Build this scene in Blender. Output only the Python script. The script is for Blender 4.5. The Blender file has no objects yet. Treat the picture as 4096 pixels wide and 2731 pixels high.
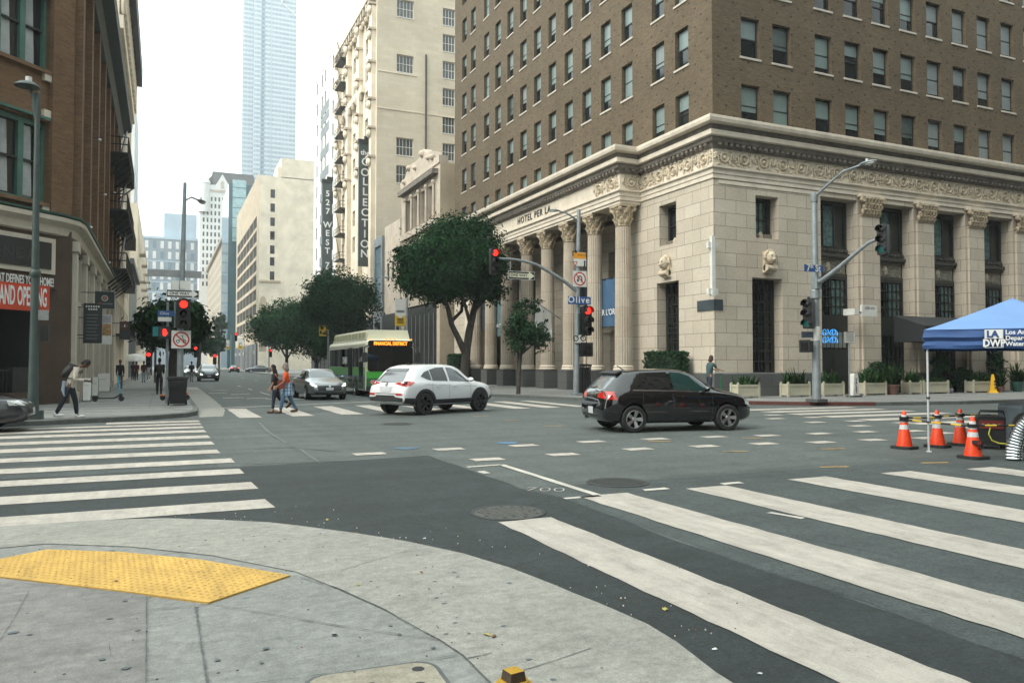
import bpy, bmesh, math, random
from mathutils import Vector, Matrix, noise
from mathutils.bvhtree import BVHTree
random.seed(7)
S = bpy.context.scene
COL = S.collection
R_ = math.radians
# ------------------------------------------------------------------ camera, sky, sun, exposure
F_PX, VPX, HOR, CH = 3090.0, 650.0, 1456.0, 1.66      # focal length, street vanishing point, horizon (photo pixels), eye height
PITCH = math.atan((HOR - 1365.5) / F_PX)
YAW = math.atan((2048 - VPX) * math.cos(PITCH) / F_PX)
cam = bpy.data.cameras.new("camera"); cam_o = bpy.data.objects.new("camera", cam); COL.objects.link(cam_o)
cam.sensor_width = 36; cam.lens = F_PX / 4096 * 36; cam.clip_start = 0.1; cam.clip_end = 5000
cam_o.location = (0, 0, CH); cam_o.rotation_euler = (math.pi / 2 + PITCH, 0, -YAW)
S.camera = cam_o
S.view_settings.view_transform = 'Standard'; S.view_settings.look = 'None'
S.view_settings.exposure = 1.26; S.view_settings.gamma = 1.0
S.render.engine = 'CYCLES'; S.cycles.use_denoising = True
S.cycles.max_bounces = 6; S.cycles.diffuse_bounces = 3; S.cycles.glossy_bounces = 3; S.cycles.transmission_bounces = 4
S.cycles.volume_bounces = 0; S.cycles.caustics_reflective = False; S.cycles.caustics_refractive = False
SUN_EL, SUN_AZ = R_(44), R_(258)        # azimuth clockwise from +Y: the brighter side of the cloud is to the left
W = bpy.data.worlds.new("World"); S.world = W; W.use_nodes = True
nt = W.node_tree; bg = nt.nodes["Background"]
sky = nt.nodes.new("ShaderNodeTexSky"); sky.sky_type = 'NISHITA'; sky.sun_disc = False
sky.sun_elevation = SUN_EL; sky.sun_rotation = SUN_AZ; sky.dust_density = 3.0; sky.air_density = 1.5
tc = nt.nodes.new("ShaderNodeTexCoord")
dt = nt.nodes.new("ShaderNodeVectorMath"); dt.operation = 'DOT_PRODUCT'
sdir = Vector((math.sin(SUN_AZ) * math.cos(SUN_EL), math.cos(SUN_AZ) * math.cos(SUN_EL), math.sin(SUN_EL)))
dt.inputs[1].default_value = Vector((-0.72, 0.28, 0.65)).normalized()
nt.links.new(tc.outputs["Generated"], dt.inputs[0])
mr = nt.nodes.new("ShaderNodeMapRange"); mr.inputs[1].default_value = -0.75; mr.inputs[2].default_value = 1
mr.inputs[3].default_value = 4.2; mr.inputs[4].default_value = 15
nt.links.new(dt.outputs["Value"], mr.inputs[0])
cn = nt.nodes.new("ShaderNodeTexNoise"); cn.inputs["Scale"].default_value = 2.2; cn.inputs["Detail"].default_value = 4
nt.links.new(tc.outputs["Generated"], cn.inputs["Vector"])
cm = nt.nodes.new("ShaderNodeMath"); cm.operation = 'MULTIPLY_ADD'; cm.inputs[1].default_value = 0.5; cm.inputs[2].default_value = 0.75
nt.links.new(cn.outputs["Fac"], cm.inputs[0])
cm2 = nt.nodes.new("ShaderNodeMath"); cm2.operation = 'MULTIPLY'
nt.links.new(mr.outputs[0], cm2.inputs[0]); nt.links.new(cm.outputs[0], cm2.inputs[1])
cl = nt.nodes.new("ShaderNodeVectorMath"); cl.operation = 'SCALE'; cl.inputs[0].default_value = (0.905, 1.0, 0.975)
nt.links.new(cm2.outputs[0], cl.inputs["Scale"])
mx = nt.nodes.new("ShaderNodeMixRGB"); mx.inputs[0].default_value = 0.88
nt.links.new(sky.outputs[0], mx.inputs[1]); nt.links.new(cl.outputs[0], mx.inputs[2]); nt.links.new(mx.outputs[0], bg.inputs[0])
bg.inputs[1].default_value = 0.1
sun = bpy.data.lights.new("sun", 'SUN'); sun.energy = 1.5; sun.angle = R_(28); sun.color = (1, 0.93, 0.84)
sun_o = bpy.data.objects.new("sun", sun); COL.objects.link(sun_o)
sun_o.rotation_euler = (-sdir).to_track_quat('-Z', 'Y').to_euler(); sun_o.location = (0, 0, 80)
# ------------------------------------------------------------------ photo pixel -> point in the place (used for measuring)
_f = Vector((math.sin(YAW) * math.cos(PITCH), math.cos(YAW) * math.cos(PITCH), math.sin(PITCH)))
_r = Vector((math.cos(YAW), -math.sin(YAW), 0)); _u = _r.cross(_f); EYE = Vector((0, 0, CH))
def ray(p): return _f + _r * ((p[0] - 2048) / F_PX) + _u * ((1365.5 - p[1]) / F_PX)
def G(p, z=0.0):
    d = ray(p); return EYE + d * ((z - CH) / d.z)
def PX(p, X):
    d = ray(p); return EYE + d * (X / d.x)
def PY(p, Y):
    d = ray(p); return EYE + d * (Y / d.y)
def proj(P):
    v = Vector(P) - EYE; z = v.dot(_f)
    return (2048 + F_PX * v.dot(_r) / z, 1365.5 - F_PX * v.dot(_u) / z, z)
def D(x, y): return (x * 1.741497, y * 1.741497)
def REG(x0, y0, x1, w):
    s = (x1 - x0) / w
    return lambda x, y: (x0 + x * s, y0 + y * s)
R1 = REG(0, 0, 1024, 1568); R2 = REG(0, 900, 900, 1568); R3 = REG(800, 0, 1850, 1497); R4 = REG(900, 1000, 1900, 1960)
R5 = REG(1800, 0, 2900, 1725); R6 = REG(1800, 900, 2900, 1916); R7 = REG(2800, 0, 4096, 2032); R8 = REG(2800, 800, 4096, 1847)
S1 = REG(0, 1600, 1200, 2352); S2 = REG(1000, 1600, 2400, 2352); S3 = REG(2400, 1500, 4096, 2352); S4 = REG(0, 2000, 1400, 2352)
S5 = REG(1200, 2000, 2900, 2352); S6 = REG(2700, 1900, 4096, 2352); S7 = REG(500, 1100, 1100, 1568)
T4 = REG(0, 1100, 480, 1176); T5 = REG(380, 1120, 880, 1452); T6 = REG(2100, 820, 2520, 844); T7 = REG(3100, 600, 3700, 888); T8 = REG(3520, 1180, 4096, 1290)
# ------------------------------------------------------------------ materials
MATS = {}
def lin(c):
    c = c.lstrip('#'); v = [int(c[i:i + 2], 16) / 255 for i in (0, 2, 4)]
    return tuple((x / 12.92 if x <= 0.04045 else ((x + 0.055) / 1.055) ** 2.4) for x in v)
def newmat(name):
    m = bpy.data.materials.new(name); m.use_nodes = True
    return m, m.node_tree, m.node_tree.nodes["Principled BSDF"]
def nd(t, kind, **kw):
    n = t.nodes.new(kind)
    for k, v in kw.items():
        if k in n.inputs: n.inputs[k].default_value = v
        else: setattr(n, k, v)
    return n
def ramp(t, fac, stops):
    n = t.nodes.new("ShaderNodeValToRGB"); e = n.color_ramp.elements
    while len(e) < len(stops): e.new(0.5)
    for i, (p, c) in enumerate(stops):
        e[i].position = p; e[i].color = (c, c, c, 1) if isinstance(c, (int, float)) else (*c, 1)
    t.links.new(fac, n.inputs[0]); return n.outputs[0]
def mixc(t, fac, a, b, mode='MIX'):
    n = t.nodes.new("ShaderNodeMixRGB"); n.blend_type = mode
    for i, x in ((0, fac), (1, a), (2, b)):
        if hasattr(x, 'links'): t.links.new(x, n.inputs[i])
        elif isinstance(x, (int, float)): n.inputs[i].default_value = x if i == 0 else (x, x, x, 1)
        else: n.inputs[i].default_value = (*x[:3], 1)
    return n.outputs[0]
def math_(t, op, a, b=None, c=None):
    n = t.nodes.new("ShaderNodeMath"); n.operation = op
    for i, x in enumerate((a, b, c)):
        if x is None: continue
        if hasattr(x, 'links'): t.links.new(x, n.inputs[i])
        else: n.inputs[i].default_value = x
    return n.outputs[0]
def pos_vec(t): return t.nodes.new("ShaderNodeNewGeometry").outputs["Position"]
def tnoise(t, vec, scale, detail=4, rough=0.6, dist=0.0):
    n = nd(t, "ShaderNodeTexNoise", Scale=scale, Detail=detail, Roughness=rough, Distortion=dist)
    t.links.new(vec, n.inputs["Vector"]); return n.outputs["Fac"]
def bump(t, h, strength, dist, bsdf):
    n = nd(t, "ShaderNodeBump", Strength=strength, Distance=dist); t.links.new(h, n.inputs["Height"])
    t.links.new(n.outputs[0], bsdf.inputs["Normal"])
def M(name, col=None, rough=0.6, metal=0.0, var=0.12, scale=3.0, bmp=0.0, spec=0.5, coat=0.0):
    """plain painted / cast / woven surface: one colour, mottled a little by noise"""
    if name in MATS: return MATS[name]
    c = lin(col) if isinstance(col, str) else col
    m, t, b = newmat(name)
    v = t.nodes.new("ShaderNodeTexCoord").outputs["Object"]
    n = tnoise(t, v, scale, 5)
    lo = tuple(x * (1 - var) for x in c); hi = tuple(min(1, x * (1 + var)) for x in c)
    t.links.new(ramp(t, n, [(0.3, lo), (0.7, hi)]), b.inputs["Base Color"])
    b.inputs["Roughness"].default_value = rough; b.inputs["Metallic"].default_value = metal
    b.inputs["Specular IOR Level"].default_value = spec; b.inputs["Coat Weight"].default_value = coat
    b.inputs["Coat Roughness"].default_value = 0.04
    if bmp: bump(t, tnoise(t, v, scale * 8, 3), bmp, 0.02, b)
    MATS[name] = m; return m
def EM(name, col, strength):
    if name in MATS: return MATS[name]
    m, t, b = newmat(name); c = lin(col) if isinstance(col, str) else col
    b.inputs["Base Color"].default_value = (*c, 1); b.inputs["Emission Color"].default_value = (*c, 1)
    b.inputs["Emission Strength"].default_value = strength; b.inputs["Roughness"].default_value = 0.4
    MATS[name] = m; return m
def wall_uv(t):
    """(along the wall, height, 0) for walls that run along x or y"""
    g = t.nodes.new("ShaderNodeNewGeometry"); sp = t.nodes.new("ShaderNodeSeparateXYZ"); t.links.new(g.outputs["Position"], sp.inputs[0])
    sn = t.nodes.new("ShaderNodeSeparateXYZ"); t.links.new(g.outputs["Normal"], sn.inputs[0])
    ax = math_(t, 'ABSOLUTE', sn.outputs[0]); isx = math_(t, 'GREATER_THAN', ax, 0.7)
    d = math_(t, 'SUBTRACT', sp.outputs[1], sp.outputs[0]); u = math_(t, 'MULTIPLY_ADD', d, isx, sp.outputs[0])
    c = t.nodes.new("ShaderNodeCombineXYZ"); t.links.new(u, c.inputs[0]); t.links.new(sp.outputs[2], c.inputs[1])
    return c.outputs[0], u, sp.outputs[2]
def brickmat(name, a, b_, mortar, bw, bh, ms, dots=None, rough=0.85, bmp=0.4, stain=0.25, offset=0.5, big=0.35):
    if name in MATS: return MATS[name]
    m, t, b = newmat(name); uv, u, z = wall_uv(t)
    n = t.nodes.new("ShaderNodeTexBrick"); n.offset = offset
    n.inputs["Scale"].default_value = 1; n.inputs["Brick Width"].default_value = bw; n.inputs["Row Height"].default_value = bh
    n.inputs["Mortar Size"].default_value = ms; n.inputs["Mortar Smooth"].default_value = 0.2; n.inputs["Bias"].default_value = 0.0
    n.inputs["Color1"].default_value = (*a, 1); n.inputs["Color2"].default_value = (*b_, 1); n.inputs["Mortar"].default_value = (*mortar, 1)
    t.links.new(uv, n.inputs["Vector"])
    col = n.outputs["Color"]
    ns = tnoise(t, uv, big, 6, 0.65)
    col = mixc(t, stain, col, ramp(t, ns, [(0.3, 0.25), (0.7, 1.0)]), 'MULTIPLY')
    fine = tnoise(t, uv, 9, 4)
    col = mixc(t, 0.35, col, ramp(t, fine, [(0.25, 0.45), (0.75, 1.0)]), 'MULTIPLY')
    if dots:
        du, dz, rad, dc = dots
        row = math_(t, 'FLOOR', math_(t, 'DIVIDE', z, dz)); off = math_(t, 'MULTIPLY', math_(t, 'MODULO', row, 2.0), 0.5)
        fu = math_(t, 'FRACT', math_(t, 'ADD', math_(t, 'DIVIDE', u, du), off)); fz = math_(t, 'FRACT', math_(t, 'DIVIDE', z, dz))
        au = math_(t, 'LESS_THAN', math_(t, 'ABSOLUTE', math_(t, 'SUBTRACT', fu, 0.5)), rad / du)
        az = math_(t, 'LESS_THAN', math_(t, 'ABSOLUTE', math_(t, 'SUBTRACT', fz, 0.5)), rad * 0.8 / dz)
        wn = nd(t, "ShaderNodeTexWhiteNoise", noise_dimensions='2D'); cc = t.nodes.new("ShaderNodeCombineXYZ"); t.links.new(math_(t, 'FLOOR', math_(t, 'ADD', math_(t, 'DIVIDE', u, du), off)), cc.inputs[0]); t.links.new(row, cc.inputs[1]); t.links.new(cc.outputs[0], wn.inputs["Vector"])
        keep = math_(t, 'GREATER_THAN', wn.outputs["Value"], 0.3)
        col = mixc(t, math_(t, 'MULTIPLY', math_(t, 'MULTIPLY', math_(t, 'MULTIPLY', au, az), keep), 0.85), col, dc)
    t.links.new(col, b.inputs["Base Color"]); b.inputs["Roughness"].default_value = rough
    b.inputs["Specular IOR Level"].default_value = 0.25
    if bmp: bump(t, n.outputs["Fac"], -bmp, 0.02, b)
    MATS[name] = m; return m
def glassmat(name, tint, rough=0.04, spec=0.8, wob=0.0):
    """window pane seen from the street: dark room behind, bright sky mirrored in front"""
    if name in MATS: return MATS[name]
    m, t, b = newmat(name)
    v = pos_vec(t); n = tnoise(t, v, 0.7, 2)
    t.links.new(ramp(t, n, [(0.3, tuple(x * 0.7 for x in tint)), (0.7, tint)]), b.inputs["Base Color"])
    b.inputs["Roughness"].default_value = rough; b.inputs["Specular IOR Level"].default_value = spec
    if wob: bump(t, tnoise(t, v, 1.3, 2), wob, 0.05, b)
    MATS[name] = m; return m
def foliage(name, dark, light):
    if name in MATS: return MATS[name]
    m, t, b = newmat(name); g = t.nodes.new("ShaderNodeNewGeometry")
    c = ramp(t, g.outputs["Random Per Island"], [(0.0, dark), (0.75, tuple((p + q) / 2 for p, q in zip(dark, light))), (1.0, light)])
    n = tnoise(t, g.outputs["Position"], 0.9, 3)
    c = mixc(t, 0.6, c, ramp(t, n, [(0.3, 0.45), (0.7, 1.0)]), 'MULTIPLY')
    t.links.new(c, b.inputs["Base Color"]); b.inputs["Roughness"].default_value = 0.8; b.inputs["Specular IOR Level"].default_value = 0.1
    MATS[name] = m; return m
# ------------------------------------------------------------------ mesh builder
class MB:
    def __init__(s): s.v = []; s.f = []; s.m = []; s.mats = []; s.sm = []
    def mi(s, mat):
        if mat not in s.mats: s.mats.append(mat)
        return s.mats.index(mat)
    def add(s, verts, faces, mat, smooth=False, X=None):
        o = len(s.v); i = s.mi(mat)
        if X is not None: verts = [X @ Vector(q) for q in verts]
        s.v += [tuple(q) for q in verts]
        for f in faces: s.f.append([o + k for k in f]); s.m.append(i); s.sm.append(smooth)
        return s
    def box(s, c, d, mat, rz=0.0, X=None):
        cx, cy, cz = c; a, b, h = d[0] / 2, d[1] / 2, d[2] / 2; ca, sa = math.cos(rz), math.sin(rz)
        vs = [(cx + x * ca - y * sa, cy + x * sa + y * ca, cz + z) for z in (-h, h) for x, y in ((-a, -b), (a, -b), (a, b), (-a, b))]
        return s.add(vs, [(3, 2, 1, 0), (4, 5, 6, 7), (0, 1, 5, 4), (1, 2, 6, 5), (2, 3, 7, 6), (3, 0, 4, 7)], mat, X=X)
    def bx(s, p, q, mat, X=None):
        return s.box([(a + b) / 2 for a, b in zip(p, q)], [abs(b - a) for a, b in zip(p, q)], mat, X=X)
    def rbox(s, c, d, r, mat, X=None, axis='z', seg=3):
        """box with rounded edges round one axis"""
        w, h = (d[0], d[1]) if axis == 'z' else ((d[0], d[2]) if axis == 'y' else (d[1], d[2]))
        t = d[2] if axis == 'z' else (d[1] if axis == 'y' else d[0])
        poly = rrect(w, h, r, seg)
        if axis == 'z': mk = lambda a, b, k: (c[0] + a, c[1] + b, c[2] + k)
        elif axis == 'y': mk = lambda a, b, k: (c[0] + a, c[1] - k, c[2] + b)
        else: mk = lambda a, b, k: (c[0] + k, c[1] + a, c[2] + b)
        n = len(poly); vs = [mk(a, b, -t / 2) for a, b in poly] + [mk(a, b, t / 2) for a, b in poly]
        fs = [tuple(range(n))[::-1], tuple(range(n, 2 * n))] + [(i, (i + 1) % n, n + (i + 1) % n, n + i) for i in range(n)]
        return s.add(vs, fs, mat, X=X)
    def tube(s, pts, r, mat, n=10, caps=True, smooth=True, X=None):
        pts = [Vector(p) for p in pts]; k = len(pts); rs = r if isinstance(r, (list, tuple)) else [r] * k
        vs = []; prev = None
        for i, p in enumerate(pts):
            d = (pts[min(i + 1, k - 1)] - pts[max(i - 1, 0)]); d = d.normalized() if d.length else Vector((0, 0, 1))
            if prev is None:
                a = d.cross(Vector((0, 0, 1))) if abs(d.z) < 0.9 else d.cross(Vector((1, 0, 0)))
            else:
                a = prev - d * prev.dot(d)
            a.normalize(); b = d.cross(a); prev = a
            vs += [tuple(p + (a * math.cos(2 * math.pi * j / n) + b * math.sin(2 * math.pi * j / n)) * rs[i]) for j in range(n)]
        fs = [(i * n + j, i * n + (j + 1) % n, (i + 1) * n + (j + 1) % n, (i + 1) * n + j) for i in range(k - 1) for j in range(n)]
        s.add(vs, fs, mat, smooth, X)
        if caps: s.add(vs[:n], [tuple(range(n))[::-1]], mat, False, X); s.add(vs[-n:], [tuple(range(n))], mat, False, X)
        return s
    def lathe(s, prof, mat, c=(0, 0, 0), n=20, X=None, smooth=True, a0=0, a1=2 * math.pi):
        full = abs(a1 - a0 - 2 * math.pi) < 1e-6; m = n if full else n + 1; vs = []
        for r, z in prof:
            for j in range(m):
                a = a0 + (a1 - a0) * j / n; vs.append((c[0] + r * math.cos(a), c[1] + r * math.sin(a), c[2] + z))
        fs = []
        for i in range(len(prof) - 1):
            for j in range(n):
                k = (j + 1) % m if full else j + 1
                fs.append((i * m + j, i * m + k, (i + 1) * m + k, (i + 1) * m + j))
        return s.add(vs, fs, mat, smooth, X)
    def ball(s, c, r, mat, X=None, n=10, m=6, rot=None):
        rx, ry, rz = r if isinstance(r, (list, tuple)) else (r, r, r); vs = [(0, 0, -1)]; fs = []
        for i in range(1, m):
            t = -math.pi / 2 + math.pi * i / m
            vs += [(math.cos(t) * math.cos(2 * math.pi * j / n), math.cos(t) * math.sin(2 * math.pi * j / n), math.sin(t)) for j in range(n)]
        vs.append((0, 0, 1)); e = len(vs) - 1
        for j in range(n): fs.append((0, 1 + (j + 1) % n, 1 + j)); fs.append((e, e - n + j, e - n + (j + 1) % n))
        for i in range(m - 2):
            for j in range(n): a = 1 + i * n; fs.append((a + j, a + (j + 1) % n, a + n + (j + 1) % n, a + n + j))
        out = []
        for x, y, z in vs:
            q = Vector((x * rx, y * ry, z * rz))
            if rot is not None: q = rot @ q
            out.append((c[0] + q.x, c[1] + q.y, c[2] + q.z))
        return s.add(out, fs, mat, True, X)
    def prism(s, poly, fn, d0, d1, mat, X=None, side=True):
        """poly 2-D, fn(a, b, d) -> point; extruded from d0 to d1"""
        n = len(poly); vs = [fn(a, b, d0) for a, b in poly] + [fn(a, b, d1) for a, b in poly]
        fs = [tuple(range(n))[::-1], tuple(range(n, 2 * n))]
        if side: fs += [(i, (i + 1) % n, n + (i + 1) % n, n + i) for i in range(n)]
        return s.add(vs, fs, mat, X=X)
    def sheet(s, poly, z, mat):
        return s.add([(p[0], p[1], z) for p in poly], [tuple(range(len(poly)))], mat)
    def mesh(s, me, mat, X=None, smooth=False):
        return s.add([q.co for q in me.vertices], [list(p.vertices) for p in me.polygons], mat, smooth, X)
    def text(s, txt, size, mat, X, depth=0.004, align='CENTER', bold=0.0, sx=1.0, font=None, space=1.0):
        cu = bpy.data.curves.new("lettering", 'FONT'); cu.body = txt; cu.size = size; cu.align_x = align; cu.align_y = 'CENTER'
        cu.extrude = depth; cu.offset = bold; cu.resolution_u = 3; cu.space_character = space
        o = bpy.data.objects.new("lettering", cu); COL.objects.link(o)
        me = bpy.data.meshes.new_from_object(o.evaluated_get(bpy.context.evaluated_depsgraph_get()))
        s.mesh(me, mat, X @ Matrix.Diagonal((sx, 1, 1, 1)))
        bpy.data.objects.remove(o); bpy.data.curves.remove(cu); bpy.data.meshes.remove(me); return s
    def build(s, name, parent=None, loc=(0, 0, 0), rz=0.0, fix=True, ang=35):
        me = bpy.data.meshes.new(name); me.from_pydata(s.v, [], s.f)
        for m in s.mats: me.materials.append(m)
        me.polygons.foreach_set("material_index", s.m); me.polygons.foreach_set("use_smooth", s.sm)
        if fix:
            b = bmesh.new(); b.from_mesh(me); bmesh.ops.recalc_face_normals(b, faces=b.faces); b.to_mesh(me); b.free()
        if any(s.sm): me.set_sharp_from_angle(angle=R_(ang))
        me.update()
        return link(name, me, parent, loc, rz)
def rrect(w, h, r, seg=3):
    out = []
    for cx, cy, a0 in ((w / 2 - r, h / 2 - r, 0), (-w / 2 + r, h / 2 - r, 90), (-w / 2 + r, -h / 2 + r, 180), (w / 2 - r, -h / 2 + r, 270)):
        out += [(cx + r * math.cos(R_(a0 + 90 * k / seg)), cy + r * math.sin(R_(a0 + 90 * k / seg))) for k in range(seg + 1)]
    return out
def link(name, data, parent=None, loc=(0, 0, 0), rz=0.0):
    o = bpy.data.objects.new(name, data); COL.objects.link(o); o.location = loc
    o.rotation_euler = (0, 0, rz)
    if parent is not None: o.parent = parent
    return o
def tag(o, label=None, cat=None, group=None, kind=None):
    for k, v in (("label", label), ("category", cat), ("group", group), ("kind", kind)):
        if v: o[k] = v
    return o
def thing(name, label, cat, loc=(0, 0, 0), rz=0.0, group=None):
    return tag(link(name, None, None, loc, rz), label, cat, group)
KIDS = {}
def copy_tree(o, loc=None, rz=None, label=None, parent=None):
    kids = [k for k in COL.objects if k.parent == o]
    c = o.copy(); COL.objects.link(c)
    if parent is not None: c.parent = parent
    if loc is not None: c.location = loc
    if rz is not None: c.rotation_euler = (0, 0, rz)
    if label: c["label"] = label
    for k in kids: copy_tree(k, parent=c)
    return c
def FR(loc, rz=0.0):
    """frame for a flat sign: local x right, y up, z towards the viewer in front; rz = heading of the sign's right-hand direction"""
    return Matrix.Translation(Vector(loc)) @ Matrix.Rotation(rz, 4, 'Z') @ Matrix.Rotation(math.pi / 2, 4, 'X')
# ================================================================== THE SETTING: road, markings, pavements
def asphalt(name, base, var, speck, patchy=0.35, grain=True):
    m, t, b = newmat(name); v = pos_vec(t)
    big = tnoise(t, v, 0.35, 6, 0.65); mid = tnoise(t, v, 2.2, 7, 0.78, 0.6); fine = tnoise(t, v, 34, 5, 0.85)
    c = ramp(t, mid, [(0.25, tuple(x * (1 - var) for x in base)), (0.75, tuple(x * (1 + var) for x in base))])
    c = mixc(t, patchy, c, ramp(t, big, [(0.3, 0.45), (0.7, 1.0)]), 'MULTIPLY')
    c = mixc(t, 0.8, c, ramp(t, fine, [(0.25, 0.15), (0.5, 0.85), (0.75, 1.7)]), 'MULTIPLY')
    c = mixc(t, 0.75, c, ramp(t, tnoise(t, v, 10, 6, 0.85), [(0.36, 0.6), (0.64, 1.2)]), 'MULTIPLY')
    # tyre-polished streaks along both streets
    mp = nd(t, "ShaderNodeMapping"); mp.inputs["Scale"].default_value = (0.05, 1.3, 1); t.links.new(v, mp.inputs[0])
    st = tnoise(t, mp.outputs[0], 1.0, 5, 0.6)
    c = mixc(t, 0.55, c, ramp(t, st, [(0.35, 0.55), (0.62, 1.0)]), 'MULTIPLY')
    mp2 = nd(t, "ShaderNodeMapping"); mp2.inputs["Scale"].default_value = (1.1, 0.07, 1); t.links.new(v, mp2.inputs[0])
    c = mixc(t, 0.4, c, ramp(t, tnoise(t, mp2.outputs[0], 1.0, 5, 0.65), [(0.36, 0.6), (0.6, 1.0)]), 'MULTIPLY')
    oil = tnoise(t, v, 1.5, 3, 0.5, 1.2); c = mixc(t, ramp(t, oil, [(0.66, 0.0), (0.74, 0.6)]), c, tuple(x * .45 for x in base))
    ck = nd(t, "ShaderNodeTexVoronoi", Scale=0.42); ck.feature = 'DISTANCE_TO_EDGE'; wn = nd(t, "ShaderNodeTexNoise", Scale=2.3, Detail=5.0); t.links.new(v, wn.inputs["Vector"])
    wv_ = nd(t, "ShaderNodeVectorMath", operation='MULTIPLY_ADD'); wv_.inputs[1].default_value = (.7, .7, 0); t.links.new(wn.outputs["Color"], wv_.inputs[0]); t.links.new(v, wv_.inputs[2]); t.links.new(wv_.outputs[0], ck.inputs["Vector"])
    c = mixc(t, ramp(t, ck.outputs["Distance"], [(0.0, 0.75), (0.006, 0.0)]), c, tuple(x * .35 for x in base))
    vo = nd(t, "ShaderNodeTexVoronoi", Scale=26.0); t.links.new(v, vo.inputs["Vector"])
    c = mixc(t, ramp(t, vo.outputs["Distance"], [(0.05, speck * 1.6), (0.09, 0.0)]), c, (0.36, 0.37, 0.35))
    t.links.new(c, b.inputs["Base Color"]); b.inputs["Roughness"].default_value = 0.78; b.inputs["Specular IOR Level"].default_value = 0.35
    bump(t, fine, 0.35, 0.012, b); return m
A_OLD = asphalt("asphalt_worn", (0.118, 0.136, 0.129), 0.2, 0.2)
A_NEW = asphalt("asphalt_patch", (0.041, 0.053, 0.053), 0.36, 0.12, 0.45)
A_MID = asphalt("asphalt_middle", (0.082, 0.100, 0.098), 0.24, 0.3)
def paint(name, base, worn, under=(0.06, 0.065, 0.065)):
    m, t, b = newmat(name); v = pos_vec(t)
    n1 = tnoise(t, v, 1.1, 6, 0.7, 0.3); n2 = tnoise(t, v, 18, 5, 0.75); n3 = tnoise(t, v, 70, 2)
    c = ramp(t, n1, [(0.3, tuple(x * 0.80 for x in base)), (0.7, base)])
    mp = nd(t, "ShaderNodeMapping"); mp.inputs["Scale"].default_value = (5, 0.8, 1); mp.inputs["Rotation"].default_value = (0, 0, 0.12); t.links.new(v, mp.inputs[0])
    c = mixc(t, 0.75, c, ramp(t, tnoise(t, mp.outputs[0], 1.2, 6, 0.75), [(0.3, 0.62), (0.6, 1.0)]), 'MULTIPLY'); c = mixc(t, 0.55, c, ramp(t, tnoise(t, v, 3.5, 7, 0.8, 0.8), [(0.3, 0.55), (0.56, 1.0)]), 'MULTIPLY'); c = mixc(t, 0.4, c, ramp(t, n3, [(0.25, 0.5), (0.6, 1.0)]), 'MULTIPLY')
    s = math_(t, 'ADD', math_(t, 'MULTIPLY', n2, 0.7), math_(t, 'MULTIPLY', n1, 0.5))
    c = mixc(t, ramp(t, s, [(worn, 0.75), (worn + 0.07, 0.0)]), c, under)
    t.links.new(c, b.inputs["Base Color"]); b.inputs["Roughness"].default_value = 0.7; bump(t, n3, 0.2, 0.01, b); return m
P_W = paint("white_road_paint", (0.50, 0.46, 0.40), 0.41)
P_F = paint("faded_road_paint", (0.60, 0.57, 0.5), 0.42)
P_Y = paint("yellow_road_paint", (0.55, 0.36, 0.12), 0.5)
P_B = paint("blue_utility_paint", (0.08, 0.2, 0.32), 0.55)
def concrete(name, base, gum=0.6, dirt=0.3):
    m, t, b = newmat(name); v = pos_vec(t)
    big = tnoise(t, v, 0.9, 6, 0.7, 0.4); mid = tnoise(t, v, 5, 6, 0.75); fine = tnoise(t, v, 90, 3, 0.8)
    c = ramp(t, mid, [(0.25, tuple(x * 0.8 for x in base)), (0.75, tuple(x * 1.12 for x in base))])
    c = mixc(t, dirt, c, ramp(t, big, [(0.32, 0.4), (0.66, 1.0)]), 'MULTIPLY')
    c = mixc(t, 0.6, c, ramp(t, fine, [(0.25, 0.35), (0.62, 1.1)]), 'MULTIPLY')
    f2 = tnoise(t, v, 15, 6, 0.85); c = mixc(t, 0.7, c, ramp(t, f2, [(0.35, 0.62), (0.65, 1.12)]), 'MULTIPLY')
    mp = nd(t, "ShaderNodeMapping"); mp.inputs["Scale"].default_value = (1.3, 5, 1); mp.inputs["Rotation"].default_value = (0, 0, 0.35); t.links.new(v, mp.inputs[0])
    c = mixc(t, 0.45, c, ramp(t, tnoise(t, mp.outputs[0], 2.6, 6, 0.7), [(0.3, 0.55), (0.55, 1.0)]), 'MULTIPLY')
    wob = nd(t, "ShaderNodeTexNoise", Scale=7.0); t.links.new(v, wob.inputs["Vector"])
    va = nd(t, "ShaderNodeVectorMath", operation='MULTIPLY_ADD'); va.inputs[1].default_value = (0.09, 0.09, 0); t.links.new(wob.outputs["Color"], va.inputs[0]); t.links.new(v, va.inputs[2])
    vo = nd(t, "ShaderNodeTexVoronoi", Scale=1.9); vo.inputs["Randomness"].default_value = 1.0; t.links.new(va.outputs[0], vo.inputs["Vector"])
    c = mixc(t, ramp(t, vo.outputs["Distance"], [(0.05, gum), (0.066, 0.0)]), c, (0.10, 0.12, 0.13))
    v2 = nd(t, "ShaderNodeTexVoronoi", Scale=5.3); t.links.new(va.outputs[0], v2.inputs["Vector"])
    c = mixc(t, ramp(t, v2.outputs["Distance"], [(0.035, gum * 0.8), (0.05, 0.0)]), c, (0.13, 0.14, 0.14))
    t.links.new(c, b.inputs["Base Color"]); b.inputs["Roughness"].default_value = 0.82; b.inputs["Specular IOR Level"].default_value = 0.3
    bump(t, fine, 0.3, 0.008, b); return m
C_NEAR = concrete("pavement_concrete", (0.30, 0.31, 0.29), 0.55, 0.35)
C_RAMP = concrete("ramp_concrete", (0.36, 0.355, 0.315), 0.3, 0.3)
C_FAR = concrete("far_pavement_concrete", (0.27, 0.275, 0.26), 0.3, 0.35)
C_KERB = concrete("kerb_concrete", (0.17, 0.18, 0.17), 0.2, 0.5)
def struct(mb, name, **k): return tag(mb.build(name, **k), kind="structure")
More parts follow.
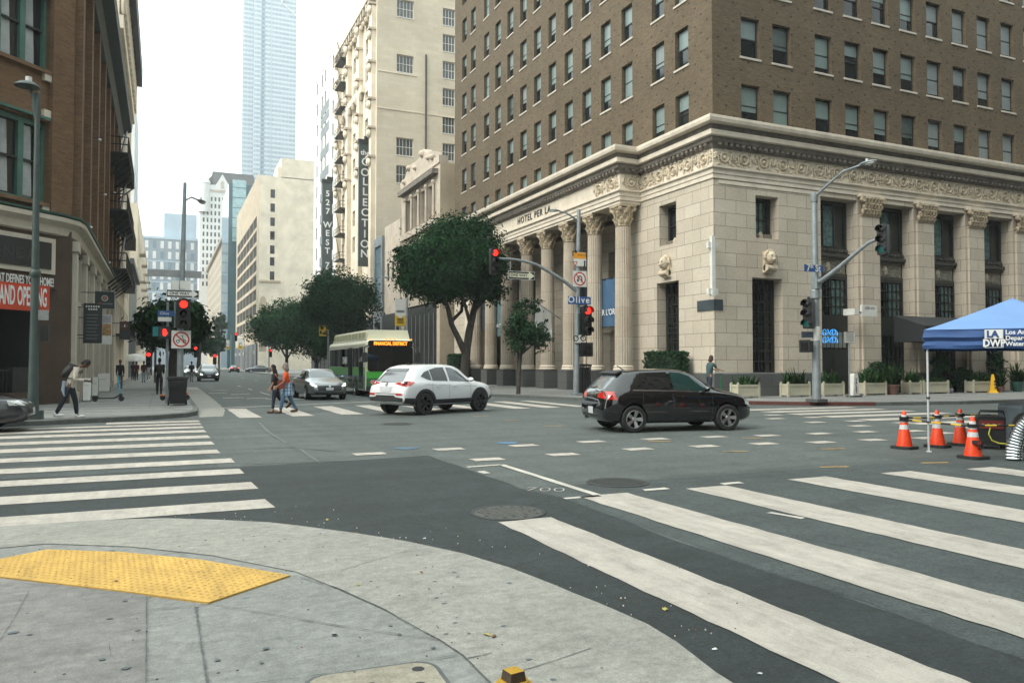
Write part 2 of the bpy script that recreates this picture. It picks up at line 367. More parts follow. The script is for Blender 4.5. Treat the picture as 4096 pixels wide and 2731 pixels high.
def jag(poly, step=0.25, amp=0.008, closed=True):
    """outline with a slightly uneven edge, as worn paint and cut asphalt have"""
    out = []
    for i, p in enumerate(poly if closed else poly[:-1]):
        q = poly[(i + 1) % len(poly)]; L = math.hypot(q[0] - p[0], q[1] - p[1]); n = max(1, int(L / step))
        for k in range(n):
            t = k / n; out.append((p[0] + (q[0] - p[0]) * t + random.uniform(-amp, amp), p[1] + (q[1] - p[1]) * t + random.uniform(-amp, amp)))
    return out
m = MB()
m.sheet([(-700, -300), (700, -300), (700, 1100), (-700, 1100)], 0, A_OLD); struct(m, "road")
m = MB(); m.sheet(jag([(-30, 12.6), (1.3, 13.3), (4.42, 13.4), (4.40, 9.4), (4.55, 8.5), (4.43, 6.0), (4.44, -30), (2, -30), (-30, -30)], 0.5, 0.03), 0.004, A_NEW); struct(m, "asphalt_patch")
m = MB(); m.sheet(jag([(4.46, 9.35), (4.6, 9.4), (18, 9.1), (40, 9.0), (40, -30), (4.46, -30)], 0.6, 0.05), 0.003, A_MID); struct(m, "asphalt_lane")
m = MB(); m.sheet(jag([(-30, 25), (-30, 16.2), (0.7, 16.6), (0.9, 12.9), (-30, 12.7)], 0.6, 0.05), 0.002, A_MID); 
struct(m, "asphalt_seam")
m = MB()      # zebra stripes over the avenue on the left, seen end-on
for k, (ya, yb) in enumerate([(9.30, 9.93), (10.80, 11.45), (12.37, 12.98), (13.82, 14.45), (15.38, 16.05), (17.07, 17.78), (18.63, 19.35), (20.25, 20.95), (21.6, 22.25), (22.85, 23.42), (23.95, 24.6)]):
    e = 1.2 - 0.02 * k if k < 4 else 1.0; xl = -8.5 if k < 9 else (-5.2 if k == 9 else -1.4)
    m.sheet(jag([(xl, ya), (e, ya), (e - 0.03, yb), (xl, yb)], 0.35, 0.009), 0.009, P_W)
struct(m, "crosswalk_marking")
m = MB()      # zebra in the foreground, right
for xa, xb, y0, y1 in [(3.22, 3.84, 7.48, -3), (4.76, 5.46, 8.5, -3), (6.36, 7.02, 8.45, -2), (8.2, 8.92, 8.52, 0), (9.94, 10.58, 8.42, 1), (11.57, 12.2, 8.2, 2), (13.2, 13.85, 8.1, 2)]:
    m.sheet(jag([(xa, y0), (xb, y0), (xb, y1), (xa, y1)], 0.18, 0.013), 0.010, P_W)
struct(m, "crosswalk_marking")
m = MB()      # zebra across the street ahead
for xa, xb in [(2.18, 2.83), (3.78, 4.45), (5.38, 6.1), (7.03, 7.65), (8.65, 9.3), (10.3, 10.95), (11.9, 12.6), (13.25, 13.95), (14.65, 15.2)]:
    o = (xa - 2.2) * 0.1; m.sheet(jag([(xa, 25.1 + o), (xb, 25.1 + o), (xb, 30.4 + o), (xa, 30.4 + o)], 0.5, 0.015), 0.009, P_W)
m.sheet(jag([(2.1, 31.0), (8.3, 33.5), (15, 35.2), (15, 35.45), (8.3, 33.75), (2.1, 31.25)], 0.6, 0.01), 0.009, P_F)
struct(m, "crosswalk_marking")
m = MB()      # zebra over the avenue on the right, by the hotel corner
for y in (22.0, 20.7, 19.45, 18.1, 16.6, 15.0, 13.4, 11.9):
    m.sheet(jag([(18.95, y - .33), (24.2, y - .55), (24.2, y + .05), (18.95, y + .3)], 0.5, 0.015), 0.009, P_W)
struct(m, "crosswalk_marking")
m = MB(); 
for mp, l in ((S2, [(805, 362, 80), (1337, 330, 82), (1595, 399, 92), (1838, 306, 75), (2102, 366, 80), (2290, 280, 66)]),
              (S3, [(305, 355, 58), (207, 411, 62), (630, 343, 54), (575, 395, 72), (925, 336, 58), (905, 381, 68), (970, 242, 36), (1180, 235, 36), (1190, 262, 40), (1415, 255, 42), (1435, 282, 46), (1470, 315, 56), (1213, 325, 44), (1510, 360, 60), (1223, 373, 70), (1680, 265, 44), (1740, 310, 40), (1800, 350, 46), (1900, 322, 40), (960, 222, 40)])):
    for x, y, w in l:
        g = G(mp(x, y)); k = w / 80 * 0.02; hw = 0.29
        m.sheet(jag([(g.x - hw, g.y - 0.19), (g.x + hw, g.y - 0.19), (g.x + hw, g.y + 0.17), (g.x - hw, g.y + 0.17)], 0.12, 0.012), 0.009, P_W)
for pa, pb, w in [((1460, 452), (1690, 436), 0.10), ((1690, 436), (2330, 640), 0.11), ((2110, 665), (2352, 645), 0.1)]:      # survey box painted round the house number
    a, b = G(S2(*pa)), G(S2(*pb)); d = Vector((b.x - a.x, b.y - a.y)).normalized(); n = Vector((-d.y, d.x)) * w / 2
    m.sheet(jag([(a.x + n.x, a.y + n.y), (b.x + n.x, b.y + n.y), (b.x - n.x, b.y - n.y), (a.x - n.x, a.y - n.y)], 0.2, 0.006), 0.010, P_F)
for mp, pa, pb, w in [(S3, (240, 640), (380, 630), 0.12), (S3, (670, 606), (785, 598), 0.12), (S2, (1545, 480), (1600, 495), 0.12), (S3, (940, 765), (1125, 797), 0.10)]:
    a, b = G(mp(*pa)), G(mp(*pb)); d = Vector((b.x - a.x, b.y - a.y)).normalized(); n = Vector((-d.y, d.x)) * w / 2
    m.sheet(jag([(a.x + n.x, a.y + n.y), (b.x + n.x, b.y + n.y), (b.x - n.x, b.y - n.y), (a.x - n.x, a.y - n.y)], 0.1, 0.02), 0.010, P_F)
g0, g1 = G(S2(1870, 590)), G(S2(2100, 620)); ang = math.atan2(-0.38, 0.93)
X = Matrix.Translation((*((g0 + g1) / 2).xy, 0.011)) @ Matrix.Rotation(ang - 0.15, 4, 'Z') @ Matrix.Diagonal((1.0, 1.0, 0.05, 1))
m.text("700", 0.46, P_F, X, 0.001, bold=-0.012, sx=0.8)
rnd = random.Random(3)
for y in (43, 45, 52, 60, 70, 82, 96, 112, 130, 150):                                                   # lane lines down the street
    for x in (5.2, 8.7, 12.2):
        if rnd.random() < 0.8: m.sheet([(x, y), (x + .12, y), (x + .12, y + 2.6), (x, y + 2.6)], 0.009, P_F)
for x, y in [(3.2, 40), (4.2, 39), (5.0, 38.2), (6.0, 37.2), (3.9, 44.5), (2.9, 47), (3.3, 52)]:
    m.sheet([(x - .5, y), (x + .5, y + .1), (x + .5, y + .5), (x - .5, y + .4)], 0.009, P_F)
struct(m, "lane_marking")
m = MB()
for mp, l in ((S3, [(330, 368), (750, 425), (845, 350), (1290, 410), (1295, 510), (1855, 487)]), (S2, [(1550, 110), (1765, 137), (2035, 174)])):
    for x, y in l:
        g = G(mp(x, y)); m.sheet(jag([(g.x - .25, g.y + .02), (g.x + .22, g.y - .12), (g.x + .25, g.y - .04), (g.x - .22, g.y + .1)], 0.1, 0.01), 0.009, P_Y)
struct(m, "yellow_lane_marking")
m = MB()
for p in ((1055, 325), (1730, 289)):
    g = G(S2(*p)); m.sheet([(g.x + .24 * math.cos(a) * (1 + .2 * math.sin(3 * a)), g.y + .2 * math.sin(a)) for a in [k * math.pi / 8 for k in range(16)]], 0.009, P_B)
struct(m, "utility_marking")
SEAL = M("crack_sealant", (0.075, 0.085, 0.085), 0.6)
m = MB()
for mp, l in ((S2, [(60, 150), (130, 220), (200, 262), (240, 290)]), (S2, [(290, 318), (345, 335), (400, 375), (470, 420)]), (S2, [(0, 430), (700, 405), (1200, 372)]), (S2, [(0, 330), (280, 318), (600, 345)])):
    ps = [G(mp(*p)) for p in l]; w = 0.03
    for a, b in zip(ps, ps[1:]):
        d = Vector((b.x - a.x, b.y - a.y)).normalized(); n = Vector((-d.y, d.x)) * w
        m.sheet(jag([(a.x + n.x, a.y + n.y), (b.x + n.x, b.y + n.y), (b.x - n.x, b.y - n.y), (a.x - n.x, a.y - n.y)], 0.3, 0.006), 0.007, SEAL)
struct(m, "road_seam")
# --- near corner: pavement with its ramp, joints and yellow tactile plate
KN = [(-30, 9.35), (-1.5, 9.28), (-0.5, 9.22), (0.05, 9.05), (0.54, 8.74), (1.01, 8.38), (1.3, 8.06), (1.7, 7.53), (2.09, 6.94), (2.39, 6.31), (2.57, 5.72), (2.67, 5.13), (2.75, 4.62), (2.8, 4.13), (2.78, 3.8), (2.70, 3.34), (2.66, 2.6), (2.66, -30)]
ramp_in = [(-30, 8.6), (-1.24, 8.2), (-0.95, 8.22), (-0.25, 7.78), (0.4, 7.14), (0.98, 6.3)] + [tuple(G(S5(*p), .03).xy) for p in ((200, 480), (470, 600), (770, 765), (900, 850), (1060, 1011))] + [(1.36, 2.6), (1.36, -30)]
m = MB()
m.prism(KN + [(-30, -30)], lambda a, b, d: (a, b, d), -0.15, 0.02, C_NEAR); struct(m, "pavement")
m = MB(); m.sheet(jag(KN[:-1], 0.25, 0.006, False) + [(2.66, 2.6), (2.66, -30)] + ramp_in[::-1], 0.026, C_RAMP); struct(m, "ramp_apron")
GRV = M("joint_grime", (0.09, 0.10, 0.098), 0.9, var=0.4, scale=9)
m = MB()
def groove(ps, w, z=0.030):
    for a, b in zip(ps, ps[1:]):
        d = Vector((b.x - a.x, b.y - a.y)); 
        if d.length < 1e-4: continue
        n = Vector((-d.y, d.x)).normalized() * w * .28
        m.sheet(jag([(a.x + n.x, a.y + n.y), (b.x + n.x, b.y + n.y), (b.x - n.x, b.y - n.y), (a.x - n.x, a.y - n.y)], 0.04, w * 0.22), z, GRV)
for l, w in (([(985, 640), (985, 900), (980, 1228)], .010), ([(1315, 712), (1350, 950), (1395, 1228)], .018), ([(985, 730), (1150, 720), (1330, 706), (1400, 690)], .012), ([(1400, 690), (1800, 757), (2352, 848)], .008), ([(0, 935), (100, 780), (190, 610)], .006), ([(0, 572), (180, 560), (480, 585), (700, 605)], .007), ([(1690, 1228), (2100, 1175), (2352, 1135)], .012), ([(0, 1085), (300, 1060)], .004), ([(735, 970), (745, 1040)], .005), ([(1950, 505), (2070, 527), (2250, 580), (2352, 620)], .006), ([(1000, 1005), (850, 1010)], .003)):
    groove([G(S4(*p), 0.03) for p in l], w)
for l, w in (([(0, 425), (200, 480), (470, 600), (620, 690), (770, 765), (900, 850), (1060, 1011)], .008), ([(0, 655), (300, 705), (770, 765)], .009), ([(640, 890), (880, 850)], .010), ([(230, 385), (430, 325), (650, 262)], .008), ([(1230, 940), (1420, 880), (1620, 812)], .008), ([(925, 870), (1010, 855), (1060, 840)], .011), ([(40, 432), (110, 418)], .010)):
    groove([G(S5(*p), 0.03) for p in l], w)
struct(m, "pavement_joint")
C_OLD = concrete("old_slab_concrete", (0.27, 0.265, 0.25), 0.5, 0.35)
m = MB(); m.sheet([tuple(G(S4(*p), .022).xy) for p in ((-900, 560), (0, 520), (400, 555), (830, 615), (985, 640), (985, 900), (980, 1228), (985, 1500), (-900, 1500))], 0.0235, C_OLD); struct(m, "pavement_slab")
m = MB(); GUM = M("old_gum", (0.085, 0.105, 0.112), .7, var=.2)      # trodden gum
for mp, l in ((S4, [(88, 885, 30), (200, 897, 16), (737, 790, 20), (925, 868, 20), (686, 1064, 26), (848, 1122, 30), (840, 672, 18), (1462, 1067, 22), (1788, 991, 24), (1757, 1084, 18), (2250, 900, 20), (280, 960, 7), (1190, 962, 9), (500, 1053, 6), (1998, 982, 8), (258, 226, 14), (752, 336, 22), (1153, 308, 6), (1908, 434, 12)]), (S5, [(853, 396, 13), (872, 421, 10), (745, 447, 12), (755, 537, 14), (798, 568, 14), (500, 688, 12), (738, 811, 15), (808, 737, 16), (935, 734, 12), (1126, 692, 15), (1157, 455, 18), (1267, 877, 17), (1670, 924, 10), (1400, 988, 20), (320, 853, 10), (868, 645, 8), (858, 675, 12), (737, 618, 6), (190, 740, 16), (550, 738, 14)])):
    for x, y, r in l:
        g = G(mp(x, y), .03); k = proj(g)[2] / 3090 * r * (1400 / 2352 if mp is S4 else 1700 / 2352); a0 = random.uniform(0, 6)
        m.sheet([(g.x + k * math.cos(a) * (1 + .18 * math.sin(2 * a + a0)), g.y + k * .8 * math.sin(a) * (1 + .15 * math.sin(3 * a + a0))) for a in [j * math.pi / 7 for j in range(14)]], .0285, GUM)
struct(m, "pavement_stain")
# yellow plate
TY = MB(); YEL = paint("yellow_tactile", (0.66, 0.41, 0.09), 0.30, (0.5, 0.42, 0.25))
quad = [(-2.6, 7.62), (-1.24, 7.9), (-0.92, 8.07), (-0.32, 7.70), (0.32, 7.11), (0.94, 6.30), (0.31, 5.82), (-0.24, 6.37), (-1.14, 7.19), (-2.6, 7.45)]
outer = [(-2.6, 8.25), (-0.95, 8.07), (-0.32, 7.70), (0.32, 7.11), (0.94, 6.30)]; inner = [(0.31, 5.82), (-0.24, 6.37), (-1.14, 7.19), (-2.6, 7.6)]
plate = [tuple(G(S4(*p), .03).xy) for p in ((0, 395), (315, 332), (810, 348), (1350, 400), (1950, 505), (1400, 688), (830, 610), (0, 515))]
plate = [(plate[0][0] - 1.2, plate[0][1] - 0.35)] + plate + [(plate[-1][0] - 1.2, plate[-1][1] + 0.35)]
TY.prism(plate, lambda a, b, d: (a, b, d), 0.02, 0.034, YEL)
def inside(p, poly):
    r = False
    for i in range(len(poly)):
        a, b = poly[i], poly[i - 1]
        if (a[1] > p[1]) != (b[1] > p[1]) and p[0] < (b[0] - a[0]) * (p[1] - a[1]) / (b[1] - a[1]) + a[0]: r = not r
    return r
ca, sa = math.cos(-0.72), math.sin(-0.72)
for i in range(-60, 60):
    for j in range(-40, 40):
        u, w = i * 0.06, j * 0.06; p = (-0.4 + u * ca - w * sa, 7.0 + u * sa + w * ca)
        if inside(p, plate) and inside((p[0] + .03, p[1]), plate) and inside((p[0] - .03, p[1]), plate):
            TY.lathe([(0.014, 0), (0.0085, 0.0055), (0, 0.006)], YEL, (p[0], p[1], 0.034), 6)
struct(TY, "tactile_paving")
# --- far pavements
KL = [(-80, 24.4), (-6, 24.2), (-3.8, 24.1), (-2.9, 24.35), (-1.87, 24.8), (-1.16, 25.1), (-0.1, 25.6), (0.7, 26.3), (1.05, 27.3), (1.15, 29), (1.2, 40), (1.2, 620)]
KR = [(15.0, 620), (15.0, 40), (15.2, 36.6), (16.2, 34.2), (17.1, 31), (18.4, 28.4), (20.0, 26.4), (22, 24.8), (23.6, 23.3), (26, 22.2), (30, 21.5), (90, 21.5)]
def off(poly, d):
    out = []
    for i, p in enumerate(poly):
        a = Vector(poly[max(i - 1, 0)]); b = Vector(poly[min(i + 1, len(poly) - 1)]); t = (b - a).normalized(); out.append((p[0] - t.y * d, p[1] + t.x * d))
    return out
for K, back in ((KL, [(-80, 620)]), (KR, [(90, 620)])):
    m = MB(); m.prism(off(K, 0.17) + back, lambda a, b, d: (a, b, d), -0.1, 0.15, C_FAR); struct(m, "pavement")
    m = MB(); a, b = K, off(K, 0.168)
    m2 = []
    for i in range(len(a) - 1):
        m.add([(*a[i], -.05), (*a[i + 1], -.05), (*a[i + 1], .13), (*a[i], .13), (*b[i], .147), (*b[i + 1], .147)], [(0, 1, 2, 3), (3, 2, 5, 4)], C_KERB)
    struct(m, "kerb")
REDP = paint("red_kerb_paint", (0.11, 0.032, 0.024), 0.46, (0.12, 0.1, 0.09))
m = MB(); seg = [(20.6, 25.85), (22, 24.8), (23.6, 23.3), (26, 22.2)]; o1 = off(seg, -0.006); o2 = off(seg, 0.16)
for i in range(3): m.add([(*o1[i], 0), (*o1[i + 1], 0), (*o1[i + 1], .136), (*o1[i], .136), (*o2[i], .153), (*o2[i + 1], .153)], [(0, 1, 2, 3), (3, 2, 5, 4)], REDP)
struct(m, "painted_kerb")
m = MB(); m.sheet(jag([(1.06, 26.0), (1.78, 26.2), (2.1, 30), (2.2, 38), (2.3, 60), (1.2, 60), (1.15, 29)], 0.5, 0.02), 0.006, C_RAMP); struct(m, "gutter")
m = MB()
for x in (-2.6, -0.4): m.box((x, 65, 0.152), (0.02, 70, 0.006), GRV)
for y in (27.6, 29.4, 31.2, 33, 35, 37, 39, 42, 45): m.box((-1.6, y, 0.152), (5, 0.02, 0.006), GRV)
for y in (30, 34, 38, 43, 48): m.box((19.4, y, 0.152), (7, 0.02, 0.006), GRV)
for x in (25, 28, 31, 34, 37, 40, 43): m.box((x, 25, 0.152), (0.02, 6, 0.006), GRV)
struct(m, "pavement_joint")
# ================================================================== BUILDINGS: helpers
def facade(mb, O, ang, w, z0, z1, holes, mat, depth=0.3, rev=None):
    """wall of width w from O along heading ang (seen from outside, running right), with openings (u0, u1, za, zb) and their reveals"""
    U = Vector((math.cos(ang), math.sin(ang), 0)); N = Vector((U.y, -U.x, 0)); O = Vector((O[0], O[1], 0))
    us = sorted({0.0, w, *[round(h[0], 3) for h in holes], *[round(h[1], 3) for h in holes]}); zs = sorted({z0, z1, *[round(h[2], 3) for h in holes], *[round(h[3], 3) for h in holes]})
    us = [u for u in us if -1e-6 <= u <= w + 1e-6]; zs = [z for z in zs if z0 - 1e-6 <= z <= z1 + 1e-6]
    P = lambda u, z, d=0.0: tuple(O + U * u - N * d + Vector((0, 0, z)))
    vi = {}; vs = []; fs = []
    def V(i, j):
        if (i, j) not in vi: vi[(i, j)] = len(vs); vs.append(P(us[i], zs[j]))
        return vi[(i, j)]
    for j in range(len(zs) - 1):
        zc = (zs[j] + zs[j + 1]) / 2; row = [h for h in holes if h[2] < zc < h[3]]
        for i in range(len(us) - 1):
            uc = (us[i] + us[i + 1]) / 2
            if not any(h[0] < uc < h[1] for h in row): fs.append((V(i, j), V(i + 1, j), V(i + 1, j + 1), V(i, j + 1)))
    mb.add(vs, fs, mat)
    for u0, u1, a, b in [h[:4] for h in holes]:
        q = [P(u0, a), P(u1, a), P(u1, b), P(u0, b), P(u0, a, depth), P(u1, a, depth), P(u1, b, depth), P(u0, b, depth)]
        mb.add(q, [(0, 4, 5, 1), (1, 5, 6, 2), (2, 6, 7, 3), (3, 7, 4, 0)], rev or mat)
def window_proto(w, h, frame, pane, blind=None, bars=(1, 2), fw=0.06, sill=None, name="window", bl=0.5, sub="pane"):
    """x across, z up, y into the wall; mesh of frame with pane (and blind) under it"""
    m = MB(); t = 0.07
    m.bx((0, 0, 0), (fw, t, h), frame); m.bx((w - fw, 0, 0), (w, t, h), frame); m.bx((fw, 0, 0), (w - fw, t, fw), frame); m.bx((fw, 0, h - fw), (w - fw, t, h), frame)
    for i in range(1, bars[0]): x = w * i / bars[0]; m.bx((x - .025, .005, fw), (x + .025, t - .005, h - fw), frame)
    for j in range(1, bars[1]): z = h * j / bars[1]; m.bx((fw, -.004, z - .03), (w - fw, t - .01, z + .03), frame)
    if sill: m.bx((-.08, -sill[0] - .25, -.1), (w + .08, 0.02, -0.002), sill[1])
    o = m.build(name, None, fix=False)
    p = MB(); p.add([(fw, .045, fw), (w - fw, .045, fw), (w - fw, .045, h - fw), (fw, .045, h - fw)], [(0, 1, 2, 3)], pane); p.build(sub, o, fix=False)
    if blind:
        q = MB(); q.bx((fw, .012, h * (1 - bl)), (w - fw, .02, h - fw), blind); q.build("blind", o, fix=False)
    return o
def place(proto, parent, O, ang, u, z, depth, used):
    U = Vector((math.cos(ang), math.sin(ang), 0)); N = Vector((U.y, -U.x, 0)); p = Vector((O[0], O[1], 0)) + U * u - N * depth
    if not used[0]:
        o = proto; used[0] = True; o.parent = parent; o.location = (p.x, p.y, z); o.rotation_euler = (0, 0, ang); return o
    return copy_tree(proto, (p.x, p.y, z), ang, None, parent)
def sweep(mb, path, prof, mat, close=False):
    """moulding: profile (out, z) carried along a plan path; 'out' is to the right of the path's direction"""
    n = len(path); ring = []
    for i, p in enumerate(path):
        p = Vector(p); ns = []
        if i > 0: d = (p - Vector(path[i - 1])).normalized(); ns.append(Vector((d.y, -d.x)))
        if i < n - 1: d = (Vector(path[i + 1]) - p).normalized(); ns.append(Vector((d.y, -d.x)))
        b = sum(ns, Vector((0, 0))).normalized(); k = 1 / max(0.3, b.dot(ns[0])); ring.append([(p.x + b.x * o * k, p.y + b.y * o * k, z) for o, z in prof])
    k = len(prof)
    for i in range(n - 1):
        mb.add(ring[i] + ring[i + 1], [(j, j + 1, k + j + 1, k + j) for j in range(k - 1)], mat)
    mb.add(ring[0], [tuple(range(k))], mat); mb.add(ring[-1], [tuple(range(k))[::-1]], mat)
LIME = (0.63, 0.56, 0.455)
BRK = brickmat("brown_brick", (0.172, 0.126, 0.073), (0.112, 0.082, 0.047), (0.14, 0.112, 0.08), 0.24, 0.075, 0.012, (0.9, 0.45, 0.055, (0.022, 0.017, 0.013)), stain=0.35)
ASH = brickmat("limestone_ashlar", LIME, (0.54, 0.47, 0.375), (0.24, 0.205, 0.165), 1.25, 0.62, 0.014, None, 0.75, 0.5, 0.22, big=0.5)
LST = M("limestone_trim", LIME, 0.75, var=0.14, scale=1.6, bmp=0.15)
LSD = M("weathered_ornament", (0.51, 0.435, 0.32), 0.85, var=0.4, scale=3.5, bmp=0.4)
LSM = M("dark_moulding", (0.16, 0.14, 0.115), 0.85, var=0.35, scale=3)  # darker stone colour for moulding bands and small carved details
CAPM = M("stained_capital", (0.40, 0.325, 0.225), 0.85, var=0.45, scale=4.0, bmp=0.4)
GRAN = brickmat("granite_plinth", (0.14, 0.145, 0.14), (0.115, 0.12, 0.117), (0.07, 0.07, 0.07), 2.4, 0.6, 0.012, None, 0.55, 0.2, 0.3)
DKF = M("dark_window_frame", (0.012, 0.017, 0.017), 0.5)
DKM = M("dark_bronze", (0.018, 0.02, 0.018), 0.45, var=0.3, scale=6)
GL = glassmat("window_glass", (0.010, 0.016, 0.017), 0.05, 0.6)
GLB = glassmat("bright_window_glass", (0.014, 0.02, 0.022), 0.03, 0.9)
BLD = M("pale_blind", (0.15, 0.205, 0.195), 0.35, var=0.12, scale=1.2, spec=0.8)
CURT = M("teal_curtain", (0.10, 0.17, 0.16), 0.8, var=0.6, scale=7)
SILL = M("stone_sill", (0.46, 0.42, 0.36), 0.8)
# ------------------------------------------------------------------ hotel
XH, YH = 23.05, 28.45
hotel = thing("hotel", "brown brick hotel on a pale stone base with columned porch at the far corner", "hotel building", (XH, YH, 0))
hotel_parts = []
def hp(mb, name, par=None):
    o = mb.build(name, par or hotel)
    if par is None: o.location = (-XH, -YH, 0)
    return o
bw = MB(); ZB, ZT = 12.75, 46.0
cols_y = [24.75, 26.70, 29.42, 31.44, 33.46, 35.5, 37.53, 39.61, 41.67, 43.75, 45.8, 47.85, 49.9]
rows = [12.98 + 3.22 * k for k in range(10)]
holesY = [(x - XH, x - XH + 1.13, z, z + 1.92) for x in cols_y for z in rows]
cols_x = [30.22, 32.2, 35.12, 37.34, 39.55, 41.8, 44.05, 46.25, 48.5, 50.75, 53.05, 55.33, 58.2, 60.26]
YF = 63.1
holesX = [(YF - y - 1.06, YF - y, z, z + 1.92) for y in cols_x for z in rows]
facade(bw, (XH, YF), -math.pi / 2, YF - YH, ZB, ZT, holesX, BRK, 0.28)
facade(bw, (XH, YH), 0, 32, ZB, ZT, holesY, BRK, 0.28)
bw.add([(XH, YF, 0), (XH + 32, YF, 0), (XH + 32, YF, ZT), (XH, YF, ZT), (XH, YH, ZT), (XH + 32, YH, ZT), (XH + 32, YH, 0)], [(0, 1, 2, 3), (3, 2, 5, 4), (1, 6, 5, 2)], BRK)
hp(bw, "brick_wall")
winY = window_proto(1.13, 1.92, DKF, GL, BLD, (1, 2), 0.07, (0.0, SILL), "sash_window", 0.64)
winX = window_proto(1.06, 1.92, DKF, GL, BLD, (1, 2), 0.07, (0.0, SILL), "sash_window", 0.66)
BLG = M("grey_blind", (0.20, 0.235, 0.235), .5, var=.15); BLK_ = M("dim_blind", (0.06, 0.085, 0.08), .4, var=.2)
VAR = {'Y': [winY] + [window_proto(1.13, 1.92, DKF, GL, b, (1, 2), 0.07, (0.0, SILL), "sash_window", h) for b, h in ((BLD, .5), (BLD, .82), (BLK_, .6), (BLD, .34))], 'X': [winX] + [window_proto(1.06, 1.92, DKF, GL, b, (1, 2), 0.07, (0.0, SILL), "sash_window", h) for b, h in ((BLD, .52), (BLG, .6), (BLD, .9), (BLK_, .7), (BLD, .4))],
       'B': [window_proto(1.13, 1.92, DKF, GLB, b, (1, 2), 0.07, (0.0, SILL), "sash_window", h) for b, h in ((BLG, .9), (BLG, .5), (BLD, .45), (BLG, .72))]}
VU = {}
cand = []
for k, h in enumerate(holesX):
    p = proj((XH, YF - h[0], h[2])); cand.append((0 if (p[0] > 0 and p[1] > -20) else 1, p[2], 'X', h))
for k, h in enumerate(holesY):
    p = proj((XH + h[0], YH, h[2])); cand.append((0 if (p[0] < 4096 and p[1] > -20) else 1, p[2], 'Y', h))
cand.sort(key=lambda c: c[:2]); usd = {'X': [False], 'Y': [False], 'B': [False]}; rest = MB(); rw = random.Random(5)
for k, (hid, dep, f, h) in enumerate(cand):
    O, a = ((XH, YF), -math.pi / 2) if f == 'X' else ((XH, YH), 0.0)
    if k < 98:
        bright = f == 'Y' and h[0] > 14
        key = 'B' if bright else f; vi_ = k % len(VAR[key]) if len(VU) < 14 and (key, k % len(VAR[key])) not in VU else rw.choice((0, 0, 0, 1, 1, 2, 3, 4, 5)) % len(VAR[key]); us_ = VU.setdefault((key, vi_), [False])
        o = place(VAR[key][vi_], hotel, (O[0] - XH, O[1] - YH), a, h[0], h[2], 0.2, us_)
    elif hid == 0 or k < 200:
        U = Vector((math.cos(a), math.sin(a), 0)); Nn = Vector((U.y, -U.x, 0)); B = Vector((O[0], O[1], 0)) + U * h[0] - Nn * 0.2
        w = h[1] - h[0]; q = lambda u, z, d=0: tuple(B + U * u - Nn * d + Vector((0, 0, h[2] + z)))
        for (u0, u1, z0, z1, d, mt) in ((0, w, 0, 1.92, .05, GL), (.07, w - .07, .7, 1.85, .03, BLD), (0, w, .92, 1.0, 0, DKF), (0, .07, 0, 1.92, 0, DKF), (w - .07, w, 0, 1.92, 0, DKF)):
            rest.add([q(u0, z0, d), q(u1, z0, d), q(u1, z1, d), q(u0, z1, d)], [(0, 1, 2, 3)], mt)
o = hp(rest, "sash_window"); o["kind"] = "stuff"
# dark core so that nothing shows through
core = MB(); DARK = M("dark_interior", (0.012, 0.013, 0.013), 0.9)
core.bx((XH + 3.4, YH + 1.4, .2), (XH + 31.5, YF - 1.2, ZT - .3), DARK); 
# stone base
XP = 21.75                                                     # front of the porch
sb = MB(); bays = [(29.68 + 4.1 * k, 32.2 + 4.1 * k) for k in range(6)]
hY = [(25.3 - XH, 27.15 - XH, 1.2, 5.75), (25.55 - XH, 26.95 - XH, 7.65, 9.68)] + [(a - XH, b - XH, 0.15, 10.0) for a, b in bays]
facade(sb, (XH, YH), 0, 32, 0.15, 10.32, hY, ASH, 0.75)
hX = [(YF - 32.95, YF - 31.1, 1.2, 5.78), (YF - 32.7, YF - 31.28, 7.65, 9.72)]
facade(sb, (XH, YF), -math.pi / 2, YF - YH, 0.15, 10.32, hX + [(YF - 57.2, YF - 35.4, 0.15, 9.75)], ASH, 0.75)
facade(sb, (XH + 2.2, 58), -math.pi / 2, 24, 0.15, 9.8, [(2.1 + 2.93 * k, 3.5 + 2.93 * k, 0.2, 8.6) for k in range(8)], ASH, 0.5)
sb.add([(XH, 57.2, 9.75), (XH + 2.2, 57.2, 9.75), (XH + 2.2, 35.4, 9.75), (XH, 35.4, 9.75)], [(0, 1, 2, 3)], ASH)
hp(sb, "stone_base")
path = [(XP, 56.6), (XP, 34.35), (XH, 34.35), (XH, YH), (XH + 32, YH)]
en = MB()
sweep(en, path, [(0, 10.25), (.06, 10.25), (.06, 10.45), (.10, 10.47), (.10, 10.66), (.2, 10.72), (.2, 10.8), (.05, 10.82), (.05, 11.66), (0, 11.66)], LST)
en.bx((XP, 34.36, 10.1), (XH + .3, 56.6, 11.6), LST); en.bx((XP, 56.3, .2), (XH + .1, 57.2, 12.3), LST)
sweep(en, path, [(0, 12.10), (.42, 12.10), (.48, 12.14), (.48, 12.36), (.3, 12.38), (0, 12.38)], LST)
sweep(en, path, [(0, 12.6), (.62, 12.6), (.74, 12.66), (.78, 12.8), (.78, 12.92), (.1, 12.98), (0, 12.98)], LST)
en.bx((XP, 34.36, 12.0), (XH + .3, 56.6, 12.9), LST)
hp(en, "entablature")
dm = MB()
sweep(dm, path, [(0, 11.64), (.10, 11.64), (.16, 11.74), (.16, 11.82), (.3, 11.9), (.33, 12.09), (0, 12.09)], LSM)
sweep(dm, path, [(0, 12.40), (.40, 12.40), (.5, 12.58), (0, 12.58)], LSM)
def along(path, step):
    for (a, b) in zip(path, path[1:]):
        a, b = Vector(a), Vector(b); L = (b - a).length; d = (b - a) / L; n = max(1, int(L / step))
        for k in range(n): yield a + d * (L * (k + .5) / n), d, Vector((d.y, -d.x))
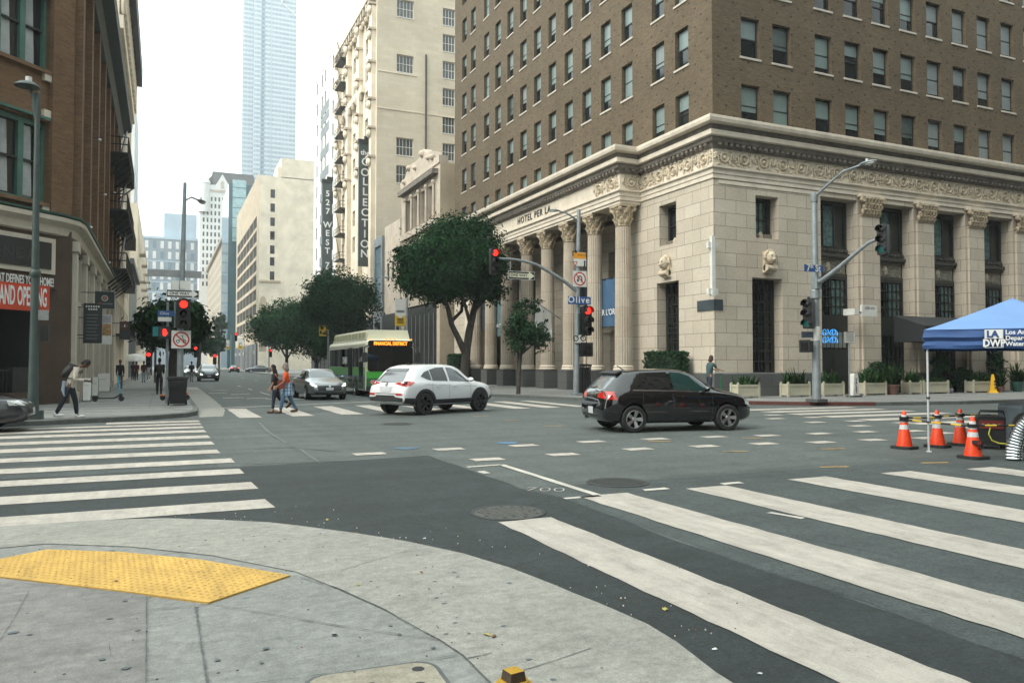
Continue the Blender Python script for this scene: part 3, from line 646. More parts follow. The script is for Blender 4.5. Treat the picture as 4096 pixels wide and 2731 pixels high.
for p, d, nn in along(path, 0.34):
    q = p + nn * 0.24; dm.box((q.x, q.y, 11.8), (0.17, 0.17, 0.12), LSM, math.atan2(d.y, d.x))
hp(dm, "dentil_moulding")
fz = MB()                                                       # carved frieze: wheels in scrolls
rf = random.Random(11)
for p, d, nn in along([(XP, 37.0), (XP, 34.35), (XH, 34.35), (XH, YH), (XH + 26, YH)], 1.16):
    a = math.atan2(d.y, d.x); q = p + nn * 0.05
    X = Matrix.Translation((q.x, q.y, 11.24)) @ Matrix.Rotation(a, 4, 'Z') @ Matrix.Rotation(math.pi / 2, 4, 'X')
    fz.lathe([(.17, 0), (.18, .06), (.22, .09), (.26, .06), (.27, 0)], LSD, n=14, X=X); fz.ball((0, 0, .03), (.1, .1, .07), LSD, X, 8, 5)
    for sx in (-1, 1):
        pts = [(sx * (.3 + .26 * t / 8) + sx * 0.0, .34 * math.sin(t * .62 - 1.2) * (1 - t / 14), .04) for t in range(9)]
        fz.tube(pts, .045, LSD, 5, X=X)
        for _ in range(7):
            fz.ball((sx * rf.uniform(.25, .56), rf.uniform(-.36, .36), .02), (rf.uniform(.05, .1), rf.uniform(.04, .09), .06), LSD, X, 6, 4)
    for _ in range(3): fz.ball((rf.uniform(-.2, .2), rf.choice((-.36, .36)), .02), (.09, .05, .05), LSD, X, 6, 4)
hp(fz, "carved_frieze")
gr = MB()
facade(gr, (XH - .1, YH - .1), 0, 6.6, 0.15, 1.2, [], GRAN)
gr.add([(XH - .1, YH - .1, 1.2), (XH + 6.5, YH - .1, 1.2), (XH + 6.5, YH, 1.26), (XH, YH, 1.26), (XH, 34.2, 1.26), (XH - .1, 34.2, 1.2)], [(0, 1, 2, 3), (0, 3, 4, 5)], GRAN)
facade(gr, (XH - .1, 34.2), -math.pi / 2, 34.2 - YH + .1, 0.15, 1.2, [], GRAN)
gr.bx((XP - .4, 33.95, .15), (XH + .6, 35.2, .3), GRAN)
hp(gr, "granite_plinth")
for a, b in zip([32.2 + 4.1 * k for k in range(6)], [29.68 + 4.1 * (k + 1) for k in range(6)]): gr = MB(); gr.bx((a - .06, YH - .1, .15), (b + .06, YH + .3, 1.2), GRAN); hp(gr, "pilaster_plinth")
ol = MB()
for z, dd in ((10.1, .02),):
    ol.bx((XH + .3, YH - .03, 10.02), (XH + 6.4, YH + .05, 10.2), LST)
hp(ol, "string_course")
# columns
def capital(mb, c, r, h, mat, nrow=8, seed=1, half=False):
    q = random.Random(seed); x, y, z = c
    mb.lathe([(r, 0), (r * 1.08, .04 * h), (r * .95, .06 * h), (r * .98, .5 * h), (r * 1.25, .86 * h)], mat, c, 14)
    for row, (zz, rr, n) in enumerate(((.22, 1.04, nrow), (.5, 1.1, nrow), (.72, 1.22, nrow))):
        for k in range(n):
            a = 2 * math.pi * (k + .5 * (row % 2)) / n; rm = Matrix.Rotation(a, 3, 'Z') @ Matrix.Rotation(.35, 3, 'Y')
            mb.ball((x + math.cos(a) * r * rr, y + math.sin(a) * r * rr, z + zz * h), (r * .14, r * .3, h * .17), mat, None, 6, 5, rm)
            mb.ball((x + math.cos(a) * r * (rr + .2), y + math.sin(a) * r * (rr + .2), z + (zz + .13) * h), (r * .15, r * .22, h * .07), mat, None, 6, 4, rm)
    for k in range(4):
        a = math.pi / 4 + k * math.pi / 2; X = Matrix.Translation((x + math.cos(a) * r * 1.45, y + math.sin(a) * r * 1.45, z + h * .8)) @ Matrix.Rotation(a, 4, 'Z') @ Matrix.Rotation(math.pi / 2, 4, 'X')
        mb.lathe([(.0, -.07), (r * .3, -.08), (r * .34, 0), (r * .3, .08), (0, .07)], mat, n=9, X=X)
    mb.box((x, y, z + h * .95), (r * 2.55, r * 2.55, h * .1), mat)
def fluted(mb, c, r0, r1, h, mat, nf=20):
    vs = []; fs = []; n = nf * 3
    for i, t in enumerate((0, .33, .66, 1)):
        rr = r0 + (r1 - r0) * t ** 1.5
        for k in range(n): f = rr * (0.93 if k % 3 == 0 else 1.0); a = 2 * math.pi * k / n; vs.append((c[0] + f * math.cos(a), c[1] + f * math.sin(a), c[2] + h * t))
    for i in range(3):
        for k in range(n): fs.append((i * n + k, i * n + (k + 1) % n, (i + 1) * n + (k + 1) % n, (i + 1) * n + k))
    mb.add(vs, fs, mat)
COLM = brickmat("column_limestone", (0.57, 0.50, 0.405), (0.51, 0.43, 0.33), (0.36, 0.30, 0.23), 30.0, 1.55, 0.012, None, 0.75, 0.1, 0.45, offset=0.0, big=0.6)
XC = 22.25
px = [(1208, 700), (1011, 700), (839, 700), (680, 700), (538, 700), (398, 900), (285, 900), (180, 900)]
cys = [PX(R6(*p), XC).y for p in px]
col0 = None
for i, y in enumerate(cys):
    if col0 is None:
        s = MB(); fluted(s, (0, 0, 1.6), .46, .40, 7.35, COLM); s.lathe([(.5, 1.28), (.56, 1.34), (.56, 1.42), (.5, 1.46), (.54, 1.52), (.48, 1.6)], LST, n=24)
        col0 = s.build("column", hotel); b = MB(); b.box((0, 0, .72), (1.15, 1.15, 1.14), GRAN); b.build("pedestal", col0)
        c = MB(); capital(c, (0, 0, 8.93), .41, 1.15, CAPM); c.build("capital", col0)
        col0.location = (XC - XH, y - YH, 0)
    else: copy_tree(col0, (XC - XH, y - YH, 0), None, None, hotel)
# pilasters of the avenue front: capitals only stand proud
pc0 = None
for k in range(5):
    xc = (32.2 + 4.1 * k + 29.68 + 4.1 * (k + 1)) / 2
    if pc0 is None:
        s = MB(); s.bx((-.62, -.12, 1.2), (.62, .06, 9.2), ASH); pc0 = s.build("pilaster", hotel); c = MB()
        c.bx((-.66, -.16, 9.2), (.66, .1, 9.28), CAPM); c.bx((-.82, -.34, 10.16), (.82, .1, 10.3), LST)
        q = random.Random(4)
        for rr, zz in enumerate((9.42, 9.7, 9.98)):
            for j in range(6): c.ball((-.58 + j * .232 + (rr % 2) * .05, -.16 - .05 * rr, zz), (.13, .12, .17), CAPM, None, 6, 5)
            for j in range(5): c.ball((-.5 + j * .25, -.26 - .05 * rr, zz + .1), (.1, .08, .06), CAPM, None, 6, 4)
        for sx in (-1, 1):
            X = Matrix.Translation((sx * .7, -.28, 10.02)) @ Matrix.Rotation(math.pi / 2, 4, 'X'); c.lathe([(0, -.09), (.15, -.1), (.19, 0), (.15, .1), (0, .09)], CAPM, n=9, X=X)
        c.build("capital", pc0); pc0.location = (xc - XH, 0, 0)
    else: copy_tree(pc0, (xc - XH, 0, 0), None, None, hotel)
# bay fillings
BRZ = M("bronze_panel", (0.05, 0.048, 0.04), 0.5, var=0.5, scale=5, bmp=0.5)
ORN = M("spandrel_relief", (0.22, 0.21, 0.17), 0.7, var=0.5, scale=9, bmp=0.6)
def bay_window(w, z0, z1, nx, nz, curt, name, bars=0.022):
    m = MB(); m.bx((0, 0, z0), (.13, .1, z1), DKM); m.bx((w - .13, 0, z0), (w, .1, z1), DKM); m.bx((.13, 0, z1 - .14), (w - .13, .1, z1), DKM); m.bx((.13, 0, z0), (w - .13, .1, z0 + .12), DKM)
    for i in range(1, nx): m.bx((.13 + (w - .26) * i / nx - bars, .01, z0 + .12), (.13 + (w - .26) * i / nx + bars, .08, z1 - .14), DKM)
    for j in range(1, nz): zz = z0 + .12 + (z1 - z0 - .26) * j / nz; m.bx((.13, .014, zz - bars), (w - .13, .076, zz + bars), DKM)
    o = m.build(name, None); p = MB(); p.add([(.13, .09, z0), (w - .13, .09, z0), (w - .13, .09, z1), (.13, .09, z1)], [(0, 1, 2, 3)], GL); p.build("pane", o)
    if curt:
        q = MB(); n = 14; x0, x1 = curt
        vs = [(x0 + (x1 - x0) * i / n, .075 + .012 * (i % 2), z) for z in (z0 + .15, z1 - .2) for i in range(n + 1)]
        q.add(vs, [(i, i + 1, n + 2 + i, n + 1 + i) for i in range(n)], CURT); q.build("curtain", o)
    return o
def relief(mb, x0, x1, z0, z1, y, mat, n, seed):
    q = random.Random(seed)
    mb.bx((x0, y, z0), (x1, y + .1, z1), mat)
    for _ in range(n): mb.ball((q.uniform(x0 + .1, x1 - .1), y, q.uniform(z0 + .1, z1 - .1)), (q.uniform(.04, .12), .05, q.uniform(.06, .16)), mat, None, 6, 4)
    mb.ball(((x0 + x1) / 2, y, (z0 + z1) / 2), (.16, .06, .26), LSD, None, 8, 6)
bay0 = None
for k, (a, b) in enumerate(bays):
    w = b - a
    if bay0 is None:
        s = MB(); relief(s, .08, w - .08, 6.3, 7.0, .05, ORN, 40, 9)
        s.bx((0, -.1, 7.0), (w, .2, 7.12), BRZ); s.bx((-.0, -.2, 7.12), (w, .2, 7.3), BRZ); s.bx((0, -.06, 7.3), (w, .2, 7.55), BRZ); s.bx((0, 0, 6.14), (w, .2, 6.3), BRZ)
        for j in range(10): s.ball((.15 + j * (w - .3) / 9, -.1, 7.44), (.09, .06, .1), BRZ, None, 6, 4)
        bay0 = s.build("bay_infill", hotel); s = MB(); s.bx((0, 0, 3.32), (w, .14, 4.05), DKM); s.bx((0, 0, .15), (.16, .2, 3.32), DKM); s.bx((w - .16, 0, .15), (w, .2, 3.32), DKM); s.build("bay_surround", bay0)
        bay_window(w, 7.55, 9.95, 3, 1, (.9, 1.75), "upper_window").parent = bay0; bay_window(w, 4.05, 6.14, 7, 4, (1.35, w - .2), "middle_window").parent = bay0
        bay_window(w, .25, 3.3, 7, 5, None, "lower_window").parent = bay0
        bay0.location = (a - XH, .7, 0)
    else: copy_tree(bay0, (a - XH, .7, 0), None, None, hotel)
fv = M("frosted_transom", (0.22, 0.25, 0.22), 0.5, var=0.3)
d = MB(); w = 2.5
d.bx((.1, -.06, .15), (w - .1, -.02, 2.42), DKM); d.bx((.3, -.10, .3), (1.1, -.05, 2.2), DKF); d.bx((1.4, -.10, .3), (2.2, -.05, 2.2), DKF); d.tube([(1.2, -.16, .9), (1.2, -.16, 1.4)], .02, M("brass", (.5, .38, .15), .3, 1), 8); dob = hp(d, "entrance_door"); dob.location = (29.68 - XH, .7, 0)
d = MB(); d.bx((.14, -.07, 2.5), (w - .14, -.03, 3.28), fv)
for i in range(9): d.bx((.14 + i * .27, -.09, 2.5), (.17 + i * .27, -.068, 3.28), DKM)
o = hp(d, "transom_light"); o.location = (29.68 - XH, .7, 0)
# tall grilled windows and small upper windows of the corner
def grille(mb, w, z0, z1, nx, nz, y=-0.03):
    for i in range(nx + 1): mb.tube([(w * i / nx, y, z0), (w * i / nx, y, z1)], .016, DKM, 5)
    for j in range(nz + 1): mb.tube([(0, y, z0 + (z1 - z0) * j / nz), (w, y, z0 + (z1 - z0) * j / nz)], .013, DKM, 5)
for O, a, w, z0, z1 in (((25.3, YH + .6), 0.0, 1.85, 1.2, 5.75), ((XH + .6, 32.95), -math.pi / 2, 1.85, 1.2, 5.78)):
    t = bay_window(w, z0, z1, 4, 9, None, "grilled_window"); t.parent = hotel; t.location = (O[0] - XH, O[1] - YH, 0); t.rotation_euler = (0, 0, a)
    gm = MB(); grille(gm, w, z0, z1, 9, 8); gm.build("grille", t)
    pr = MB(); DISH = M("plates_in_window", (0.16, 0.19, 0.17), .6, var=.7, scale=6)
    if a == 0:
        pr.lathe([(0, 0), (.75, .01)], DISH, n=20, X=Matrix.Translation((.95, .1, 2.9)) @ Matrix.Rotation(math.pi / 2, 4, 'X')); pr.build("window_display", t)
for O, a, w, z0, z1 in (((25.55, YH + .55), 0.0, 1.4, 7.65, 9.68), ((XH + .55, 32.7), -math.pi / 2, 1.42, 7.65, 9.72)):
    t = bay_window(w, z0, z1, 2, 2, (.5, .95) if a == 0 else None, "small_window"); t.parent = hotel; t.location = (O[0] - XH, O[1] - YH, 0); t.rotation_euler = (0, 0, a)
    lm = MB(); relief(lm, 0, w, z0, z0 + .28, -.1, LSM, 16, 2); lm.build("window_apron", t)
# carved lion-mask keystones
for O, a in (((26.25, YH), 0.0), ((XH, 32.0), -math.pi / 2)):
    k = MB(); k.bx((-.3, -.16, 6.0), (.3, .05, 7.0), LSD); k.ball((0, -.24, 6.72), (.26, .24, .3), LSD, None, 10, 8); k.ball((0, -.44, 6.62), (.1, .1, .09), LSD, None, 8, 6)
    for sx in (-1, 1): k.ball((sx * .11, -.42, 6.78), (.05, .05, .05), LSM, None, 6, 5); k.ball((sx * .22, -.2, 6.95), (.08, .1, .08), LSD, None, 6, 5)
    k.ball((0, -.42, 6.48), (.11, .06, .03), LSM, None, 8, 5)
    for j in range(11): t = math.pi * j / 10; k.ball((.3 * math.cos(t), -.16, 6.72 + .32 * math.sin(t)), (.09, .1, .09), LSD, None, 6, 5)
    X = Matrix.Translation((0, -.2, 6.22)) @ Matrix.Rotation(math.pi / 2, 4, 'Y'); k.lathe([(0, -.3), (.17, -.3), (.13, -.1), (.13, .1), (.17, .3), (0, .3)], LSD, n=10, X=X)
    o = k.build("lion_keystone", hotel); o.location = (O[0] - XH, O[1] - YH, 0); o.rotation_euler = (0, 0, a)
lt = MB(); INK = M("dark_lettering", (0.03, 0.03, 0.028), .6)
pL, pR = PX(R5(405, 1410), XP - .08), PX(R5(632, 1335), XP - .08)
lt.text("HOTEL PER LA", .62, INK, Matrix.Translation((XP - .07, (pL.y + pR.y) / 2 - .2, 11.22)) @ Matrix.Rotation(-math.pi / 2, 4, 'Z') @ Matrix.Rotation(math.pi / 2, 4, 'X'), .02, sx=1.0, space=1.25)
hp(lt, "lettering")
hp(core, "interior")
# loggia doors: pediment between columns, dark doors behind
pd = MB(); y0 = (cys[2] + cys[3]) / 2
pd.bx((XH + 1.5, y0 - 1.0, .15), (XH + 2.3, y0 - .7, 3.6), LST); pd.bx((XH + 1.5, y0 + .7, .15), (XH + 2.3, y0 + 1.0, 3.6), LST); pd.bx((XH + 1.4, y0 - 1.1, 3.6), (XH + 2.3, y0 + 1.1, 3.9), LST)
pd.prism([(-1.15, 3.9), (1.15, 3.9), (0, 4.6)], lambda a, b, dd: (XH + 1.4 + dd, y0 + a, b), 0, .8, LST); pd.bx((XH + 2.1, y0 - .7, .15), (XH + 2.2, y0 + .7, 3.6), DKM)
hp(pd, "porch_doorcase")
# ------------------------------------------------------------------ the other buildings
def relem(mb, parent, name, off):
    o = mb.build(name, parent); o.location = (-off[0], -off[1], 0); return o
CREAM = M("cream_render", (0.66, 0.58, 0.46), 0.85, var=0.16, scale=0.35, bmp=0.1)
CREAM2 = brickmat("cream_brick", (0.70, 0.62, 0.49), (0.64, 0.555, 0.43), (0.6, 0.52, 0.41), 1.4, 0.5, 0.012, None, 0.85, 0.1, 0.35, big=0.12)
BEIGE = M("beige_terracotta", (0.47, 0.40, 0.32), 0.8, var=0.2, scale=0.8, bmp=0.2)
WHITE = M("white_glazed_brick", (0.66, 0.66, 0.64), 0.7, var=0.08, scale=0.5)
GREYP = M("grey_panel", (0.17, 0.19, 0.2), 0.6, var=0.15, scale=0.6)
TAN = M("tan_render", (0.42, 0.34, 0.24), 0.85, var=0.2, scale=0.3)
IVO = M("ivory_pier", (.40, .37, .31), .7)
IRON = M("black_iron", (0.016, 0.017, 0.016), 0.55, var=0.3)
WFR = M("white_window_frame", (0.62, 0.6, 0.55), 0.6)
# --- low theatre front with arcade
th = thing("gabled_building", "low ornate grey stone building with gabled top and arcaded window next to the brick hotel", "building", (XH, 67, 0)); OF = (XH, 67)
w = MB(); facade(w, (XH, 79.6), -math.pi / 2, 12.6, 0, 20.2, [(1.9, 3.9, 15.4, 18.6), (4.3, 6.3, 15.4, 18.6), (6.7, 8.7, 15.4, 18.6), (9.1, 11.1, 15.4, 18.6), (1.5, 11.4, .2, 7.5)], BEIGE, 0.5)
facade(w, (XH, 67), 0, 30, 0, 20.2, [], TAN); w.add([(XH, 67, 20.2), (XH + 30, 67, 20.2), (XH + 30, 79.6, 20.2), (XH, 79.6, 20.2)], [(0, 1, 2, 3)], TAN)
w.bx((XH + .52, 67.3, .2), (XH + 2, 79.3, 20), DARK); relem(w, th, "wall", OF)
w = MB(); w.prism([(67, 20.2), (79.6, 20.2), (79.6, 20.9), (78.2, 21.1), (76.4, 22.1), (74.6, 22.0), (73.2, 22.0), (72, 22.7), (70.8, 22.0), (69.2, 21.8), (68.4, 20.9), (67, 20.9)], lambda a, b, d: (XH + d, a, b), -.12, .8, BEIGE)
for y, z, r in ((76.4, 22.1, .3), (72, 22.5, .38), (68.8, 21.4, .3), (78, 21, .28), (74.2, 21.6, .22), (70, 21.6, .22)):
    w.ball((XH - .15, y, z - .3), (.35, r, r), BEIGE, None, 8, 6)
w.bx((XH - .6, 67.5, 19.3), (XH, 79.2, 19.75), LSM); w.bx((XH - .3, 67.2, 14.6), (XH, 79.4, 15.2), BEIGE)
q = random.Random(2)
for k in range(70): w.ball((XH - .02, q.uniform(67.6, 79), q.choice((q.uniform(12.2, 14.5), q.uniform(19.9, 21)))), (.1, .18, .2), BEIGE, None, 6, 4)
relem(w, th, "gable_parapet", OF)
w = MB()
for y in (79.6 - 1.9, 79.6 - 4.1, 79.6 - 6.5, 79.6 - 8.9, 79.6 - 11.1): w.tube([(XH - .15, y, 15.3), (XH - .15, y, 18.7)], [.16, .13], BEIGE, 8); w.ball((XH - .15, y, 18.7), (.25, .25, .25), BEIGE, None, 8, 5)
relem(w, th, "arcade_columns", OF)
pw = window_proto(2.0, 3.2, DKF, GL, None, (3, 3), .06, None, "arched_window"); us = [False]
for u in (1.9, 4.3, 6.7, 9.1): place(pw, th, (0, 12.6), -math.pi / 2, u, 15.4, .35, us)
w = MB(); w.bx((XH - .06, 67.9, .3), (XH + .3, 78.1, 7.3), DKM)
for k in range(7): w.bx((XH - .1, 68.5 + k * 1.4, .3), (XH - .04, 68.6 + k * 1.4, 6.5), GREYP)
relem(w, th, "shopfront", OF)
# --- small beige building and grey glazed one
t2 = thing("small_building", "narrow plain beige building beyond the gabled stone front", "building", (XH, 80, 0)); OF = (XH, 80)
w = MB(); facade(w, (XH, 86.4), -math.pi / 2, 6.4, 0, 17.3, [(1, 2, 11, 13), (3, 4, 11, 13), (1, 5.4, .2, 5)], BEIGE, .3); facade(w, (XH, 80), 0, 25, 0, 17.3, [], BEIGE); w.bx((XH + .4, 80.2, .1), (XH + 24, 86.3, 17.1), DARK)
w.add([(XH, 80, 17.3), (XH + 25, 80, 17.3), (XH + 25, 86.4, 17.3), (XH, 86.4, 17.3)], [(0, 1, 2, 3)], BEIGE); relem(w, t2, "wall", OF)
pw = window_proto(1, 2, DKF, GL, None, (1, 2), .06, None, "window"); us = [False]
for u in (1, 3): place(pw, t2, (0, 6.4), -math.pi / 2, u, 11, .15, us)
t3 = thing("glazed_building", "narrow grey building with big blue glass panes below the taller vertical sign", "building", (XH, 86.5, 0)); OF = (XH, 86.5)
w = MB(); facade(w, (XH - .3, 90.3), -math.pi / 2, 3.8, 0, 16.4, [(.5, 3.3, 8.4, 15.4), (.5, 3.3, .2, 6.5)], GREYP, .3)
w.add([(XH - .3, 86.5, 0), (XH + 20, 86.5, 0), (XH + 20, 86.5, 16.4), (XH - .3, 86.5, 16.4), (XH - .3, 90.3, 16.4), (XH + 20, 90.3, 16.4)], [(0, 1, 2, 3), (3, 2, 5, 4)], GREYP); relem(w, t3, "wall", OF)
BLUEG = glassmat("blue_glass", (0.10, 0.20, 0.25), 0.06, 0.8)
pw = window_proto(2.8, 7.0, GREYP, BLUEG, None, (3, 4), .08, None, "window"); us = [False]; place(pw, t3, (-.3, 3.8), -math.pi / 2, .5, 8.4, .15, us)
# --- tall cream building with the vertical sign
YC = 90.4
co = thing("office_tower", "tall cream building with ornate front, iron fire escapes and plain side wall", "building", (XH, YC, 0)); OF = (XH, YC)
w = MB(); sw = [(2.45, 4.6, z, z + 2.15) for z in (23.6, 27.0, 37.2, 44.0, 47.6, 51)] + [(8.35, 10.0, z, z + 2.15) for z in (27.0, 30.4, 33.9, 37.3, 40.7, 44.0, 47.4)]
facade(w, (XH, YC), 0, 30, 0, 54, sw, CREAM2, .35)
fw = [(2.0 + 3.4 * i, 3.4 + 3.4 * i, z, z + 2.1) for i in range(6) for z in (16.5, 20, 23.5, 27, 30.4, 33.9, 37.2, 40.6, 44)]
facade(w, (XH, 111.8), -math.pi / 2, 21.4, 0, 47.5, fw + [(1, 20, .2, 6)], CREAM, .35)
w.add([(XH, YC, 54), (XH + 30, YC, 54), (XH + 30, 111.8, 54), (XH + 4, 111.8, 54), (XH + 4, YC, 54), (XH + 4, 111.8, 47.5), (XH, 111.8, 47.5), (XH, YC, 47.5), (XH + 4, YC, 47.5)], [(0, 1, 2, 3, 4), (4, 3, 5, 8), (5, 6, 7, 8)], CREAM2)
w.bx((XH + .5, YC + .5, .2), (XH + 29, 111.5, 47), DARK); w.add([(XH, 111.8, 0), (XH + 30, 111.8, 0), (XH + 30, 111.8, 47.5), (XH, 111.8, 47.5)], [(0, 1, 2, 3)], CREAM)
relem(w, co, "wall", OF)
GLL = glassmat("grilled_pane", (0.09, 0.10, 0.10), .15, .6)
pw = window_proto(2.15, 2.15, WFR, GLL, None, (5, 2), .08, (0, WFR), "side_window"); us = [False]
for h in sw: place(pw, co, (0, 0), 0, h[0], h[2], .2, us) if h[0] < 5 else None
pw = window_proto(1.65, 2.15, WFR, GLL, None, (4, 2), .08, (0, WFR), "side_window"); us = [False]
for h in sw: place(pw, co, (0, 0), 0, h[0], h[2], .2, us) if h[0] > 5 else None
pw = window_proto(1.4, 2.1, CREAM, GL, None, (1, 2), .08, None, "front_window"); us = [False]
for h in fw: place(pw, co, (0, 21.4), -math.pi / 2, h[0], h[2], .2, us)
w = MB(); q = random.Random(8)
w.bx((XH - .9, YC + .2, 45.9), (XH + .2, 111.6, 47.7), CREAM); w.bx((XH - .5, YC + 6, 36.2), (XH + .1, 108, 37.0), CREAM)
for k in range(16): y = YC + 1 + k * 1.36; w.bx((XH - .8, y, 45.0), (XH + .1, y + .5, 45.95), BEIGE); w.ball((XH - .35, y + .2, 44.7), (.3, .3, .35), CREAM, None, 7, 5)
for y in (YC + 1.0, YC + 7.6, YC + 14.2, YC + 20.6):
    w.bx((XH - .55, y - .55, 7), (XH + .1, y + .55, 45), CREAM)
    for z in (33, 37.5, 41.5, 44.6, 29.5, 26): w.ball((XH - .7, y, z), (.35, .6, .55), CREAM, None, 8, 6); w.bx((XH - .95, y - .7, z + .5), (XH, y + .7, z + .75), BEIGE)
for k in range(6): y = YC + 7 + k * 2.1; w.ball((XH - .3, y, 36), (.35, .4, .7), BEIGE, None, 7, 5)
for y, z in ((YC + 4, 48.6), (YC + 11, 49), (YC + 17, 48.4), (YC + 20.5, 49.6)): w.ball((XH, y, z - .3), (.5, .9, 1.2), CREAM, None, 8, 6)
relem(w, co, "cornice_ornament", OF)
w = MB()
for z in (16, 19.5, 23, 26.6, 30, 33.5, 37, 40.4, 43.8):
    w.bx((XH - 1.25, 105.4, z), (XH, 109.4, z + .09), IRON)
    for y in (105.4, 106.4, 107.4, 108.4, 109.4): w.tube([(XH - 1.22, y, z), (XH - 1.22, y, z + 1)], .03, IRON, 4)
    for zz in (.5, 1.0): w.tube([(XH, 105.4, z + zz), (XH - 1.22, 105.4, z + zz), (XH - 1.22, 109.4, z + zz)], .035, IRON, 4)
    w.tube([(XH - 1.2, 105.5, z), (XH - .05, 105.5, z - 1.0)], .06, IRON, 4); w.tube([(XH - 1.0, 106, z), (XH - 1.0, 109, z + 3.5)], .06, IRON, 4)
relem(w, co, "fire_escape", OF)
w = MB(); w.tube([(29.2, YC - .12, 26), (29.2, YC - .12, 39.8)], .1, IRON, 6); w.bx((XH + .05, YC - .08, 32.4), (XH + 30, YC + .05, 32.55), CREAM); w.bx((XH + .05, YC - .08, 36.9), (XH + 5, YC + .05, 37.05), CREAM); relem(w, co, "drain_pipe", OF)
SGN = M("grey_sign_panel", (0.055, 0.068, 0.068), 0.5, var=0.12, scale=.6); LET = M("white_lettering", (0.72, 0.73, 0.72), 0.5, var=0.04)
def blade(name, label, y, xl, xr, zt, zb, letters, size, hook):
    t = thing(name, label, "sign", ((xl + xr) / 2, y, zb)); w = MB(); h = zt - zb; W_ = xr - xl
    w.bx((-W_ / 2, -.2, 0), (W_ / 2, .2, h), SGN); w.bx((-W_ / 2 - .12, -.3, h), (W_ / 2 + .5, .3, h + .5), DKM); w.bx((-.1, -.25, h + .5), (W_ / 2 + .6, .25, h + .95), DKM)
    for z in (h * .15, h * .5, h * .85): w.bx((W_ / 2, -.06, z), (W_ / 2 + hook, .06, z + .15), IRON)
    w.build("sign_panel", t)
    l = MB()
    for ch, z, s in letters: l.text(ch, s, LET, FR((0, -.21, z)), .02, bold=.02)
    l.build("lettering", t); return t
A_, B_ = PY(R3(905, 830), 93.5), PY(R3(975, 830), 93.5); zt = PY(R3(940, 822), 93.5).z; zb = PY(R3(940, 1520), 93.5).z; H_ = zt - zb
zz = lambda y: PY(R3(940, y), 93.5).z - zb
blade("blade_sign", "tall grey vertical sign with one word in white capitals on the cream tower", 93.5, A_.x, B_.x, zt, zb,
      [("the", zz(875), .85)] + [(c, zz(y), 1.35) for c, y in zip("COLLECTION", (928, 988, 1040, 1097, 1158, 1215, 1275, 1338, 1395, 1450))], 1.3, 1.2)
A_, B_ = PY(R3(698, 1050), 117), PY(R3(757, 1050), 117); zt = PY(R3(735, 1045), 117).z; zb = PY(R3(735, 1570), 117).z
zz = lambda y: PY(R3(730, y), 117).z - zb
blade("blade_sign", "grey vertical sign reading 527 WEST 7 on the white building behind the other sign", 117, A_.x, B_.x, zt, zb,
      [(c, zz(y), 1.25) for c, y in zip("527WEST7", (1108, 1158, 1208, 1285, 1333, 1385, 1433, 1515))] + [("th", zz(1530) - .05, .5)], 1.2, 1.0)
# --- white building beyond
t4 = thing("white_building", "white building with grey panel strip and small windows behind the fire escapes", "building", (XH, 112.5, 0)); OF = (XH, 112.5)
w = MB(); fw = [(132.5 - y - 1.0, 132.5 - y, 5 + 3.45 * k, 7 + 3.45 * k) for y in (116.2, 122.3, 125.0, 129.3) for k in range(13)]
facade(w, (XH, 132.5), -math.pi / 2, 20, 0, 49, fw, WHITE, .3); w.bx((XH + .4, 112.6, 0), (XH + 25, 132.4, 48.8), DARK); w.add([(XH, 112.5, 49), (XH + 25, 112.5, 49), (XH + 25, 132.5, 49), (XH, 132.5, 49), (XH, 112.5, 30), (XH + 25, 112.5, 30), (XH + 25, 132.5, 0), (XH, 132.5, 0)], [(0, 1, 2, 3), (0, 4, 5, 1), (3, 2, 6, 7)], WHITE)
for y in (113, 118, 124, 130): w.bx((XH - .1, y, 49), (XH + .6, y + 2, 50.2), WHITE)
relem(w, t4, "wall", OF)
w = MB()
for k in range(11): w.bx((XH - .03, 119.8, 7 + 3.45 * k), (XH + .02, 126.8, 8.45 + 3.45 * k), GREYP)
w.bx((XH - .03, 119.8, 40), (XH + .02, 126.8, 41.3), GREYP); relem(w, t4, "panel_strip", OF)
pw = window_proto(1, 2, DKF, GL, None, (1, 2), .07, None, "window"); us = [False]
for h in fw: place(pw, t4, (0, 20), -math.pi / 2, h[0], h[2], .12, us)
# --- cream banded building
t5 = thing("banded_building", "long cream building with dark window bands and a blank bright end wall", "building", (XH, 214.75, 0)); OF = (XH, 214.75); YB = 214.75
w = MB(); ew = [(2.85, 4.05, z, z + 2.3) for z in (24.2, 28, 31.2, 35, 38.7, 42.5, 46.3)]
facade(w, (XH, YB), 0, 45, 0, 52.2, ew, CREAM, .5); bands = [(1.5, 65.5, 11.2 + 4.0 * k, 14.2 + 4.0 * k) for k in range(8)]
facade(w, (XH, 284.5), -math.pi / 2, 69.75, 0, 53, [(4, 64, a, b) for _, _, a, b in bands], TAN, 1.2)
w.add([(XH, YB, 52.2), (XH + 45, YB, 52.2), (XH + 45, 284.5, 53), (XH, 284.5, 53), (XH, 284.5, 0), (XH + 45, 284.5, 0)], [(0, 1, 2, 3), (3, 2, 5, 4)], CREAM)
w.bx((XH + 5.6, YB, 52), (XH + 40, YB + 14, 57.4), CREAM); w.bx((XH + 4.8, YB + .4, 52), (XH + 6, YB + 10, 55), CREAM); w.bx((XH + .05, YB - .5, 23.6), (XH + 5.6, YB + .02, 24.05), TAN); w.bx((XH + 1.3, YB + .6, 0), (XH + 44, 284, 51.5), DARK)
relem(w, t5, "wall", OF)
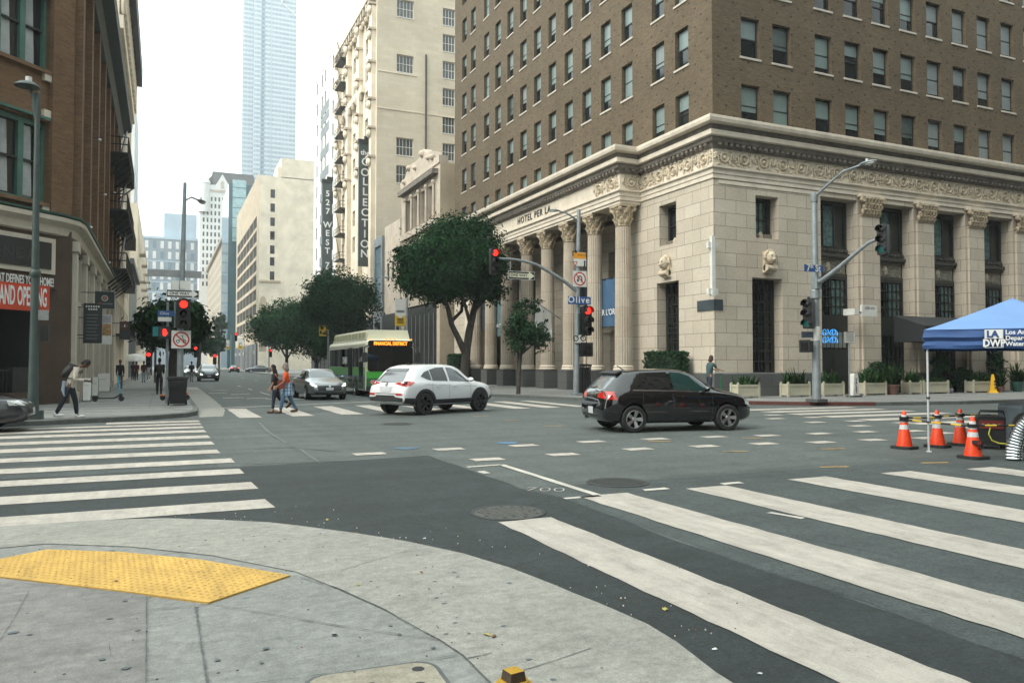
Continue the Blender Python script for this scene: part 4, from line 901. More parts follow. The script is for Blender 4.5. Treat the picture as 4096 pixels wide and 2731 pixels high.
w = MB(); w.prism([(0.3 + .9 * (1 - math.cos(k * math.pi / 16)), 10 + (7.6 + 2.2 * math.sin(k * math.pi / 16))) for k in range(17)] + [(2.1, 5), (.3, 5)], lambda a, b, d: (XH + a, YB + d, b), -.05, .1, TAN); relem(w, t5, "blind_arch", OF)
pw = window_proto(1.2, 2.3, DKF, GL, None, (1, 2), .06, None, "end_window"); us = [False]
for h in ew: place(pw, t5, (0, 0), 0, h[0], h[2], .3, us)
GRL = M("band_louvre", (0.085, 0.085, 0.075), .6, var=.4, scale=2)
for k, (a, b, z0, z1) in enumerate(bands):
    w = MB(); w.bx((XH + .5, YB + 5.8, z0), (XH + .7, 280.4, z1), GRL)
    for i in range(30): y = YB + 6 + i * 2; w.bx((XH + .1, y, z0), (XH + .5, y + .35, z1), TAN if i % 5 == 0 else GRL)
    relem(w, t5, "window_band", OF)
# ground-floor shops along this side; street shade is put into their dark colour
SHOP = M("shaded_shopfront", (.020, .023, .024), .45, var=.4, scale=.6); SHG = M("shop_fascia", (.10, .10, .09), .6, var=.4, scale=.5)
for par, OF, y0, y1 in ((co, (XH, YC), 90.6, 111.6), (t4, (XH, 112.5), 112.8, 132.3), (t2, (XH, 80), 80.3, 86.2), (t5, (XH, 214.75), 216, 284)):
    w = MB(); q = random.Random(int(y0)); w.bx((XH - .25, y0, 0), (XH - .02, y1, 7.2), SHOP); y = y0 + .5
    while y < y1 - 3:
        w.bx((XH - .4, y, 4.4), (XH - .25, y + 2.4, 5.3), q.choice((SHG, GREYP, SHOP, IVO))); w.bx((XH - .33, y - .25, 0), (XH - .25, y, 7), q.choice((GREYP, IVO, SHOP))); y += q.uniform(3, 4.5)
    relem(w, par, "shopfront", OF)
# --- farther blocks
t6 = thing("glass_block", "dark teal glass block with a light blue panel beyond the cream end wall", "building", (21, 295, 0)); OF = (21, 295)
TEAL = glassmat("teal_glass", (0.02, 0.085, 0.11), .08, .8); SKYP = glassmat("light_blue_glass", (0.30, 0.46, 0.50), .1, .8)
w = MB(); w.bx((21.1, 295, 0), (38, 330, 67), TEAL); relem(w, t6, "glass_wall", OF)
w = MB(); w.bx((22.4, 294.7, 46), (27, 295.1, 68.4), SKYP)
for k in range(6): w.bx((22.4, 294.6, 47 + 3.7 * k), (27, 294.75, 47.2 + 3.7 * k), TEAL)
relem(w, t6, "light_panel", OF)
t7 = thing("gabled_tower", "white tower with steep dark roof and pointed dormer far down the street", "building", (18, 470, 0)); OF = (18, 470)
w = MB(); tw = [(1.4 + 2.05 * i + .25, 2.6 + 2.05 * i, z, z + 2.4) for i in range(8) for z in [46 + 4.05 * k for k in range(13)]]
facade(w, (18.2, 470), 0, 18.5, 0, 100, [(h[0], h[1], h[2], h[3]) for h in tw], WHITE, .3); w.bx((18.5, 470.5, 0), (36.5, 490, 99.9), DARK); facade(w, (18.2, 490), -math.pi / 2, 20, 0, 100, [], WHITE)
w.bx((18, 469.6, 100), (37, 490, 101.2), BEIGE); w.bx((18.2, 470, 101.2), (36.5, 489, 104), WHITE); w.lathe([(3.2, 88), (3.2, 104.4), (3.5, 104.6), (3.3, 105), (2.2, 107.5), (0, 108)], WHITE, (20.5, 471, 0), 14)
relem(w, t7, "wall", OF)
w = MB(); RF = M("slate_roof", (0.075, 0.075, 0.075), .7, var=.15, scale=.2); w.prism([(24, 104), (49, 104), (47.5, 112.6), (25, 112.6)], lambda a, b, d: (a, 474 + d, b), 0, 12, RF); w.prism([(19, 104), (25, 104), (25, 110.5)], lambda a, b, d: (a, 474 + d, b), 0, 8, RF); relem(w, t7, "roof", OF)
w = MB(); w.prism([(26.5, 101.2), (33.8, 101.2), (33.8, 104), (30.1, 110.4), (26.5, 104)], lambda a, b, d: (a, 469.5 + d, b), 0, 6, WHITE); w.prism([(29.2, 102), (31, 102), (31, 105.6), (30.1, 107), (29.2, 105.6)], lambda a, b, d: (a, 469.4 + d, b), 0, .2, BEIGE); relem(w, t7, "dormer", OF)
pw = window_proto(.95, 2.4, DKF, GL, None, (1, 2), .1, None, "window"); us = [False]
for h in tw[:98]: place(pw, t7, (.2, 0), 0, h[0], h[2], .12, us)
t8 = thing("tan_building", "tan building with jutting cornice below the white tower", "building", (XH, 335, 0)); OF = (XH, 335)
w = MB(); w.bx((XH, 335, 0), (XH + 14, 470, 54), TAN); w.bx((XH - 1.2, 334.6, 54), (XH + 14, 471, 55.6), M("tan_cornice", (.30, .25, .19), .8)); relem(w, t8, "wall", OF)
w = MB()
for k in range(10):
    for j in range(12): w.bx((XH - .05, 345 + 10 * j, 8 + 4.4 * k), (XH + .03, 349 + 10 * j, 10.5 + 4.4 * k), GREYP)
o = relem(w, t8, "window", OF); o["kind"] = "stuff"
t9 = thing("skyscraper", "very tall pale glass skyscraper fading into the haze", "skyscraper", (60, 700, 0)); OF = (60, 700)
def tower_mat():  # pale tones: part of the haze is put into the wall colour
    m, t, b = newmat("curtain_wall"); uv, u, z = wall_uv(t)
    fz = math_(t, 'FRACT', math_(t, 'DIVIDE', z, 4.1)); fu = math_(t, 'FRACT', math_(t, 'DIVIDE', u, 3.1))
    band = math_(t, 'LESS_THAN', fz, 0.42); ver = math_(t, 'LESS_THAN', fu, 0.12)
    cell = nd(t, "ShaderNodeTexWhiteNoise", noise_dimensions='2D'); cc = t.nodes.new("ShaderNodeCombineXYZ")
    t.links.new(math_(t, 'FLOOR', math_(t, 'DIVIDE', u, 6.2)), cc.inputs[0]); t.links.new(math_(t, 'FLOOR', math_(t, 'DIVIDE', z, 4.1)), cc.inputs[1]); t.links.new(cc.outputs[0], cell.inputs["Vector"])
    c = mixc(t, ramp(t, cell.outputs["Value"], [(0.0, 0.0), (1.0, 0.6)]), (0.16, 0.24, 0.31), (0.30, 0.38, 0.44)); c = mixc(t, band, c, (0.46, 0.50, 0.53)); c = mixc(t, ver, c, (0.42, 0.47, 0.51))
    t.links.new(c, b.inputs["Base Color"]); b.inputs["Roughness"].default_value = .25; return m
w = MB(); TM = tower_mat(); w.bx((70, 700, 0), (105.5, 745, 345), TM); w.bx((61, 709, 0), (69.9, 745, 345), TM); relem(w, t9, "curtain_wall", OF)
w = MB(); NOT = M("recessed_glass", (0.07, 0.16, 0.22), .2)
for k in range(84): w.bx((75.6, 699.7, 4 + 4.1 * k), (78.4, 700.1, 6.6 + 4.1 * k), NOT)
w.bx((83.4, 699.8, 0), (84.6, 700.1, 345), M("dark_mullion", (.3, .37, .42), .3)); relem(w, t9, "notch", OF)
w = MB()
for a, b in (((70, 345), (76, 322)), ((105, 340), (92, 322)), ((92, 322), (105, 312)), ((78, 322), (84, 345))):
    w.tube([(a[0], 699.6, a[1]), (b[0], 699.6, b[1])], .7, WHITE, 4)
relem(w, t9, "bracing", OF)
t10 = thing("office_block", "wide blue and grey block with white windows closing the far end of the street", "building", (-12, 520, 0)); OF = (-12, 520)
BG = M("blue_grey_panel", (0.22, 0.27, 0.31), .6, var=.1, scale=.2); PB = M("pale_blue_panel", (0.40, 0.50, 0.58), .5, var=.1, scale=.2)
w = MB(); w.bx((-12.1, 520, 0), (19.4, 550, 78.5), BG); w.bx((-12.4, 519.6, 78.5), (19.6, 550, 80), PB); relem(w, t10, "wall", OF)
w = MB(); w.bx((-.2, 524, 80), (18.7, 545, 95.5), PB); relem(w, t10, "plant_floor", OF)
for k in range(8):
    for j in range(7):
        w = MB(); x = -10.6 + 4.3 * j; z = 28 + 6.4 * k
        w.bx((x, 519.7, z), (x + 1.9, 520.05, z + 4.4), WHITE if (j + k) % 4 else BLUEG); relem(w, t10, "window", OF)
for k in range(7):
    w = MB(); w.bx((-12.1, 519.8, 26 + 6.4 * k + .2), (19.4, 520.1, 26 + 6.4 * k + .8), PB); relem(w, t10, "band", OF)
# ------------------------------------------------------------------ left side of the street
XL, YL = -3.29, 34.39; CA = math.radians(46.3)
OBR = brickmat("orange_brick", (0.245, 0.142, 0.072), (0.165, 0.093, 0.048), (0.19, 0.125, 0.08), 0.24, 0.075, 0.012, None, stain=0.45, big=0.6)
GRN = M("green_window_frame", (0.055, 0.135, 0.105), 0.5, var=.2, scale=3); IVORY = M("ivory_moulding", (0.52, 0.475, 0.39), .7, var=.12, scale=1.2)
BRN = M("brown_stucco", (0.062, 0.040, 0.026), .85, var=.25, scale=1.5, bmp=.2)
lb = thing("corner_building", "orange brick corner building with green windows above a dark shop entrance", "building", (XL, YL, 0)); OF = (XL, YL)
U = Vector((math.cos(CA), math.sin(CA), 0)); LW = 9.0; P0 = Vector((XL, YL, 0)) - U * LW
Nc = Vector((U.y, -U.x, 0))
w = MB(); ch = [(5.05, 7.9, 7.7, 10.75), (5.05, 7.9, 12.7, 15.55), (1.2, 4.0, 7.7, 10.75), (1.2, 4.0, 12.7, 15.55)]
facade(w, P0, CA, LW, 7.0, 20, ch, OBR, .3); fx = [(1.0 + 4.2 * k, 3.4 + 4.2 * k, z, z + 3) for k in range(7) for z in (7.7, 12.7)]
facade(w, (XL, YL), math.pi / 2, 30, 6.6, 20, fx, OBR, .35)
w.add([(P0.x, P0.y, 20), (XL, YL, 20), (XL, YL + 30, 20), (XL - 25, YL + 30, 20), (P0.x, P0.y, 0), (XL - 25, YL + 30, 0), (P0.x - 20, P0.y - 3, 20), (P0.x - 20, P0.y - 3, 0)], [(0, 1, 2, 3), (0, 3, 6), (0, 6, 7, 4)], OBR)
for k in range(8): y = YL + .2 + 4.2 * k; w.bx((XL - .05, y - .1 if k else y, 7), (XL + .28, y + .65, 19.2), OBR)
for s in (8.35,): c = P0 + U * s; w.box((c.x + Nc.x * .08, c.y + Nc.y * .08, 13.5), (.9, .3, 12.6), OBR, CA)
relem(w, lb, "brick_wall", OF)
def gwin(wd, h, cols):
    m = MB(); g = GRN; f = .13
    m.bx((0, -.05, 0), (f, .2, h), g); m.bx((wd - f, -.05, 0), (wd, .2, h), g); m.bx((f, -.05, h - .2), (wd - f, .2, h), g); m.bx((f, -.05, 0), (wd - f, .2, .12), g)
    for i in range(1, cols): m.bx((wd * i / cols - .11, -.04, .12), (wd * i / cols + .11, .18, h - .2), g)
    m.bx((f, -.02, h * .48), (wd - f, .14, h * .48 + .07), DKF); o = m.build("green_window", None)
    p = MB(); p.add([(f, .1, .1), (wd - f, .1, .1), (wd - f, .1, h - .15), (f, .1, h - .15)], [(0, 1, 2, 3)], GLB); p.build("pane", o)
    q = MB(); CW = M("net_curtain", (.34, .36, .36), .8, var=.2)
    for i in range(cols):
        x0 = wd * i / cols + .2; vs = []
        for r in range(2):
            for j in range(7): vs.append((x0 + j * (.06 if r == 0 else .045), .085 + .008 * (j % 2), .2 if r == 0 else h - .25))
        q.add(vs, [(j, j + 1, 8 + j, 7 + j) for j in range(6)], CW)
        if i == 0: q.bx((x0, .07, h * .55), (x0 + .7, .09, h - .25), CW)
    q.build("curtain", o); return o
gw = gwin(2.85, 3.05, 3); us = [False]; r0 = P0 - Vector((XL, YL, 0))
for h in ch: place(gw, lb, r0, CA, h[0], h[2], .22, us)
sd = window_proto(2.4, 3, GRN, GL, None, (2, 2), .1, None, "side_window"); us = [False]
for h in fx: place(sd, lb, (0, 0), math.pi / 2, h[0], h[2], .25, us)
for h in ch[:2]:       # stone blocks at window corners
    for z in (h[2] - .42, h[3] + .05):
        w = MB(); c = P0 + U * (h[1] - .12) + Nc * .05; w.box((c.x, c.y, z + .2), (.34, .2, .38), IVORY, CA); relem(w, lb, "corner_stone", OF)
w = MB()
for h in ch:
    w = MB(); c = P0 + U * ((h[0] + h[1]) / 2) + Nc * .06; w.box((c.x, c.y, h[2] - .08), (h[1] - h[0] + .1, .25, .14), OBR, CA); relem(w, lb, "window_sill", OF); w = MB(); w.box((c.x, c.y, h[3] + .12), (h[1] - h[0] + .2, .2, .1), GRN, CA); relem(w, lb, "window_head", OF)

w = MB()       # ivory cornice over the shop level, turning the corner
cp = [tuple(P0.xy), tuple((Vector((XL, YL, 0)) - U * .7).xy), (XL - .12, YL + .1), (XL, YL + .9), (XL, YL + 30)]
sweep(w, cp, [(0, 6.55), (.12, 6.6), (.15, 6.9), (.3, 6.98), (.42, 7.05), (.42, 7.22), (0, 7.26)], IVORY); sweep(w, cp, [(0, 7.26), (.46, 7.27), (.5, 7.34), (0, 7.4)], GRN); relem(w, lb, "shop_cornice", OF)
w = MB()       # shop level: dark recess, brown piers, ivory columns along the street
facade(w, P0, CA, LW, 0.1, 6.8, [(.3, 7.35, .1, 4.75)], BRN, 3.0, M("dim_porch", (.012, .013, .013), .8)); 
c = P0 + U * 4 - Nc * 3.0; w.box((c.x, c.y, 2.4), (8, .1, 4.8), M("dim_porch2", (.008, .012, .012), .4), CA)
facade(w, (XL, YL), math.pi / 2, 30, .1, 6.7, [(1.2 + 4.2 * k, 4.9 + 4.2 * k if k < 6 else 29, .1, 6.2) for k in range(7)], BRN, .5); w.bx((XL - .7, YL + 1, .1), (XL - .5, YL + 29.5, 6.6), DKM)
relem(w, lb, "shop_wall", OF)
w = MB()
for k in range(7):
    y = YL + .75 + 4.2 * k; w.bx((XL - .1, y - .3, .3), (XL + .16, y + .32, 6.5), IVORY); w.bx((XL - .1, y - .4, .15), (XL + .24, y + .42, .55), IVORY); w.bx((XL - .1, y - .4, 6.1), (XL + .22, y + .42, 6.5), IVORY)
    for j in (1.4, 2.3, 3.2): w.bx((XL - .12, y + j - .06, .3), (XL + .02, y + j + .06, 4.1 if j == 2.3 else 6.2), IVORY)
    w.bx((XL - .12, y + .4, 4.1), (XL + .02, y + 3.8, 4.3), IVORY)
relem(w, lb, "ivory_column", OF)
w = MB(); c = P0 + U * 3.9 + Nc * .06; X = FR((c.x, c.y, 5.78), CA)      # dark fascia sign in a pale frame
def cb(mb, u, z, du, dz, d, mat, t=.12):
    p = P0 + U * u + Nc * d; mb.box((p.x, p.y, z), (du, t, dz), mat, CA)
cb(w, 4.6, 5.72, 7.3, 1.35, .02, IVORY); cb(w, 4.6, 5.72, 6.9, 1.0, .06, M("black_fascia", (.012, .013, .014), .4)); 
p = P0 + U * 6.1 + Nc * .125; w.text("ACIENDA", .62, M("dim_letters", (.03, .032, .035), .4), FR((p.x, p.y, 5.66), CA), .01, align='CENTER'); relem(w, lb, "fascia_sign", OF)
def chu(px):
    """point of the canted front seen at a photo pixel: distance along it from its right end, height"""
    d = ray(px); den = d.x * U.y - d.y * U.x; k = (XL * U.y - YL * U.x) / den; q = EYE + d * k; return (q.x - XL) * U.x + (q.y - YL) * U.y, q.z
def chp(u, z, d=.0): return (XL + U.x * u + Nc.x * d, YL + U.y * u + Nc.y * d, z)
ur, z1 = chu(T4(515, 60)); z0 = chu(T4(515, 103))[1]; w = MB(); cb(w, 4.4, (z0 + z1) / 2, 8, .42, .0, BRN); w.text("CUISINE THAT DEFINES YOUR HOME!", .44, LET, FR(chp(ur, (z0 + z1) / 2, .065), CA), .008, align='RIGHT', bold=.006, sx=.43); relem(w, lb, "slogan_lettering", OF)
REDB = M("red_banner", (0.50, 0.055, 0.018), .7, var=.12, scale=1.5); ur, zt_ = chu(T4(462, 112)); zb_ = chu(T4(460, 365))[1]; ut, _ = chu(T4(432, 200)); hb_ = zt_ - zb_
bn = thing("hanging_banner", "red banner with white GRAND OPENING letters hung across the dark shop entrance", "banner", chp(ur, zb_, .12), CA)
w = MB(); w.bx((-5.2, -.02, 0), (0, .02, hb_), REDB); w.build("cloth", bn); w = MB(); w.text("GRAND OPENING", hb_ * .98, LET, FR((ut - ur, -.03, hb_ * .5)), .004, align='RIGHT', bold=.02, sx=.285); w.build("lettering", bn)
w = MB(); FL = EM("fluorescent_tube", (.9, .9, .7), 2.2); p = P0 + U * 6.2 - Nc * 1.5; w.box((p.x, p.y, 3.75), (.7, .06, .05), FL, CA); p = P0 + U * 4.6 - Nc * 1.8; w.box((p.x, p.y, 3.8), (.7, .06, .05), FL, CA); relem(w, lb, "porch_light", OF)
w = MB(); NE = EM("pale_neon", (.55, .85, .95), 2.0); p = P0 + U * 6.0 - Nc * .6
w.tube([(p.x + .25, p.y + .2, 1.95), (p.x + .05, p.y + .05, 1.97), (p.x, p.y, 1.85), (p.x + .06, p.y + .05, 1.72), (p.x, p.y, 1.6), (p.x + .02, p.y, 1.42), (p.x + .12, p.y + .08, 1.35)], .028, NE, 6); relem(w, lb, "neon_sign", OF)
w = MB(); DGL = glassmat('dim_shop_glass', (.018, .032, .03), .1, .6)
for k in range(6): cb(w, 1.2 + k * 1.15, 2.3, .09, 4.3, -2.85, GREYP); 
for z in (1.0, 2.6): cb(w, 4.0, z, 7.2, .08, -2.84, GREYP)
cb(w, 2.0, 1.8, 1.5, 1.4, -2.8, DGL); cb(w, 4.3, 1.2, 1.6, 1.1, -2.2, M('shop_counter', (.05, .06, .055), .6)); cb(w, 5.6, .9, .7, 1.3, -1.6, M('shop_crate', (.04, .035, .03), .7)); relem(w, lb, 'shop_interior', OF)
# roof cornice and fire escapes
w = MB(); sweep(w, [(XL, YL + 1.5), (XL, YL + 29)], [(0, 18.0), (.3, 18.1), (.5, 18.6), (1.0, 18.8), (1.05, 19.3), (0, 19.4)], M("dark_green_cornice", (.018, .034, .03), .6, var=.3)); relem(w, lb, "roof_cornice", OF)
w = MB()
for z in (7.4, 11.0, 14.5):
    w.bx((XL, YL + 18, z), (XL + 1.25, YL + 28.5, z + .08), IRON)
    for j in range(26): w.tube([(XL + 1.22, YL + 18 + .42 * j, z), (XL + 1.22, YL + 18 + .42 * j, z + 1)], .025, IRON, 4)
    for zz in (.55, 1.0): w.tube([(XL, YL + 18, z + zz), (XL + 1.22, YL + 18, z + zz), (XL + 1.22, YL + 28.5, z + zz)], .035, IRON, 4)
    for j in range(6): w.tube([(XL + 1.2, YL + 18.2 + 2 * j, z), (XL, YL + 18.2 + 2 * j, z - 1.1)], .05, IRON, 4)
    w.tube([(XL + .8, YL + 19, z), (XL + .8, YL + 26, z + 3.5)], .08, IRON, 4)
relem(w, lb, "fire_escape", OF)
w = MB()
for k in range(7):
    for z in ((7.5, 12.4, 10.6)[k % 3],): w.ball((XL + .42, YL + 3 + 4.2 * k, z), (.08, .08, .06), LET, None, 7, 5); w.tube([(XL, YL + 3 + 4.2 * k, z + .05), (XL + .42, YL + 3 + 4.2 * k, z + .08)], .02, IRON, 4)
relem(w, lb, "wall_lamp", OF)
# low fence and pedestal at the entrance
fn = thing("railing_fence", "low dark metal railing on a brown plinth in front of the shop entrance", "fence", (-6.0, 30.9, .15), CA)
w = MB(); w.bx((-3.2, -.2, 0), (2.2, .2, .42), BRN); w.bx((1.2, -.3, 0), (2.3, .3, .5), BRN); w.build("plinth", fn)
w = MB()
for k in range(44): w.bx((-3.1 + k * .12, -.015, .42), (-3.075 + k * .12, .015, 1.3), IRON)
w.bx((-3.2, -.03, 1.27), (2.2, .03, 1.33), IRON); w.bx((1.6, -.15, .5), (2.2, .15, 1.4), IRON); w.build("railing", fn)
# --- second building on the left, pale with dark overhanging cornice
l2 = thing("ornate_building", "pale building with looped frieze and dark jutting roof cornice behind the brick corner block", "building", (XL, 64.6, 0)); OF = (XL, 64.6)
w = MB(); fx = [(1 + 3 * k, 2.6 + 3 * k, 4 + 4 * j, 6.6 + 4 * j) for k in range(8) for j in range(6)]; facade(w, (XL, 64.6), math.pi / 2, 26, 0, 33, fx, CREAM, .35); w.bx((XL - 20, 64.7, 0), (XL - .5, 90.5, 32.9), DARK); w.add([(XL, 64.6, 20), (XL - 20, 64.6, 20), (XL - 20, 64.6, 33), (XL, 64.6, 33), (XL, 90.6, 33), (XL - 20, 90.6, 33), (XL, 90.6, 0), (XL - 20, 90.6, 0)], [(0, 1, 2, 3), (3, 2, 5, 4), (4, 5, 7, 6)], CREAM); relem(w, l2, "wall", OF)
pw = window_proto(1.6, 2.6, DKF, GL, None, (2, 2), .08, None, "window"); us = [False]
for h in fx: place(pw, l2, (0, 0), math.pi / 2, h[0], h[2], .2, us)
w = MB(); w.bx((XL, 64.6, 27), (XL + .3, 90.4, 28), CREAM)
for k in range(17): y = 65 + 1.5 * k; w.tube([(XL + .3, y + .6 * math.cos(a), 29.4 + 1.2 * math.sin(a)) for a in [j * math.pi / 5 for j in range(11)]], .2, CREAM, 6); w.bx((XL, y + .6, 28), (XL + .5, y + .9, 31), CREAM)
relem(w, l2, "looped_frieze", OF)
w = MB(); w.bx((XL - .5, 64.6, 31), (XL + 1.0, 90.2, 32.9), M("black_cornice", (.02, .025, .028), .6, var=.3)); relem(w, l2, "roof_cornice", OF)
w = MB()
for z in (3.9, 8.2, 12.2): 
    w.bx((XL, 66, z), (XL + .9, 80, z + .1), IRON)
    for j in range(28): w.tube([(XL + .88, 66 + .5 * j, z), (XL + .88, 66 + .5 * j, z + 1)], .03, IRON, 4)
    w.tube([(XL + .88, 66, z + 1), (XL + .88, 80, z + 1)], .04, IRON, 4)
relem(w, l2, "fire_escape", OF)
l3 = thing("cream_building", "plain cream building with small balconies beyond the dark fire escapes", "building", (XL, 116, 0)); OF = (XL, 116)
w = MB(); fx = [(3 + 7 * k, 4.6 + 7 * k, 6 + 4 * j, 8.2 + 4 * j) for k in range(10) for j in range(4)]; facade(w, (XL, 116), math.pi / 2, 75, 0, 23.5, fx, CREAM, .3); w.bx((XL - 15, 116.1, 0), (XL - .4, 190.9, 23.4), DARK); w.add([(XL, 116, 0), (XL - 15, 116, 0), (XL - 15, 116, 23.5), (XL, 116, 23.5), (XL, 191, 23.5), (XL - 15, 191, 23.5), (XL, 191, 0), (XL - 15, 191, 0)], [(0, 1, 2, 3), (3, 2, 5, 4), (4, 5, 7, 6)], CREAM)
w.bx((XL, 116, 3.6), (XL + .5, 120, 4.2), CREAM); relem(w, l3, "wall", OF)
pw = window_proto(1.6, 2.2, DKF, GL, None, (2, 1), .1, None, "window"); us = [False]
for h in fx: place(pw, l3, (0, 0), math.pi / 2, h[0], h[2], .15, us)
w = MB()
for k in range(5):
    for z in (9.7, 13.7, 17.7): w.bx((XL, 124.5 + 14 * k, z), (XL + .8, 128.5 + 14 * k, z + .15), CREAM); w.bx((XL + .7, 124.5 + 14 * k, z), (XL + .8, 128.5 + 14 * k, z + 1), CREAM)
relem(w, l3, "balcony", OF)
l4 = thing("panelled_building", "slim white building with blue panels seen edge-on above the cream one", "building", (XL, 191.5, 0)); OF = (XL, 191.5)
w = MB(); w.bx((XL - 14, 191.5, 0), (XL - 3, 220, 62), WHITE); relem(w, l4, "wall", OF); w = MB()
for k in range(14): w.bx((XL - 3.05, 194, 6 + 4 * k), (XL - 2.95, 218, 8 + 4 * k), PB); w.bx((XL - 13, 191.4, 6 + 4 * k), (XL - 4, 191.6, 8 + 4 * k), PB)
relem(w, l4, "blue_panel", OF)
l5 = thing("low_shop_building", "low grey green shop building behind the white sunshade on the left pavement", "building", (XL, 91, 0)); OF = (XL, 91)
w = MB(); facade(w, (XL, 91), math.pi / 2, 24.5, 0, 12.5, [(1 + 5 * k, 5 + 5 * k, .2, 5) for k in range(4)], GREYP, .6); w.bx((XL - 10, 91.1, 0), (XL - .7, 115, 12.3), DARK); w.bx((XL - 10, 91.05, 12.3), (XL + .4, 115.5, 12.9), GREYP); relem(w, l5, "wall", OF)
# --- two unseen blocks added to face the junction from behind and from the right of the viewer (they shade and mirror, as the street does)
BK = brickmat("dark_red_brick", (0.13, 0.075, 0.05), (0.09, 0.05, 0.035), (0.1, 0.08, 0.06), 0.24, 0.075, 0.012, None)
for (nm, lab, x0, x1, y0, y1, zt_) in (("brick_block", "unseen dark brick block behind the viewer on the near corner", -60, -3.6, -60, -3.2, 30), ("brick_block", "unseen dark brick block over the avenue to the right of the viewer", 21, 90, -60, 1.5, 34)):
    t = thing(nm, lab, "building", (x0, y0, 0)); w = MB()
    fx = [(2 + 4 * k, 3.8 + 4 * k, 5 + 4 * j, 7.2 + 4 * j) for k in range(13) for j in range(6)]
    facade(w, (x1, y1), math.pi, x1 - x0, 0, zt_, fx, BK, .3)
    facade(w, (x1 if x1 < 0 else x0, y0 if x1 < 0 else y1), math.pi / 2 if x1 < 0 else -math.pi / 2, y1 - y0, 0, zt_, fx, BK, .3)
    w.add([(x0, y0, zt_), (x1, y0, zt_), (x1, y1, zt_), (x0, y1, zt_)], [(0, 1, 2, 3)], BK); relem(w, t, "wall", (x0, y0))
    c = MB(); c.bx((x0 + .3, y0 + .3, 0), (x1 - .3, y1 - .3, zt_ - .3), GL); relem(c, t, "glazing", (x0, y0))
# ================================================================== VEHICLES
TYRE = M("tyre_rubber", (0.014, 0.015, 0.015), 0.8, var=.25, scale=12); ALLOY = M("alloy_rim", (0.42, 0.43, 0.43), 0.3, 0.9, var=.08); RIMD = M("dark_rim", (0.02, 0.021, 0.022), 0.45, 0.3)
CHROME = M("chrome", (0.6, 0.62, 0.63), 0.15, 1.0, var=.03); BLKP = M("black_plastic", (0.022, 0.024, 0.024), 0.6, var=.15, scale=6); PLATE = M("number_plate", (0.5, 0.52, 0.54), 0.5, var=.12, scale=9)
def cglass(name, c, r=.03):
    m = M(name, c, r, var=.2, scale=1.2, spec=.9); return m
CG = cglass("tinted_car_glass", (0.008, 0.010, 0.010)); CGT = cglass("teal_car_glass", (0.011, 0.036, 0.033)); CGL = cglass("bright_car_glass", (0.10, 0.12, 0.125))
TAILR = M("tail_light_red", (0.42, 0.02, 0.012), 0.15, var=.25, scale=8, coat=1); TAILON = EM("lit_tail_light", (0.9, 0.05, 0.02), 0.9); HLAMP = M("headlamp_glass", (0.42, 0.44, 0.43), 0.1, var=.3, scale=14, coat=1); HLON = EM("lit_headlamp", (0.9, 1.0, 0.9), 3.0); AMB = M("amber_lens", (0.55, 0.17, 0.02), .2)
def carpaint(name, c, rough=.25, metal=0.0, coat=1.0): return M(name, c, rough, metal, var=.03, scale=1, coat=coat)
def pch(st, n):
    """stations joined by smooth curves without overshoot"""
    xs = [s[0] for s in st]; m = len(st[0])
    def slope(i, k):
        if i in (0, len(st) - 1): return None
        a = (st[i][k] - st[i - 1][k]) / (xs[i] - xs[i - 1]); b = (st[i + 1][k] - st[i][k]) / (xs[i + 1] - xs[i]); return 0 if a * b <= 0 else 2 * a * b / (a + b)
    out = []
    for i in range(len(st) - 1):
        h = xs[i + 1] - xs[i]; nn = max(1, int(round(h / n)))
        for j in range(nn):
            t = j / nn; row = [xs[i] + h * t]
            for k in range(1, m):
                a, b = st[i][k], st[i + 1][k]; d = (b - a) / h; s0, s1 = slope(i, k), slope(i + 1, k); s0 = d if s0 is None else s0; s1 = d if s1 is None else s1
                row.append((2 * t ** 3 - 3 * t ** 2 + 1) * a + (t ** 3 - 2 * t ** 2 + t) * h * s0 + (3 * t ** 2 - 2 * t ** 3) * b + (t ** 3 - t ** 2) * h * s1)
            out.append(row)
    out.append(list(st[-1])); return out
def section(x, zb, zl, zt, w, wr):
    cr = min(.07, (zt - zl) * .35); zr = zt - cr; h = [(0, zb), (w * .78, zb), (w * .93, zb + .05), (w * .985, zb + .2 * (zl - zb) + .03), (w, zb + .55 * (zl - zb)), (w * .995, zb + .78 * (zl - zb)), (w * .975, zl - .03), (w * .95, zl)]
    for t in (.3, .6, .85): h.append((w * .95 + (wr - w * .95) * t + .02 * math.sin(math.pi * t), zl + (zr - zl) * t))
    h += [(wr, zr), (wr * .93, zr + cr * .5), (wr * .72, zt - cr * .18), (wr * .38, zt - cr * .04), (0, zt)]
    return [(x, y, z) for y, z in h] + [(x, -y, z) for y, z in h[-2:0:-1]]
def loft_body(st, mat, step=.12):
    rows = [section(*r) for r in pch(st, step)]; n = len(rows[0]); m = MB(); vs = [p for r in rows for p in r]
    fs = [(i * n + j, i * n + (j + 1) % n, (i + 1) * n + (j + 1) % n, (i + 1) * n + j) for i in range(len(rows) - 1) for j in range(n)]
    m.add(vs, fs, mat, True)
    for row, s in ((rows[0], -1), (rows[-1], 1)):
        o = len(m.v); c = Vector((row[0][0] + .015 * s, 0, sum(p[2] for p in row) / n)); m.add([tuple(c)] + row, [(0, 1 + j, 1 + (j + 1) % n) for j in range(n)], mat, True)
    me = bpy.data.meshes.new("body"); me.from_pydata(m.v, [], m.f); b = bmesh.new(); b.from_mesh(me); bmesh.ops.remove_doubles(b, verts=b.verts, dist=1e-4); bmesh.ops.recalc_face_normals(b, faces=b.faces); bv = BVHTree.FromBMesh(b)
    for f in b.faces: f.smooth = True
    b.to_mesh(me); b.free(); me.materials.append(mat); return me, bv
